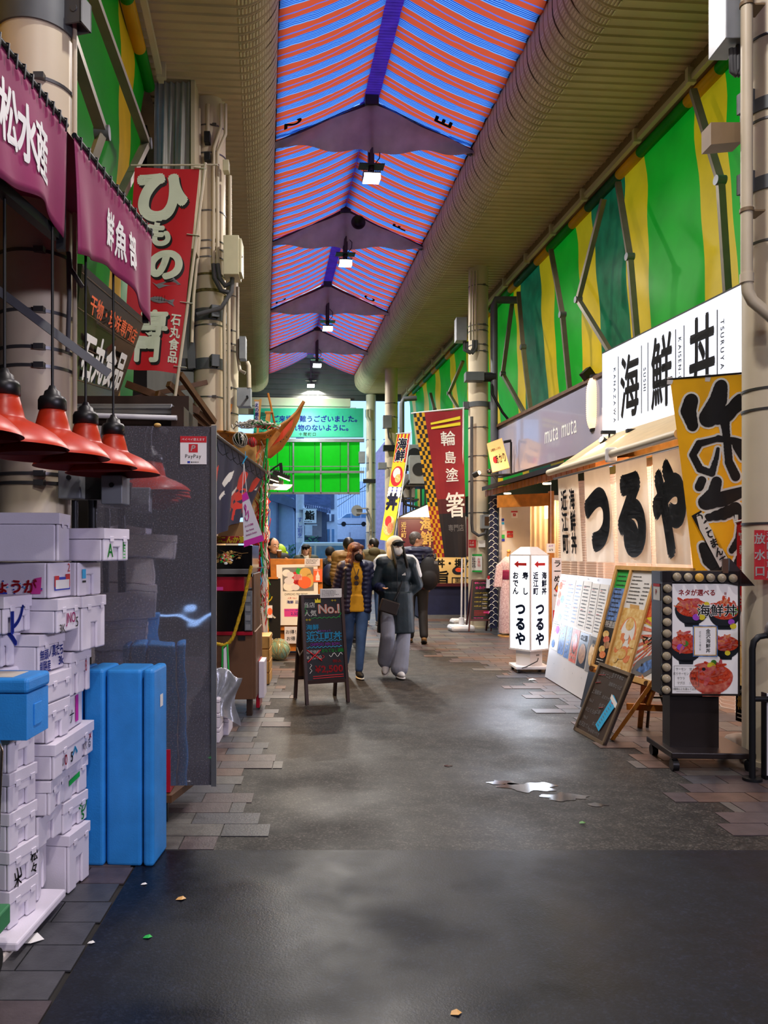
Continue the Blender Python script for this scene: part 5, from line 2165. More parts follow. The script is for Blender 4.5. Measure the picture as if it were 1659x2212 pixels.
wave(.18, .93, .245, 6, 2)
wave(.02, .95, .525, 9, 6)
wave(.02, .95, .60, 9, 6)
wave(.02, .40, .415, 4, 6)
for v0 in (.08, .80):
    m.tube([bil(QS)(.05 + .03 * math.sin(k * 1.6) + (.0 if v0 < .5 else .05), v0 + k * .016, w) for k in range(8)], .0025, n=5, mi=2 if v0 < .5 else 0)
m.tube([bil(QS)(.95 - .03 * math.sin(k * 1.6), .15 + k * .016, w) for k in range(7)], .0025, n=5, mi=2)
qtext(m, QS, '海鮮', .20, .355, .17, .07, w, mi=6, b=.02)
qtext(m, QS, 'おうみちょう', .50, .405, .06, .025, w, mi=7, b=.02)
qtext(m, QS, '近江町丼', .50, .465, .235, .10, w, mi=6, b=.025)
qtext(m, QS, 'OHMICHO FISH BOWL', .52, .565, .075, .048, w, mi=7, b=.015)
qtext(m, QS, '通常価格', .18, .655, .09, .05, w, mi=0, b=.01)
qtext(m, QS, '¥3,000', .20, .72, .13, .06, w, mi=0, b=.01)
for a, b in (((.02, .63), (.40, .765)), ((.38, .635), (.03, .775))):
    m.tube([bil(QS)(*a, w + .003), bil(QS)(*b, w + .003)], .006, n=6, mi=1)
qtext(m, QS, 'おもてなし価格', .70, .645, .085, .05, w, mi=2, b=.02)
qtext(m, QS, '税込', .80, .775, .12, .04, w, mi=1, b=.01)
m.tube([bil(QS)(.60 + k * .035, .70 + .025 * math.sin(k * 1.25), w) for k in range(11)], .0028, n=5, mi=0)
m.tube([bil(QS)(.42 + .05 * math.sin(k * .7), .70 + k * .008, w) for k in range(9)], .003, n=5, mi=1)
qtext(m, QS, '¥2,500', .58, .865, .24, .11, w, mi=1, b=.03)
for v in (.95, .975):
    m.tube([bil(QS)(.15, v, w), bil(QS)(.95, v - .01, w)], .004, n=6, mi=1)
m.build('chalk_writing', ['ink_white', 'ink_red', 'ink_green', 'ink_pink', 'ink_yellow', 'ink_orange', 'ink_cyan', 'ink_purple'], t)
m = MB()
m.bx(wB - .24, wB - .01, -.04, -.03, hB - .03, hB + .06)
m.scrib(wB - .225, wB - .03, hB - .02, hB + .05, -.042, 5, 1)
m.build('price_card', ['white_paper', 'ink_grey'], t)
# ---------------------------------------------------------------- right side shops
def lineu(px, A, B):
    """fraction along a street-frame line A-B (X, d) under a picture column"""
    k = (px - CX) / F
    return (k * A[1] - A[0]) / ((B[0] - A[0]) - k * (B[1] - A[1]))


def lp(A, B, u):
    return (A[0] + (B[0] - A[0]) * u, A[1] + (B[1] - A[1]) * u)


def walq(A, B, z0, z1):
    """upright quad along a line, far end on the left as seen from the street"""
    return [cw(A[0], A[1], z1), cw(B[0], B[1], z1), cw(B[0], B[1], z0), cw(A[0], A[1], z0)]


def rel(q, O):
    return [p - O for p in q]


# grey fascia
mat('fascia_grey', '9d9bb0', .16, var=.03, vs=2, coat=.3)
FA, FB = (3.27, 15.3), (3.74, 10.4)
O = cw(3.5, 13, 2.9)
t = thing('shop_fascia', 'glossy lilac grey shop fascia with thin white muta muta lettering', 'fascia', O)
Q = rel(walq(FA, FB, 2.9, 3.85), O)
m = MB()
qslab(m, Q, .12)
m.build('panel', 'fascia_grey', t)
m = MB()
qslab(m, rel(walq((3.22, 15.35), (3.72, 10.4), 3.85, 3.9), O), .16)
m.build('top_trim', 'wood_brown', t)
m = MB()
u0, u1 = lineu(1176, FA, FB), lineu(1248, FA, FB)
qtext(m, Q, 'muta muta', (u0 + u1) / 2, .52, (u1 - u0) / 5.0, .42, .004)
m.build('lettering', 'ink_white', t)
t = thing('spot_lamp', 'small black lamp standing on the top edge of the grey fascia', 'lamp', cw(*lp(FA, FB, lineu(1266, FA, FB)), 3.9), HD())
m = MB()
m.bar((-.05, -.05, .03), (.06, -.02, .13), .10, .13)
m.bx(-.02, .02, -.02, .02, 0, .06)
m.build('body', 'black_plastic', t)
# eave with wooden soffit
EA, EB = (2.86, 14.6), (3.20, 9.6)
t = thing('shop_eave', 'narrow eave with black edge and orange wooden underside over the shop entrance', 'eave', cw(3.1, 13, 2.5))
O = cw(3.1, 13, 2.5)
m = MB()
a, b = cw(*EA, 2.60) - O, cw(*EB, 2.60) - O
c, e = cw(3.80, 9.6, 2.72) - O, cw(3.34, 14.6, 2.72) - O
up = Vector((0, 0, .07))
m.hexa([a, b, c, e], [a + up, b + up, c + up, e + up])
m.build('roof_edge', 'dark_steel', t)
m = MB()
dx = cw(.06, 0)
nb = 26
for k in range(nb):
    p, r_ = a.lerp(b, k / nb), a.lerp(b, (k + .86) / nb)
    p2, r2 = e.lerp(c, k / nb), e.lerp(c, (k + .86) / nb)
    dn = Vector((0, 0, -.11))
    m.hexa([p + dx + dn, r_ + dx + dn, r2 + dn, p2 + dn], [p + dx, r_ + dx, r2 - up, p2 - up])
m.build('wood_soffit', 'wood_orange', t)
for k, (X, d) in enumerate(((3.10, 13.6), (3.22, 11.6))):
    o = MB()
    o.cyl((0, 0, 0), (0, 0, .02), .06, n=20)
    t2 = thing('downlight', 'small round warm downlight under the eave, ' + ['nearer the red banner', 'nearer the white cloth curtains'][k], 'light', cw(X, d, 2.47))
    o.build('lens', 'lamp_warm', t2)
    spot('eave_glow', cw(X, d, 2.45), cw(X - .2, d - .3, 0), 90, (1, .62, .30), 130, .8, .06)
# entrance wall with stickers, curtain and frame
mat('wall_cream', 'd8d0c4', .5, var=.04)
t = thing('entrance_wall', 'white side wall with payment stickers at the shop entrance', 'wall panel', cw(3.1, 14.3), HD())
q = local(3.1, 14.3)
m = MB()
m.bx(q(1083, 0)[0], 1.6, 0, .08, 0, 2.5)
m.build('panel', 'wall_cream', t)
m = MB()
m.bx(q(1078, 0)[0], q(1083, 0)[0], -.02, .1, 0, 2.5)
m.bx(q(1062, 0)[0], q(1077, 0)[0], .12, .16, 0.1, 2.5, 1)
for k in range(40):
    z = .15 + .058 * k
    x = q(1065 + 8 * (k % 2), 0)[0]
    m.tube([(x - .05, .115, z), (x - .025, .115, z + .03), (x, .115, z + .04), (x + .025, .115, z + .03), (x + .05, .115, z)], .006, n=4, mi=2)
m.build('jamb', ['galvanised', 'noren_navy', 'ink_white'], t)
m = MB()


def stk(a, b, ya, yb, mi):
    p, r_ = q(a, yb), q(b, ya)
    m.bx(p[0], r_[0], -.006 - .001 * mi, 0, p[2], r_[2], mi)
    return (p[0] + r_[0]) / 2, (p[2] + r_[2]) / 2


stk(1104, 1118, 1104, 1119, 0)
stk(1104, 1118, 1104, 1107, 1)
c = stk(1108, 1114, 1109, 1115, 1)
m.text('P', (c[0], -.012, c[1]), .04, mi=0, b=.02)
stk(1082, 1090, 1119, 1146, 0)
stk(1083, 1089, 1120, 1126, 4)
stk(1083, 1089, 1128, 1133, 3)
stk(1082, 1090, 1155, 1163, 2)
stk(1082, 1090, 1164, 1169, 4)
c = stk(1095, 1108, 1147, 1161, 1)
m.text('d払い', (c[0], -.012, c[1] + .01), .04, mi=0, b=.02)
m.rect(c[0] - .03, c[0] + .03, c[1] - .04, c[1] - .03, -.012, 5)
m.build('sticker', ['white_paper', 'ink_red', 'ink_green', 'ink_cyan', 'ink_blue', 'ink_gold'], t)
mat('cloth_cream', 'e6d3b4', .7, var=.05, trl=.35)
t = thing('door_curtain', 'long cream curtain hanging in the warm entrance', 'curtain', cw(3.72, 13.4, .3), HD())
m = MB()
m.grid(lambda u, v: (-.28 + .56 * u, .035 * math.sin(u * 40), 2.05 * (1 - v)), 60, 4)
m.build('cloth', 'cloth_cream', t)
t = thing('entrance_frame', 'orange wooden door frame of the warm entrance', 'door frame', cw(3.6, 12.6), HD())
q = local(3.6, 12.6)
m = MB()
m.bx(q(1188, 0)[0], q(1197, 0)[0], 0, .12, 0, 2.45)
m.build('post', 'wood_orange', t, bevel=.005)
m = MB()
m.hexa([(q(1094, 0)[0], .6, 2.22), (q(1197, 0)[0], .0, 2.22), (q(1197, 0)[0], .1, 2.22), (q(1094, 0)[0], .7, 2.22)], [(q(1094, 0)[0], .6, 2.42), (q(1197, 0)[0], .0, 2.42), (q(1197, 0)[0], .1, 2.42), (q(1094, 0)[0], .7, 2.42)])
m.build('lintel', 'wood_orange', t)
m = MB()
p = q(1181, 1100, 12.9)
m.cyl((p[0], .3, p[2] - .15), (p[0], .3, p[2] + .1), .035, n=14)
m.build('wall_lamp', 'lamp_warm', t)
area('entrance_glow', cw(3.75, 13.0, 2.3), cw(3.6, 13.6, .8), .5, 26, (1, .62, .32), .4)
# shop interior behind the mesh curtain
mat('interior_warm', 'd9b48c', .7, var=.1)
m = MB()
A, B = cw(4.7, 14.2), cw(5.0, 5.9)
n_ = (B - A).normalized()
m.hexa([A, B, B + cw(.1, 0), A + cw(.1, 0)], [A + Vector((0, 0, 2.9)), B + Vector((0, 0, 2.9)), B + cw(.1, 0) + Vector((0, 0, 2.9)), A + cw(.1, 0) + Vector((0, 0, 2.9))])
A, B = cw(4.12, 10.6, 2.6), cw(4.35, 5.9, 2.6)
m.hexa([A, B, cw(5.0, 5.9, 2.6), cw(4.8, 10.6, 2.6)], [p + Vector((0, 0, .06)) for p in (A, B, cw(5.0, 5.9, 2.6), cw(4.8, 10.6, 2.6))])
struct(m.build('wall_shop', 'interior_warm'))
area('shop_interior', cw(4.45, 8.6, 2.5), cw(4.2, 8.6, 1.2), 3.6, 95, (1, .80, .70), .5)
mm_ = bpy.data.materials.new('mesh_curtain')
mm_.use_nodes = True
nt = mm_.node_tree
N, L_ = nt.nodes, nt.links
pb = N['Principled BSDF']
pb.inputs['Base Color'].default_value = (.80, .68, .62, 1)
tl = N.new('ShaderNodeBsdfTranslucent')
tl.inputs[0].default_value = (.85, .70, .62, 1)
tp = N.new('ShaderNodeBsdfTransparent')
tc = N.new('ShaderNodeTexCoord')
br = N.new('ShaderNodeTexBrick')
br.offset = 0
br.inputs['Scale'].default_value = 1
br.inputs['Mortar Size'].default_value = .006
br.inputs['Brick Width'].default_value = .03
br.inputs['Row Height'].default_value = .03
mp = N.new('ShaderNodeMapping')
mp.inputs['Rotation'].default_value = (PI / 2, 0, 0)
L_.new(tc.outputs['UV'], br.inputs['Vector'])
m1, m2 = N.new('ShaderNodeMixShader'), N.new('ShaderNodeMixShader')
m1.inputs[0].default_value = .6
L_.new(pb.outputs[0], m1.inputs[1])
L_.new(tl.outputs[0], m1.inputs[2])
m2.inputs[0].default_value = .28
L_.new(m1.outputs[0], m2.inputs[1])
L_.new(tp.outputs[0], m2.inputs[2])
L_.new(m2.outputs[0], N['Material Output'].inputs[0])
M['mesh_curtain'] = mm_
CA, CB = (3.42, 11.7), (3.80, 6.0)
for lab, ua, ub in (('pale see-through mesh curtain behind the left cloth curtains', 0, .5), ('pale see-through mesh curtain behind the right cloth curtain and easel', .505, 1.0)):
    a, b = lp(CA, CB, ua), lp(CA, CB, ub)
    O = cw(*a, .05)
    t = thing('mesh_curtain', lab, 'curtain', O, 0, 'mesh curtains of the shop front')
    m = MB()

    def fm(u, v, a=a, b=b, O=O):
        X, d = lp(a, b, u)
        return cw(X + .03 * math.sin(u * 60) - .02 * math.sin(u * 23), d, 2.45 - 2.4 * v) - O
    m.grid(fm, 110, 6)
    m.build('cloth', 'mesh_curtain', t)
    m = MB()
    for k in range(70):
        z = .05 + 2.38 * k / 70
        m.tube([Vector(fm(j / 55, 1 - k / 70)) - cw(.006, 0) for j in range(56)], .0022, n=3)
    m.build('weave', 'ink_white', t)['kind'] = 'stuff'
# cloth curtains with the shop name
mat('noren_white', 'e6e2d8', .75, var=.04, trl=.22)
NA, NB_ = (3.0, 10.35), (3.2, 7.15)
t = thing('curtain_rod', 'thin steel rod carrying the white cloth curtains', 'rod', cw(*NA, 2.45))
O = cw(*NA, 2.45)
m = MB()
m.tube([cw(*lp(NA, NB_, -.03), 2.445) - O, cw(*lp(NA, NB_, 1.05), 2.445) - O], .014, n=10)
m.build('rod', 'galvanised', t)
SPEC = [('narrow white cloth curtain with two columns of black shop lettering', 1205, 1248, None), ('white cloth curtain with a single big black tsu character', 1262, 1316, 'つ'),
        ('white cloth curtain with a big black ru character', 1330, 1396, 'る'), ('white cloth curtain with a big black ya character next to the yellow banner', 1409, 1481, 'や')]
for k, (lab, pa, pb_, ch) in enumerate(SPEC):
    ua, ub = lineu(pa, NA, NB_), lineu(pb_, NA, NB_)
    a, b = lp(NA, NB_, ua), lp(NA, NB_, ub)
    O = cw(*a, 1.37)
    t = thing('cloth_curtain', lab, 'curtain', O, 0, 'white shop name curtains')
    Q = rel(walq(a, b, 1.375, 2.44), O)
    f = bil(Q)
    fw = lambda u, v, w=0.0, f=f, k=k: f(.5 + (u - .5) * (1 + .05 * v), v, w + (.008 * math.sin(u * 11 + k) + .003 * math.sin(u * 27 + k)) * (.25 + v) - .05 * v)
    fl = lambda u, v, w=0.0, f=f: f(.5 + (u - .5) * (1 + .05 * v), v, w - .05 * v)
    m = MB()
    m.grid(lambda u, v: fw(u, 1 - v), 36, 14)
    m.build('cloth', 'noren_white', t)
    m = MB()
    if ch:
        qtext(m, fl, ch, .5, .52, .98, .86, .016, b=.085, nb=12)
    else:
        qtext(m, fl, '海鮮丼', .72, .54, .26, .255, .016, vert=True, b=.035, nb=8)
        qtext(m, fl, '近江町', .32, .54, .30, .255, .016, vert=True, b=.035, nb=8)
    m.build('lettering', 'ink_black', t)
# awning
mat('awning_cream', 'dcc9a0', .6, var=.05, trl=.3)
AW = [cw(3.62, 10.5, 2.99), cw(3.98, 7.0, 2.99), cw(3.10, 7.0, 2.53), cw(2.94, 10.5, 2.53)]
O = AW[3].copy()
t = thing('awning', 'cream fabric awning with a round front bar above the white cloth curtains', 'awning', O)
m = MB()
qslab(m, rel(AW, O), .008)
m.build('fabric', 'awning_cream', t)
m = MB()
m.tube([AW[3] - O, AW[2] - O], .042, n=14)
m.build('front_bar', 'cream_column', t)
m = MB()
m.hexa([p - O for p in (cw(3.66, 10.5, 2.62), cw(4.0, 7.0, 2.62), cw(4.1, 7.0, 2.62), cw(3.8, 10.5, 2.62))], [p - O for p in (cw(3.66, 10.5, 3.0), cw(4.0, 7.0, 3.0), cw(4.1, 7.0, 3.0), cw(3.8, 10.5, 3.0))])
m.build('casing', 'wood_pale', t)
m = MB()
c = cw(*lp((2.94, 10.5), (3.10, 7.0), .58), 2.53) - O
m.bar(c + Vector((0, 0, -.09)), c + Vector((0, 0, .07)), .12, .06)
m.build('bracket', 'white_plastic', t, bevel=.02)
# illuminated sign
WA, WB = (3.65, 10.5), (4.06, 7.75)
O = cw(*WA, 2.99)
t = thing('light_box_sign', 'large white lit sign with three black characters for seafood bowl', 'sign', O)
Q = rel(walq(WA, WB, 2.995, 4.095), O)
m = MB()
m.hexa([bil(Q)(-.006, 1.02, -.28), bil(Q)(1.006, 1.02, -.28), bil(Q)(1.006, 1.02, .0), bil(Q)(-.006, 1.02, .0)], [bil(Q)(-.006, -.02, -.28), bil(Q)(1.006, -.02, -.28), bil(Q)(1.006, -.02, .0), bil(Q)(-.006, -.02, .0)])
m.build('frame', 'black_plastic', t)
mat('sign_lit', 'e6eeff', .3, em=.78, var=0)
m = MB()
qrect(m, Q, 0, 1, 0, 1, .006)
m.build('lit_face', 'sign_lit', t)
m = MB()


def pu(px):
    return lineu(px, WA, WB)


for ch, a, b, va, vb in (('海', 1342, 1381, .17, .86), ('鮮', 1409, 1453, .13, .86), ('丼', 1491, 1545, .12, .86)):
    qtext(m, Q, ch, (pu(a) + pu(b)) / 2, (va + vb) / 2, (pu(b) - pu(a)) * 1.08, (vb - va) * 1.08, .009, b=.025)
for a in (1337, 1387, 1401, 1461, 1479, 1551):
    qrect(m, Q, pu(a) - .003, pu(a) + .003, .12, .86, .009)
f = bil(Q)
for tx, a, va in (('KANAZAWA', 1329, .55), ('SUSHI', 1394, .50), ('KAISEN-DON', 1470, .52), ('TSURUYA', 1562, .46)):
    m.text(tx, (0, 0, 0), 1, sp=1.35, sx=.075, sy=.028, b=.015, fn=lambda X, Y: f(pu(a) + Y, va + X, .009))
m.build('lettering', 'ink_black', t)
for k, (px, py, dd) in enumerate(((1311, 957, 9.9), (1366, 955, 9.3))):
    c = U(px, py, dd)
    t = thing('spotlight', 'black cylinder spotlight under the white lit sign, ' + ['left one', 'right one'][k], 'light', c, HD(), 'spotlights under the lit sign')
    m = MB()
    m.cyl((-.08, -.03, .04), (.08, .03, -.06), .045, n=20)
    m.build('barrel', 'black_plastic', t)
    m = MB()
    m.cyl((-.0815, -.0305, .041), (-.086, -.032, .043), .036, n=20)
    m.build('lens', 'lamp_warm', t)
    m = MB()
    m.bar((.03, .02, 0), (.05, .05, .13), .02)
    m.bx(-.05, .12, .02, .08, .12, .16)
    m.build('mount', 'black_plastic', t)
    spot('sign_spot', c + cw(-.12, -.04, .05), cw(2.9, dd - .6, 1.8), 60, (1, .74, .45), 90, .7, .04)
# paper lantern beside the sign
mat('lantern_paper', 'ffe3c0', .6, em=.9, emc='ffd9ac', var=0)
c = U(1290, 926, 11.0)
t = thing('paper_lantern', 'cream glowing paper lantern beside the left end of the lit sign', 'lantern', c)
hL = 108 * 11 / F
m = MB()
pr = []
for k in range(49):
    z = k / 48
    r_ = .10 + .045 * (1 - (2 * z - 1) ** 4) + .004 * math.cos(k * PI)
    pr.append((r_, z * hL))
m.lathe(pr, n=32)
m.build('paper', 'lantern_paper', t)
m = MB()
m.cyl((0, 0, -.03), (0, 0, .01), .10, n=28)
m.cyl((0, 0, hL - .01), (0, 0, hL + .05), .10, n=28)
m.build('rim', 'black_plastic', t)
area('lantern_glow', U(1283, 880, 10.6), cw(3.2, 10.5, 2.5), .2, 6, (1, .7, .4))
# tilted box lantern of the rental shop and its spot
t = thing('box_lantern', 'tilted glowing paper box lantern with brush writing on the second right column', 'lantern', U(1078, 1020, 14.2), HD())
q = local((1078 - CX) * 14.2 / F, 14.2, Zc(1020, 14.2))
m = MB()
a, b, c, e = q(1064, 1020), q(1101, 1010), q(1084, 946), q(1052, 958)
dv = Vector((.03, .16, 0))
m.hexa([Vector(a), Vector(b), Vector(b) + dv, Vector(a) + dv], [Vector(e), Vector(c), Vector(c) + dv, Vector(e) + dv])
mat('lantern_amber', 'f0c080', .6, em=.55, emc='f0b468', var=.1)
m.build('paper', 'lantern_amber', t)
m = MB()
ql = [Vector(e), Vector(c), Vector(b), Vector(a)]
qtext(m, ql, 'あかり', .62, .62, .22, .34, .006, vert=False, b=.02)
qtext(m, ql, 'お着物レンタル', .45, .28, .09, .10, .006, b=.02)
qdisc(m, ql, .28, .62, .12, .12, .006, 1)
m.build('writing', ['ink_black', 'ink_red'], t)
m = MB()
m.tube([q(1037, 1026), q(1060, 1027), q(1104, 1025)], .02)
m.tube([q(1104, 1025), q(1104, 955)], .02)
m.tube([q(1088, 955), q(1104, 952)], .025)
m.ell(q(1057, 1018), .045)
m.tube([q(1057, 1018), q(1072, 1035), q(1076, 1046)], .015)
m.build('arm', 'black_plastic', t)
m = MB()
a, b = Vector(q(1023, 1027)), Vector(q(1033, 1022))
m.cyl(a, b + Vector((.0, -.06, .0)), .05, n=18)
o = m.build('spot_head', 'black_plastic', t)
m = MB()
m.ell(b + Vector((0, -.065, 0)), (.035, .02, .035), 12, 8)
m.build('bulb', 'lamp_warm', o)
area('box_lantern_glow', U(1060, 1010, 13.8), cw(2.9, 15.3, 1.9), .2, 10, (1, .65, .35))
# four-sided lit stand
mat('stand_lit', 'f4f8ff', .3, em=1.35, var=0)
mat('ink_navy', '102c52', .5, var=0)
s_ = .325
t = thing('light_stand', 'four-sided white lit stand with red arrows and navy characters on castors', 'sign stand', cw((1146 - CX) * 9.7 / F, 9.7), HD() + math.radians(35))
m = MB()
m.bx(0, s_, 0, s_, .285, 1.445)
m.build('lit_box', 'stand_lit', t)
m = MB()
for x, y in ((0, 0), (s_, 0), (0, s_), (s_, s_)):
    m.bx(x - .008, x + .008, y - .008, y + .008, .28, 1.45)
m.bx(-.01, s_ + .01, -.01, s_ + .01, .272, .292)
c_ = s_ / 2
m.hexa([(-.01, -.01, 1.44), (s_ + .01, -.01, 1.44), (s_ + .01, s_ + .01, 1.44), (-.01, s_ + .01, 1.44)], [(-.01, -.01, 1.455), (s_ + .01, -.01, 1.455), (s_ + .01, s_ + .01, 1.455), (-.01, s_ + .01, 1.455)])
m.hexa([(0, 0, 1.455), (s_, 0, 1.455), (s_, s_, 1.455), (0, s_, 1.455)], [(.09, .09, 1.55), (s_ - .09, .09, 1.55), (s_ - .09, s_ - .09, 1.55), (.09, s_ - .09, 1.55)])
m.build('cap_frame', 'white_plastic', t)
m = MB()
m.bx(.05, s_ - .05, .05, s_ - .05, .08, .28)
m.rect(.16, .22, .20, .22, .049, 1)
m.build('pedestal', ['white_plastic', 'ink_grey'], t)
m = MB()
m.M = Matrix.Translation((c_, c_, 0)) @ Matrix.Rotation(math.radians(-35), 4, 'Z')
m.bx(-.21, .21, -.21, .19, .05, .085)
m.build('base_plate', 'white_plastic', t, bevel=.006)
for x, y in ((-.17, -.17), (.17, -.17), (-.17, .15), (.17, .15)):
    m = MB()
    m.M = Matrix.Translation((c_, c_, 0)) @ Matrix.Rotation(math.radians(-35), 4, 'Z')
    m.cyl((x - .015, y, .027), (x + .015, y, .027), .027, n=16)
    m.build('castor', 'black_plastic', t)
m = MB()
m.tube([(.20, .049, .17), (.1, -.02, .15), (-.05, .02, .09), (-.1, .15, .04), (-.02, .05, .012), (.3, -.2, .01)], .006)
m.build('cable', 'black_plastic', t)
m = MB()
R_ = dict(ux=(1, 0, 0), uy=(0, 0, 1), mi=0, b=.045, nb=8)
L2 = dict(ux=(0, -1, 0), uy=(0, 0, 1), mi=0, b=.045, nb=8)
for kw, X0 in ((R_, True), (L2, False)):
    at = (lambda x, z: (x * s_, -.004, z)) if X0 else (lambda x, z: (-.004, s_ * (1 - x), z))
    m.text('海鮮丼' if X0 else '寿　し', at(.76, 1.10), .095, vert=True, **kw)
    m.text('近江町' if X0 else 'おでん', at(.28, 1.10), .095, vert=True, **kw)
    kw2 = dict(kw)
    kw2['b'] = .06
    m.text('つるや', at(.52, .60), .165, vert=True, sp=1.12, **kw2)
    hd = [(.20, 1.335), (.42, 1.38), (.42, 1.352), (.82, 1.352), (.82, 1.318), (.42, 1.318), (.42, 1.29)]
    m.poly([at(x, z) for x, z in hd][::-1] if X0 else [at(x, z) for x, z in hd][::-1], 1)
m.build('lettering', ['ink_navy', 'ink_red'], t)
area('stand_glow', cw(2.0, 9.45, .95), cw(1.2, 8.8, 0.0), .3, 9, (.75, .82, 1.0), 1.0)
area('stand_glow', cw(2.50, 9.50, .95), cw(2.72, 8.9, .75), .3, 8, (.75, .85, 1.0), 1.0)
# small ramen sign
t = thing('ramen_sign', 'narrow upright ramen sign tucked behind the white lit stand', 'sign', cw((1204 - CX) * 11 / F, 11.0), HD())
q = local((1204 - CX) * 11 / F, 11)
m = MB()
p, r_ = q(1194, 1360), q(1213, 1205)
m.bx(p[0], r_[0], 0, .04, 0, r_[2])
m.text('ラーめん', (0, -.004, q(0, 1242)[2]), .105, vert=True, mi=1, b=.02)
m.disc(.01, q(0, 1272)[2], .045, .05, -.004, 2)
m.disc(.01, q(0, 1272)[2] + .01, .034, .035, -.006, 3)
m.text('なにわ', (0, -.004, q(0, 1286)[2]), .035, mi=1, b=.02)
m.rect(p[0], r_[0], .0, q(0, 1318)[2], -.004, 2)
m.build('board', ['pennant_white', 'ink_black', 'ink_red', 'ink_gold'], t)
# small price tags near the entrance
t = thing('price_tag', 'small white tag with purple writing hanging left of the cloth curtains', 'tag', U(1190, 1182, 11.2), HD())
m = MB()
m.bx(-.06, .06, 0, .006, -.08, .05)
m.text('ふぐ', (0, -.003, .02), .035, mi=1, b=.02)
m.text('¥9', (0, -.003, -.04), .05, mi=2)
m.build('card', ['white_paper', 'ink_purple', 'ink_black'], t)
m = MB()
m.tube([(0, .003, .05), (0, .003, .98)], .002, n=5)
m.build('string', 'ink_white', t)

# ------- leaning white menu panel
mat('menu_panel', 'd6d4d6', .35, var=.02)
mat('print_blue', '5a86c8', .4, var=.5, vs=30)
mat('print_red', 'c2362c', .4, var=.4, vs=30, col2='e8927a')
mat('print_brown', '8a5a40', .4, var=.5, vs=26, col2='c49a70')
mat('print_dark', '22262c', .3, var=.3)
mat('print_gold', 'd8a040', .35, var=.4, vs=24, col2='f4dca0')
mat('print_orange', 'e0703a', .35, var=.3, vs=40, col2='f0a070')
mat('roe_red', 'c0281c', .25, var=.4, vs=80, col2='e8603c')
mat('tuna_pink', 'c23a44', .35, var=.3, vs=30, col2='e07a78')
mat('leaf_green', '4c8a34', .4, var=.2)
PR = ['white_paper', 'ink_black', 'ink_red', 'print_blue', 'print_red', 'print_brown', 'print_dark', 'print_gold', 'print_orange', 'roe_red', 'tuna_pink', 'leaf_green', 'ink_yellow', 'ink_purple', 'ink_grey', 'ink_green']
QM = [cw(2.81, 9.55, 1.225), cw(2.79, 7.75, 1.225), cw(2.557, 7.70, .015), cw(2.585, 9.4, .015)]
O = QM[3].copy()
t = thing('menu_board', 'leaning white panel covered with seafood menu sheets beside the lit stand', 'menu panel', O)
QM = rel(QM, O)
m = MB()
qslab(m, QM, .03)
m.build('panel', 'menu_panel', t)
SH = [(.01, .20, .03, .72), (.21, .37, .04, .45), (.38, .52, .04, .45), (.53, .68, .04, .46), (.69, .82, .05, .46), (.83, .97, .05, .47),
      (.21, .34, .46, .74), (.35, .46, .46, .75), (.47, .62, .465, .76), (.63, .80, .47, .77), (.81, .97, .475, .78)]
for k, (a, b, v0, v1) in enumerate(SH):
    m = MB()
    qrect(m, QM, a, b, v0, v1, .003, 0)
    w_, h_ = b - a, v1 - v0
    if k == 0:
        for j, (uu, vv, mi) in enumerate(((.3, .12, 4), (.3, .25, 4), (.3, .36, 10), (.7, .30, 3), (.3, .55, 7), (.7, .55, 3), (.3, .72, 4), (.4, .92, 3), (.7, .72, 13))):
            qdisc(m, QM, a + w_ * uu, v0 + h_ * vv, w_ * .20, h_ * .055, .005, mi)
        qscrib(m, QM, a + w_ * .3, b - .01, v0 + .02, v0 + .08, 2, .005, 2, .5)
        qscrib(m, QM, a + .02, b - .02, v0 + .42, v0 + .48, 3, .005, 1, .4)
    elif k < 6:
        qscrib(m, QM, a + w_ * .12, b - w_ * .1, v0 + .03, v1 - .02, 9 + k, .005, [3, 3, 1, 1, 1][k - 1], .5)
        qscrib(m, QM, a + w_ * .15, b - w_ * .5, v0 + .045, v0 + .065, 1, .006, 2, .5)
        qscrib(m, QM, a + w_ * .15, b - w_ * .5, v0 + .24, v0 + .26, 1, .006, 2, .5)
    else:
        qrect(m, QM, a + .004, b - .004, v0 + .006, v1 - .006, .0045, (3, 3, 4, 6, 14)[k - 6])
        cu, cv = (a + b) / 2, v0 + h_ * .5
        if k == 8:
            qdisc(m, QM, cu, cv - .02, w_ * .34, h_ * .30, .006, 6)
            qdisc(m, QM, cu + .01, cv - .01, w_ * .26, h_ * .22, .0065, 9)
            qdisc(m, QM, cu - .02, cv - .06, w_ * .15, h_ * .12, .007, 8)
            qtext(m, QM, 'いくら', cu, v1 - .095, w_ * .26, .05, .008, mi=0, b=.03)
            qtext(m, QM, '三種・贅沢丼', cu, v1 - .045, w_ * .13, .028, .008, mi=0, b=.02)
        elif k == 9:
            qdisc(m, QM, cu, cv + .04, w_ * .42, h_ * .32, .006, 6)
            qdisc(m, QM, cu, cv + .03, w_ * .37, h_ * .28, .0065, 5)
            qtext(m, QM, 'のど黒', cu - .01, v0 + .05, w_ * .24, .055, .008, mi=1, b=.02)
        elif k == 10:
            qdisc(m, QM, cu, cv, w_ * .36, h_ * .3, .006, 7)
            qtext(m, QM, '蟹', cu, v0 + .06, w_ * .3, .06, .008, mi=1)
        else:
            for j in range(7):
                qrect(m, QM, a + w_ * R.uniform(.05, .8), a + w_ * R.uniform(.3, .95), v0 + h_ * j / 8 + .01, v0 + h_ * j / 8 + .02, .006, R.choice([3, 0, 4]))
    m.build('menu_sheet', PR, t)
m = MB()
for u in (.18, .42, .60, .78):
    qdisc(m, QM, u, .02, .006, .008, .006)
    qdisc(m, QM, u, .84, .003, .004, .006)
m.build('pin', 'ink_grey', t)['kind'] = 'stuff'

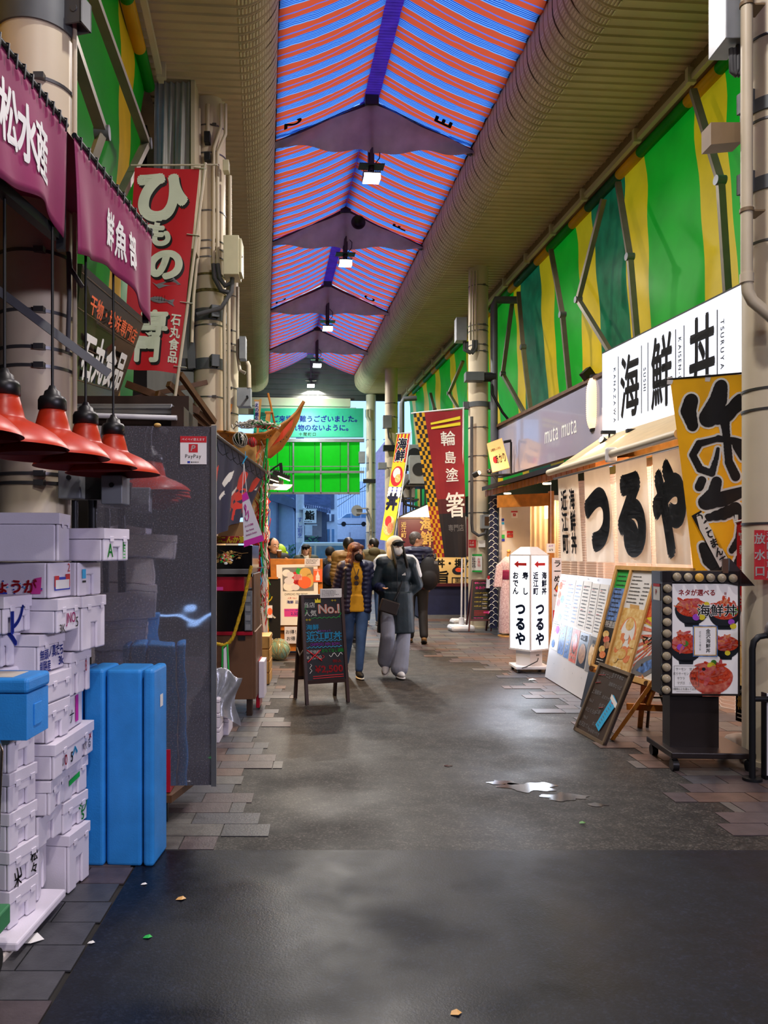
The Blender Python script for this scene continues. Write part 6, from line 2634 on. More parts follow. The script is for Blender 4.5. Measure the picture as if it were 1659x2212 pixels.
# ------- framed poster board on an easel
QE = [cw(2.645, 7.22, 1.345), cw(2.83, 6.12, 1.345), cw(2.56, 6.12, .455), cw(2.40, 7.17, .455)]
O = cw(2.5, 6.6, 0)
t = thing('poster_frame', 'pale wooden three-pane poster frame leaning on an orange easel', 'poster frame', O)
QE = rel(QE, O)
f = bil(QE)
m = MB()
qslab(m, QE, .025)
m.build('backing', 'wood_pale', t)
m = MB()
for u0, u1, v0, v1 in ((-.01, .025, -.02, 1.02), (.215, .245, 0, 1), (.565, .595, 0, 1), (.975, 1.01, -.02, 1.02), (-.01, 1.01, -.02, .02), (-.01, 1.01, .97, 1.02)):
    m.hexa([f(u0, v1, 0), f(u1, v1, 0), f(u1, v1, .02), f(u0, v1, .02)], [f(u0, v0, 0), f(u1, v0, 0), f(u1, v0, .02), f(u0, v0, .02)])
m.build('frame', 'wood_pale', t)
m = MB()
qrect(m, QE, .025, .215, .02, .20, .004, 15)
qrect(m, QE, .025, .215, .20, .52, .004, 3)
qrect(m, QE, .025, .215, .52, .97, .004, 6)
qscrib(m, QE, .05, .19, .06, .50, 10, .006, 1, .4)
qtext(m, QE, '特選盛', .12, .56, .055, .07, .006, mi=0, b=.03)
for j, mi in enumerate((7, 4, 5, 7, 8)):
    qdisc(m, QE, .09 + .03 * (j % 3), .66 + .05 * j, .05, .035, .006 + j * .0003, mi)
qscrib(m, QE, .05, .18, .90, .95, 2, .008, 0, .4)
m.build('narrow_poster', PR, t)
m = MB()
qrect(m, QE, .245, .565, .02, .97, .004, 0)
qscrib(m, QE, .27, .42, .06, .34, 8, .006, 1, .4)
qscrib(m, QE, .45, .55, .12, .34, 6, .006, 1, .4)
qrect(m, QE, .245, .565, .38, .97, .005, 7)
for j in range(14):
    qdisc(m, QE, R.uniform(.28, .53), R.uniform(.48, .88), R.uniform(.03, .07), R.uniform(.03, .06), .0055 + j * .0002, R.choice([7, 7, 8, 0, 5]))
qdisc(m, QE, .40, .66, .13, .20, .0053, 8)
qdisc(m, QE, .40, .62, .10, .15, .0054, 0)
qtext(m, QE, 'SAPPORO'[0:2] + 'RARI', .40, .945, .045, .04, .01, mi=0, b=.03) if False else qscrib(m, QE, .33, .48, .925, .955, 1, .01, 0, 1)
m.build('middle_poster', PR, t)
m = MB()
qrect(m, QE, .595, .975, .02, .97, .004, 0)
qrect(m, QE, .595, .975, .02, .50, .0045, 9)
qdisc(m, QE, .78, .08, .20, .06, .005, 12)
qdisc(m, QE, .72, .05, .03, .04, .0055, 0)
qdisc(m, QE, .80, .47, .22, .05, .005, 12)
for k in range(9):
    a = PI * (.92 + .055 * k)
    p = (.90, .56)
    a1 = a + .085
    ends = [(max(.60, p[0] + .45 * math.cos(q_)), min(.965, p[1] - .45 * math.sin(q_))) for q_ in (a, a1)]
    m.poly([f(*p, .005), f(*ends[0], .005), f(*ends[1], .005)], 4)
qdisc(m, QE, .90, .56, .06, .07, .0056, 4)
qtext(m, QE, 'マグロ丼', .79, .64, .088, .085, .007, mi=1, b=.02, slant=.1)
m.poly([f(u, v, .006) for u, v in ((.60, .93), (.64, .84), (.74, .78), (.86, .74), (.95, .72), (.96, .76), (.90, .88), (.80, .95), (.62, .97))], 14)
m.poly([f(u, v, .0065) for u, v in ((.66, .92), (.76, .82), (.90, .76), (.86, .86), (.76, .93))], 3)
qdisc(m, QE, .72, .86, .012, .014, .007, 1)
qdisc(m, QE, .95, .92, .03, .05, .007, 7)
m.build('tuna_poster', PR, t)
# easel
t = thing('easel', 'orange wooden easel under the framed posters', 'easel', O)
g = lambda X, d, z: cw(X, d, z) - O
for a, b in (((2.42, 7.05, .46), (2.33, 6.75, 0)), ((2.56, 6.2, .50), (2.27, 6.32, 0)), ((2.54, 6.35, .50), (2.66, 6.75, 0)), ((2.70, 6.15, .50), (2.70, 6.15, 0)), ((2.62, 6.2, .46), (2.80, 6.3, 0))):
    m = MB()
    m.bar(g(*a), g(*b), .04, .03)
    m.build('leg', 'wood_orange', t)
m = MB()
m.bar(g(2.38, 7.12, .44), g(2.60, 6.1, .44), .05, .03)
m.bar(g(2.40, 6.35, .26), g(2.72, 6.15, .28), .03, .05)
m.bar(g(2.52, 6.25, .30), g(2.56, 6.2, .46), .04, .04)
m.build('crossbar', 'wood_orange', t)
m = MB()
for X, d in ((2.385, 7.1), (2.545, 6.28)):
    m.cyl(g(X, d, .45), g(X - .03, d - .03, .46), .022, n=14)
m.build('peg', 'wood_brown', t)
t = thing('easel', 'black folding easel hidden behind the orange easel', 'easel', cw(2.82, 6.75, 0))
m = MB()
for a, b in (((-.1, 0, 0), (.0, .1, .5)), ((.12, -.1, 0), (.0, .1, .5)), ((.2, .2, 0), (.0, .1, .5))):
    m.bar(a, b, .02)
m.bar((-.05, .05, .25), (.1, .02, .25), .015)
m.build('legs', 'black_plastic', t)
# leaning slate
QC = [cw(2.285, 6.62, .575), cw(2.335, 6.06, .565), cw(2.135, 6.12, .0), cw(2.085, 6.68, .0)]
O = QC[3].copy()
t = thing('chalkboard', 'brown chalkboard leaning on the easel with faint chalk notes and a cyan leaflet', 'blackboard', O)
QC = rel(QC, O)
f = bil(QC)
mat('slate_brown', '3c2f2a', .6, var=.12, vs=5)
m = MB()
qslab(m, QC, .02)
m.build('slate', 'slate_brown', t)
mat('frame_brown', '6a5a48', .5, var=.1)
m = MB()
for u0, u1, v0, v1 in ((0, .05, 0, 1), (.95, 1, 0, 1), (0, 1, 0, .045), (0, 1, .955, 1)):
    m.hexa([f(u0, v1, 0), f(u1, v1, 0), f(u1, v1, .012), f(u0, v1, .012)], [f(u0, v0, 0), f(u1, v0, 0), f(u1, v0, .012), f(u0, v0, .012)])
m.build('frame', 'frame_brown', t)
m = MB()
for tx, u, v, s1 in (('人気メニュー', .33, .14, .07), ('おすすめは', .66, .10, .07), ('No.1', .17, .25, .06), ('海鮮丼ならば', .68, .23, .065), ('上海鮮丼', .24, .40, .075), ('おまかせ握り', .62, .42, .06), ('No.2', .18, .53, .06), ('合盛り', .55, .54, .07), ('のどぐろ丼', .28, .66, .07), ('土鍋', .50, .63, .07), ('No.3', .2, .77, .06), ('金沢おでん', .25, .87, .075), ('本日の握り', .62, .80, .065), ('お味噌汁付き', .60, .90, .06)):
    qtext(m, QC, tx, u, v, s1, s1 * 1.0, .004, mi=0, wob=.12)
for a, b, v in ((.10, .30, .17), (.1, .24, .285), (.48, .6, .58)):
    m.tube([f(a, v, .004), f(b, v - .03, .004)], .002, n=5, mi=1)
m.build('chalk_writing', ['ink_grey', 'ink_red'], t)
m = MB()
m.poly([f(u, v, .008) for u, v in ((.58, .80), (.74, .86), (.93, .42), (.75, .34))], 0)
m.poly([f(u, v, .009) for u, v in ((.70, .40), (.95, .50), (.97, .44), (.70, .34))], 1)
for k in range(9):
    u, v = .66 + .018 * k, .78 - .042 * k
    m.poly([f(u - .03, v, .0095), f(u + .02, v + .018, .0095), f(u + .024, v + .008, .0095), f(u - .026, v - .01, .0095)], 2 if k < 8 else 3)
m.build('leaflet', ['ink_cyan', 'white_paper', 'ink_grey', 'ink_red'], t)
# pamphlet rack
t = thing('pamphlet_rack', 'dark narrow pamphlet rack squeezed between menu panel and easel', 'rack', cw(2.50, 7.45, 0), HD())
m = MB()
m.hexa([(-.06, 0, 0), (.10, 0, 0), (.10, .2, 0), (-.06, .2, 0)], [(.06, 0, .50), (.22, 0, .50), (.22, .2, .50), (.06, .2, .50)])
m.build('rack', 'black_plastic', t)
m = MB()
for k in range(3):
    m.hexa([(-.02 + .04 * k, -.02, .16 + .1 * k), (.06 + .04 * k, -.02, .16 + .1 * k), (.06 + .04 * k, -.01, .16 + .1 * k), (-.02 + .04 * k, -.01, .16 + .1 * k)], [(.0 + .04 * k, -.02, .3 + .1 * k), (.08 + .04 * k, -.02, .3 + .1 * k), (.08 + .04 * k, -.01, .3 + .1 * k), (.0 + .04 * k, -.01, .3 + .1 * k)], k)
m.build('pamphlets', ['ink_red', 'white_paper', 'ink_cyan'], t)
# framed picture leaning behind, clear plastic sheet on floor left out
# ------- dark bulb sign
mat('sign_brown', '241c1a', .35, var=.08)
mat('bulb_glass', 'b4a78c', .08, var=.2, spec=.8, coat=.5)
mat('bulb_lit', 'd8a850', .2, em=.10, var=0)
X, d = 2.62, 5.52
q = local(X, d)
t = thing('bulb_sign', 'dark framed seafood bowl sign edged with round bulbs on a wheeled pedestal', 'sign stand', cw(X, d), HD(3))
P = lambda a, b: (q(a, b)[0], q(a, b)[2])
xl, xr = P(1431, 0)[0], P(1595, 0)[0]
zb, zt = P(0, 1502)[1], P(0, 1234)[1]
m = MB()
m.bx(xl, xr, .02, .20, zb, zt)
m.build('case', 'sign_brown', t, bevel=.004)
m = MB()
m.bx(xl, P(1452, 0)[0], -.012, .02, zb, zt)
m.bx(xl, xr, -.012, .02, P(0, 1258)[1], zt)
m.bx(xr - .012, xr, -.012, .02, zb, zt)
m.bx(xl, xr, -.012, .02, zb, zb + .012)
m.build('front_frame', 'sign_brown', t)
m = MB()
m.prism([P(1556, 1258), P(1594, 1266), P(1626, 1265), P(1574, 1206), P(1572, 1234), P(1556, 1234)][::-1], -.012, .04)
m.build('arrow_head', 'sign_brown', t)
m = MB()
a, b = P(1558, 1238), P(1570, 1207)
m.bx(a[0], b[0], -.016, .0, a[1], b[1])
m.build('tab', 'wood_brown', t)
for k in range(10):
    z = P(0, 1271 + k * 24.3)[1]
    x = P(1441, 0)[0] - .001 * k
    o = MB()
    o.ell((x, -.022, z), (.030, .022, .030), 18, 12)
    b_ = o.build('bulb', 'bulb_glass', t)
    o = MB()
    o.cyl((x, -.016, z), (x, -.010, z), .034, n=20)
    o.build('socket', 'dark_steel', b_)
for k in range(6):
    x = P(1461 + k * 23.6, 0)[0]
    z = P(0, 1246 + k * .6)[1]
    o = MB()
    o.ell((x, -.022, z), (.030, .022, .030), 18, 12)
    b_ = o.build('bulb', 'bulb_lit' if k == 2 else 'bulb_glass', t)
    o = MB()
    o.cyl((x, -.016, z), (x, -.010, z), .034, n=20)
    o.build('socket', 'dark_steel', b_)
mat('poster_white', 'f2eff0', .3, em=.10, var=0)
m = MB()
QP = [Vector((P(1453, 0)[0], -.004, P(0, 1261)[1])), Vector((P(1592, 0)[0], -.004, P(0, 1261)[1])), Vector((P(1592, 0)[0], -.004, P(0, 1498)[1])), Vector((P(1453, 0)[0], -.004, P(0, 1498)[1]))]
ql_ = lambda a, b: ((a - 1453) / 139, (b - 1261) / 237)
qrect(m, QP, 0, 1, 0, 1, .001, 0)
qtext(m, QP, 'ネタが選べる', *ql_(1505, 1280), .095, .060, .003, mi=2, b=.025)
qtext(m, QP, '!!', *ql_(1565, 1284), .07, .06, .003, mi=2, b=.02)
PRB = PR


def bowl(px, py, rx, ry, tops, seed, dark=6):
    rr = random.Random(seed)
    u, v = ql_(px, py)
    ru, rv = rx / 139, ry / 237
    fq = bil(QP)
    m.poly([fq(u + ru * math.cos(PI * k / 12), v + rv * .95 * math.sin(PI * k / 12), .003) for k in range(13)], dark)
    m.poly([fq(u + a * ru, v + b * rv, .003) for a, b in ((-.45, .8), (-.40, 1.05), (.40, 1.05), (.45, .8))], dark)
    qdisc(m, QP, u, v, ru, rv * .62, .0032, dark)
    qdisc(m, QP, u, v - rv * .1, ru * .9, rv * .55, .0033, 9)
    w_ = .0035
    for k in range(58):
        a = rr.uniform(0, 2 * PI)
        rad = rr.uniform(.05, .85)
        cu, cv = u + ru * rad * math.cos(a), v - rv * .10 + rv * .58 * rad * math.sin(a) - rv * rr.uniform(0, .28)
        l_, t_, g_ = rr.uniform(.12, .34), rr.uniform(.05, .12), rr.uniform(0, PI)
        m.poly([fq(cu + ru * (l_ * math.cos(j * PI / 5) * math.cos(g_) - t_ * math.sin(j * PI / 5) * math.sin(g_)), cv + rv * .8 * (l_ * math.cos(j * PI / 5) * math.sin(g_) + t_ * math.sin(j * PI / 5) * math.cos(g_)), w_) for j in range(10)][::-1], rr.choice(tops + ['', 9][1:]))
        w_ += .00005
    return u, v, ru, rv


bowl(1494, 1316, 36, 36, [10, 10, 4, 4, 8], 1)
bowl(1563, 1322, 34, 36, [9, 9, 9, 8, 4], 2)
bowl(1482, 1395, 36, 38, [9, 9, 10, 10, 4], 3)
bowl(1566, 1393, 30, 30, [10, 4, 8, 4, 10], 4)
bowl(1535, 1460, 46, 42, [4, 10, 10, 9, 4], 5, 4)
for px, py, mi, s1 in ((1503, 1333, 13, 8), (1515, 1333, 12, 7), (1577, 1343, 13, 7), (1581, 1352, 12, 7), (1470, 1398, 13, 8), (1480, 1390, 11, 7), (1569, 1410, 12, 6), (1535, 1438, 12, 9), (1540, 1430, 11, 6), (1525, 1305, 12, 6), (1582, 1320, 11, 9), (1512, 1320, 11, 7), (1519, 1445, 1, 4)):
    qdisc(m, QP, *ql_(px, py), s1 / 139, s1 * .9 / 237, .006, mi, 12)
qtext(m, QP, '海鮮丼', *ql_(1547, 1318), .205, .115, .0064, mi=0, b=.05, nb=8)
qtext(m, QP, '海鮮丼', *ql_(1547, 1318), .205, .115, .0072, mi=1, b=.012)
a, b = ql_(1496, 1351), ql_(1548, 1418)
qrect(m, QP, a[0], b[0], a[1], b[1], .0066, 3)
qrect(m, QP, a[0] + .015, b[0] - .015, a[1] + .009, b[1] - .009, .0068, 7)
qrect(m, QP, a[0] + .03, b[0] - .03, a[1] + .018, b[1] - .018, .0070, 0)
qtext(m, QP, '金沢海鮮丼', *ql_(1528, 1384), .072, .044, .0075, vert=True, mi=1, b=.02)
qtext(m, QP, '近江町ここで選ぶ丼', *ql_(1511, 1384), .03, .020, .0075, vert=True, mi=1)
a, b = ql_(1456, 1438), ql_(1508, 1483)
for (u0, u1, v0, v1) in ((a[0], b[0], a[1], a[1] + .003), (a[0], b[0], b[1], b[1] + .003), (a[0], a[0] + .005, a[1], b[1]), (b[0], b[0] + .005, a[1], b[1])):
    qrect(m, QP, u0, u1, v0, v1, .0072, 14)
for k, (l_, r_) in enumerate((('サーモン', '甘えび'), ('炙りサーモン', 'アサリ'), ('サワラ', '真鯛'), ('マグロ', 'いくら'))):
    qtext(m, QP, l_, *ql_(1471, 1445 + k * 10), .040, .028, .0076, mi=1)
    qtext(m, QP, r_, *ql_(1497, 1445 + k * 10), .040, .028, .0076, mi=1)
qtext(m, QP, '2種類以上を選んで注文', *ql_(1478, 1488), .034, .024, .0076, mi=1)
qscrib(m, QP, .06, .38, .975, .985, 1, .0076, 1, .6)
m.build('poster', PRB[:0] + ['poster_white'] + PRB[1:], t)
m = MB()
p, r_ = q(1406, 1298), q(1431, 1262)
m.bx(xl - .004, xl - .001, .03, .15, p[2], r_[2])
m.bx(xl - .0045, xl - .001, .03, .15, r_[2] - .02, r_[2], 1)
m.text('P', (xl - .006, .09, (p[2] + r_[2]) / 2 - .0), .05, ux=(0, -1, 0), mi=1, b=.03)
m.build('sticker', ['white_paper', 'ink_red'], t)
m = MB()
m.bx(P(1452, 0)[0], P(1556, 0)[0], .03, .17, .13, zb)
m.build('pedestal', 'sign_brown', t)
m = MB()
m.bx(P(1437, 0)[0], P(1612, 0)[0], -.13, .36, .09, .13)
m.build('base_plate', 'sign_brown', t, bevel=.006)
for x, y in ((P(1440, 0)[0] + .02, -.10), (P(1612, 0)[0] - .03, -.10), (P(1440, 0)[0] + .03, .32), (P(1612, 0)[0] - .03, .32)):
    m = MB()
    m.cyl((x - .02, y, .04), (x + .02, y, .04), .04, n=18)
    m.bx(x - .012, x + .012, y - .01, y + .02, .05, .09)
    m.build('castor', 'black_plastic', t)

# ------- banners on the right
mat('banner_yellow', 'e8b01c', .6, var=.06, vs=3, trl=.2)
QY = [U(1447, 820, 6.75), U(1612, 808, 6.75), U(1612, 1262, 6.7), U(1500, 1240, 6.7)]
O = QY[2].copy()
O.z = 0
t = thing('nobori_banner', 'yellow vertical banner with huge dark brush strokes beside the right column', 'banner', O, 0, 'tall vertical shop banners')
QY = rel(QY, O)
fY = wav(bil(QY), .012, 9, 1)
m = MB()
m.grid(lambda u, v: fY(u, 1 - v), 24, 30)
m.build('cloth', 'banner_yellow', t)


def inv(px, py):
    """picture point to banner fractions"""
    v = (py - 816) / (1250 - 816)
    xl_, xr_ = 1447 + 53 * v, 1612
    return ((px - xl_) / (xr_ - xl_), v)


STK = [([(1492, 866), (1486, 888), (1496, 922)], (20, 22, 15)), ([(1556, 838), (1550, 868), (1530, 904)], (18, 24, 26)), ([(1530, 900), (1562, 905), (1598, 872)], (24, 20, 20)),
       ([(1562, 900), (1568, 950), (1573, 1000), (1588, 1028)], (14, 10, 12, 14)), ([(1600, 958), (1550, 950), (1510, 960), (1496, 985), (1512, 1015), (1536, 1024), (1546, 990), (1549, 972)], (10, 9, 10, 10, 10, 9, 6, 4)),
       ([(1590, 965), (1606, 985)], (12, 14)), ([(1516, 1040), (1510, 1055)], (11, 12)), ([(1546, 1042), (1540, 1066), (1524, 1088)], (14, 16, 20)), ([(1524, 1088), (1560, 1078), (1604, 1060)], (20, 20, 14)),
       ([(1590, 1095), (1560, 1110), (1530, 1120)], (16, 16, 10)), ([(1590, 1095), (1602, 1130), (1598, 1160), (1580, 1185)], (14, 12, 12, 8)), ([(1520, 1186), (1530, 1215), (1550, 1236)], (14, 16, 14)), ([(1602, 1190), (1590, 1225)], (10, 14))]
m = MB()
for lay, (ex, w_, mi) in enumerate(((4.5, .006, 1), (0, .010, 0))):
    for pts, rs in STK:
        n = 14
        rs = [r * .77 for r in rs]
        for i in range(len(pts) - 1):
            for j in range(n + 1):
                k = j / n
                cx_, cy_ = pts[i][0] + (pts[i + 1][0] - pts[i][0]) * k, pts[i][1] + (pts[i + 1][1] - pts[i][1]) * k
                r_ = rs[i] + (rs[i + 1] - rs[i]) * k + ex + .8 * math.sin(j * 3 + cx_)
                m.poly([fY(*inv(cx_ + r_ * math.cos(a * PI / 8), cy_ - r_ * math.sin(a * PI / 8)), w_) for a in range(16)], mi)
m.build('lettering', ['ink_navy_dark' if 'ink_navy_dark' in M else 'ink_black', 'ink_white'], t)
m = MB()
tagq = [inv(1493, 1120), inv(1514, 1106), inv(1576, 1208), inv(1553, 1230)]
m.poly([fY(*p, .013) for p in tagq][::-1], 0)
ctr = (sum(p[0] for p in tagq) / 4, sum(p[1] for p in tagq) / 4)
m.poly([fY(ctr[0] + (p[0] - ctr[0]) * .9, ctr[1] + (p[1] - ctr[1]) * .94, .015) for p in tagq][::-1], 1)
for k, ch in enumerate('めごてまんて'):
    s1 = (k + .6) / 6.2
    cx_, cy_ = 1503 + 62 * s1, 1112 + 108 * s1
    m.text(ch, (0, 0, 0), 1, b=.04, fn=lambda X, Y: fY(*inv(cx_ + 19 * X * .9 + 6 * -Y, cy_ - 19 * Y + 10 * -X), .018))
m.build('white_tag', ['ink_black', 'ink_white'], t)
m = MB()
m.tube([U(1438, 820, 6.75) - O, U(1640, 803, 6.75) - O], .009)
m.tube([U(1640, 800, 6.75) - O, cw((1640 - CX) * 6.75 / F, 6.75, 0) - O], .014)
m.build('pole', 'dark_steel', t)
m = MB()
for u in (.0, .5):
    p = fY(u, 0)
    m.bar(p + Vector((0, 0, .02)), p - Vector((0, 0, .04)), .05, .006)
m.build('tab', 'white_plastic', t)
mat('banner_beer', 'b3141c', .55, var=.08)
QR = [U(1592, 1122, 6.1), U(1630, 1122, 6.0), U(1627, 1568, 6.0), U(1589, 1556, 6.1)]
O = cw((1600 - CX) * 5.95 / F, 5.95, 0)
t = thing('nobori_banner', 'slim red draft beer banner between the bulb sign and the right column', 'banner', O, 0, 'tall vertical shop banners')
QR = rel(QR, O)
m = MB()
qrect(m, QR, 0, 1, 0, .82, 0, 0)
qrect(m, QR, 0, 1, .82, 1, 0, 1)
qdisc(m, QR, .42, .52, .36, .07, .002, 4)
qrect(m, QR, .10, .78, .52, .60, .0022, 4)
m.poly([bil(QR)(u, v, .0024) for u, v in ((.06, .60), (.80, .60), (.72, .82), (.14, .82))][::-1], 2)
qtext(m, QR, 'SUPER', .45, .045, .16, .022, .004, mi=3, b=.02)
qtext(m, QR, '"DRY"', .48, .085, .26, .05, .004, mi=3, b=.03)
qtext(m, QR, '新・辛口〈生〉', .32, .30, .34, .050, .004, vert=True, mi=3, b=.01)
qtext(m, QR, '飲みごたえとキレのよさ', .72, .28, .17, .030, .004, vert=True, mi=3)
qtext(m, QR, 'スーパードライ', .48, .845, .13, .026, .004, mi=3, b=.03)
qtext(m, QR, '樽生', .50, .905, .40, .075, .004, mi=5, b=.03)
qscrib(m, QR, .1, .9, .95, .99, 2, .004, 3, 2)
m.build('cloth', ['banner_beer', 'lacquer_black', 'print_gold', 'ink_white', 'pennant_white', 'ink_gold'], t)
m = MB()
p = U(1627, 1115, 6.0) - O
m.tube([p, Vector((p.x, p.y, .03))], .012)
m.tube([U(1588, 1128, 6.1) - O, U(1632, 1116, 6.0) - O], .007)
m.tube([U(1591, 1125, 6.1) - O, U(1591, 1112, 6.1) - O], .012)
m.build('pole', 'white_plastic', t)
m = MB()
m.lathe([(0, .13), (.05, .13), (.10, .11), (.13, .06), (.14, 0)], n=28)
m.build('weight', 'foam_dirty', t)
# tall red lacquer chopstick banner
QW = [U(893, 893, 14.9), U(1000, 884, 14.9), U(1007, 1204, 14.9), U(941, 1204, 14.9)]
O = cw((997 - CX) * 14.9 / F, 14.9, 0)
t = thing('nobori_banner', 'tall dark red banner with checkered edge and white characters', 'banner', O, 0, 'tall vertical shop banners')
QW = rel(QW, O)
fW = wav(bil(QW), .03, 6, .5)
mat('banner_wine', '8e1420', .55, var=.06)
mat('banner_wine_dark', '4c0e16', .55, var=.06)
mat('banner_night', '15121a', .55, var=.06)
m = MB()
for k in range(40):
    v0, v1 = k / 40, (k + 1) / 40
    mi = 0 if k < 24 else (1 if k < 28 else 2)
    for j in range(8):
        m.poly([fW(j / 8, v1), fW((j + 1) / 8, v1), fW((j + 1) / 8, v0), fW(j / 8, v0)], mi)
m.build('cloth', ['banner_wine', 'banner_wine_dark', 'banner_night'], t)
m = MB()
n = 34
for k in range(n):
    for j in range(4):
        u0, u1 = j * .055, (j + 1) * .055
        wv = .22 + .08 * k / n
        u0, u1 = wv * j / 4, wv * (j + 1) / 4
        qrect(m, fW, u0, u1, k / n, (k + 1) / n, .006, 0 if (k + j) % 2 else (1 if k < 22 else 2))
m.build('checker_edge', ['banner_yellow', 'ink_black', 'banner_wine'], t)
m = MB()
for a, b in ((.075, .055), (.105, .095)):
    m.poly([fW(u, v, .008) for u, v in ((.32, a), (.94, b - .01), (.94, b + .012), (.32, a + .014))][::-1], 1)
for ch, u, v, s1 in (('輪', .66, .19, 1), ('島', .68, .32, .86), ('塗', .70, .44, .95)):
    qtext(m, fW, ch, u, v, .33 * s1, .105 * s1, .010, mi=0, b=.012)
qtext(m, fW, '箸', .74, .645, .50, .18, .010, mi=0, b=.015)
qtext(m, fW, '専門店', .72, .80, .15, .05, .010, mi=2)
m.build('lettering', ['ink_white', 'ink_yellow', 'ink_grey'], t)
m = MB()
p = U(1001, 880, 14.9) - O
m.tube([p, Vector((p.x - .04, p.y, .05))], .017)
m.tube([U(888, 893, 14.9) - O, U(1003, 881, 14.9) - O], .014)
m.build('pole', 'white_plastic', t)
m = MB()
m.bx(-.24, .22, -.20, .2, .0, .12)
m.cyl((0, 0, .12), (0, 0, .25), .05, n=16)
m.build('water_base', 'white_plastic', t, bevel=.05)
t = thing('banner_base', 'second white banner foot and pole behind the tall red banner', 'banner stand', cw((1000 - CX) * 16.2 / F, 16.2, 0))
m = MB()
m.bx(-.24, .2, -.2, .2, 0, .12)
m.build('water_base', 'white_plastic', t, bevel=.05)
m = MB()
m.tube([(.05, 0, .1), (.06, 0, 2.2)], .017)
m.build('pole', 'white_plastic', t)
# striped fish banner farther on
QF = [U(858, 938, 18.2), U(886, 936, 18.2), U(848, 1170, 18.0), U(821, 1166, 18.0)]
O = cw((838 - CX) * 18 / F, 18, 0)
t = thing('nobori_banner', 'slanting yellow and red banner with bowl pictures far down on the right', 'banner', O, 0, 'tall vertical shop banners')
QF = rel(QF, O)
m = MB()
qrect(m, QF, 0, 1, 0, 1, 0, 0)
for k in range(4):
    qrect(m, QF, .05 + k * .27, .18 + k * .27, 0, .27, .002, 1)
qtext(m, QF, '海鮮', .5, .15, .80, .115, .005, vert=True, mi=2, b=.06)
qtext(m, QF, '海鮮', .5, .15, .74, .11, .007, vert=True, mi=3, b=.03)
qdisc(m, QF, .5, .40, .46, .095, .004, 1)
qdisc(m, QF, .45, .37, .28, .05, .005, 2)
qdisc(m, QF, .6, .42, .22, .04, .006, 4)
qrect(m, QF, 0, 1, .50, .60, .003, 5)
for k in range(9):
    qdisc(m, QF, (k % 3) * .35 + .15, .52 + (k // 3) * .03, .16, .022, .004 + k * .0002, 2)
qtext(m, QF, '丼', .45, .64, .85, .16, .007, mi=3, b=.07)
qdisc(m, QF, .5, .86, .45, .09, .004, 4)
qdisc(m, QF, .40, .82, .25, .05, .005, 1)
qdisc(m, QF, .62, .88, .22, .05, .0055, 6)
m.build('cloth', ['ink_yellow', 'ink_red', 'ink_white', 'leaf_dark' if 'leaf_dark' in M else 'noren_navy', 'print_gold', 'ink_blue', 'print_orange'], t)
m = MB()
p = U(888, 932, 18.2) - O
m.tube([p, U(838, 1260, 18.0) - O, Vector((0, 0, .02))], .014)
m.tube([U(855, 937, 18.2) - O, U(889, 934, 18.2) - O], .01)
m.build('pole', 'white_plastic', t)

# blackboard of the kimono rental
X, d = (1035 - CX) * 14.6 / F, 14.6
q = local(X, d)
t = thing('sidewalk_board', 'dark brown sidewalk blackboard with pink writing at the foot of the right column', 'blackboard', cw(X, d), HD())
P = lambda a, b: (q(a, b)[0], q(a, b)[2])
QK = [Vector((P(1020, 0)[0], .02, P(0, 1252)[1])), Vector((P(1066, 0)[0], .06, P(0, 1252)[1])), Vector((P(1060, 0)[0], -.10, P(0, 1340)[1])), Vector((P(1010, 0)[0], -.14, P(0, 1340)[1]))]
m = MB()
qslab(m, QK, .02)
m.build('slate', 'slate_black', t)
f = bil(QK)
m = MB()
for u0, u1, v0, v1 in ((0, .06, 0, 1.25), (.94, 1, 0, 1.25), (0, 1, 0, .04), (0, 1, .96, 1)):
    m.hexa([f(u0, v1, -.01), f(u1, v1, -.01), f(u1, v1, .012), f(u0, v1, .012)], [f(u0, v0, -.01), f(u1, v0, -.01), f(u1, v0, .012), f(u0, v0, .012)])
for u in (0.05, .95):
    m.bar(f(u, .02, -.03), Vector((f(u, 1, 0).x, .32, 0.0)), .03)
mat('board_wine', '4a2022', .4, var=.1)
m.build('frame', 'board_wine', t)
m = MB()
qtext(m, QK, '着物レンタル', .40, .085, .09, .05, .004, mi=0)
qtext(m, QK, '❀あかり', .50, .20, .16, .085, .004, mi=0, b=.02)
for k in range(4):
    qtext(m, QK, '＊スタンダードプラン', .48, .33 + k * .105, .062, .036, .004, mi=1)
    qtext(m, QK, ['3850円', '4950円', '7700円～', '5500円'][k], .66, .375 + k * .105, .065, .036, .004, mi=2)
qscrib(m, QK, .2, .85, .74, .88, 4, .004, 3, .8)
qtext(m, QK, '予約 070-000', .40, .93, .07, .04, .004, mi=0)
m.poly([f(u, v, .004) for u, v in ((.62, .78), (.82, .78), (.82, .75), (.92, .80), (.82, .84), (.82, .81), (.62, .81))], 0)
m.build('chalk_writing', ['ink_pink', 'ink_yellow', 'ink_white', 'ink_red'], t)
m = MB()
m.hexa([f(.68, .22, .01), f(.96, .22, .01), f(.96, .22, .05), f(.68, .22, .05)], [f(.68, -.02, .01), f(.96, -.02, .01), f(.96, -.02, .05), f(.68, -.02, .05)])
m.hexa([f(.7, .0, .05), f(.94, .0, .05), f(.94, .0, .055), f(.7, .0, .055)], [f(.7, -.08, .05), f(.94, -.08, .05), f(.94, -.08, .055), f(.7, -.08, .055)], 1)
m.build('leaflet_pocket', ['pennant_white', 'ink_red'], t)
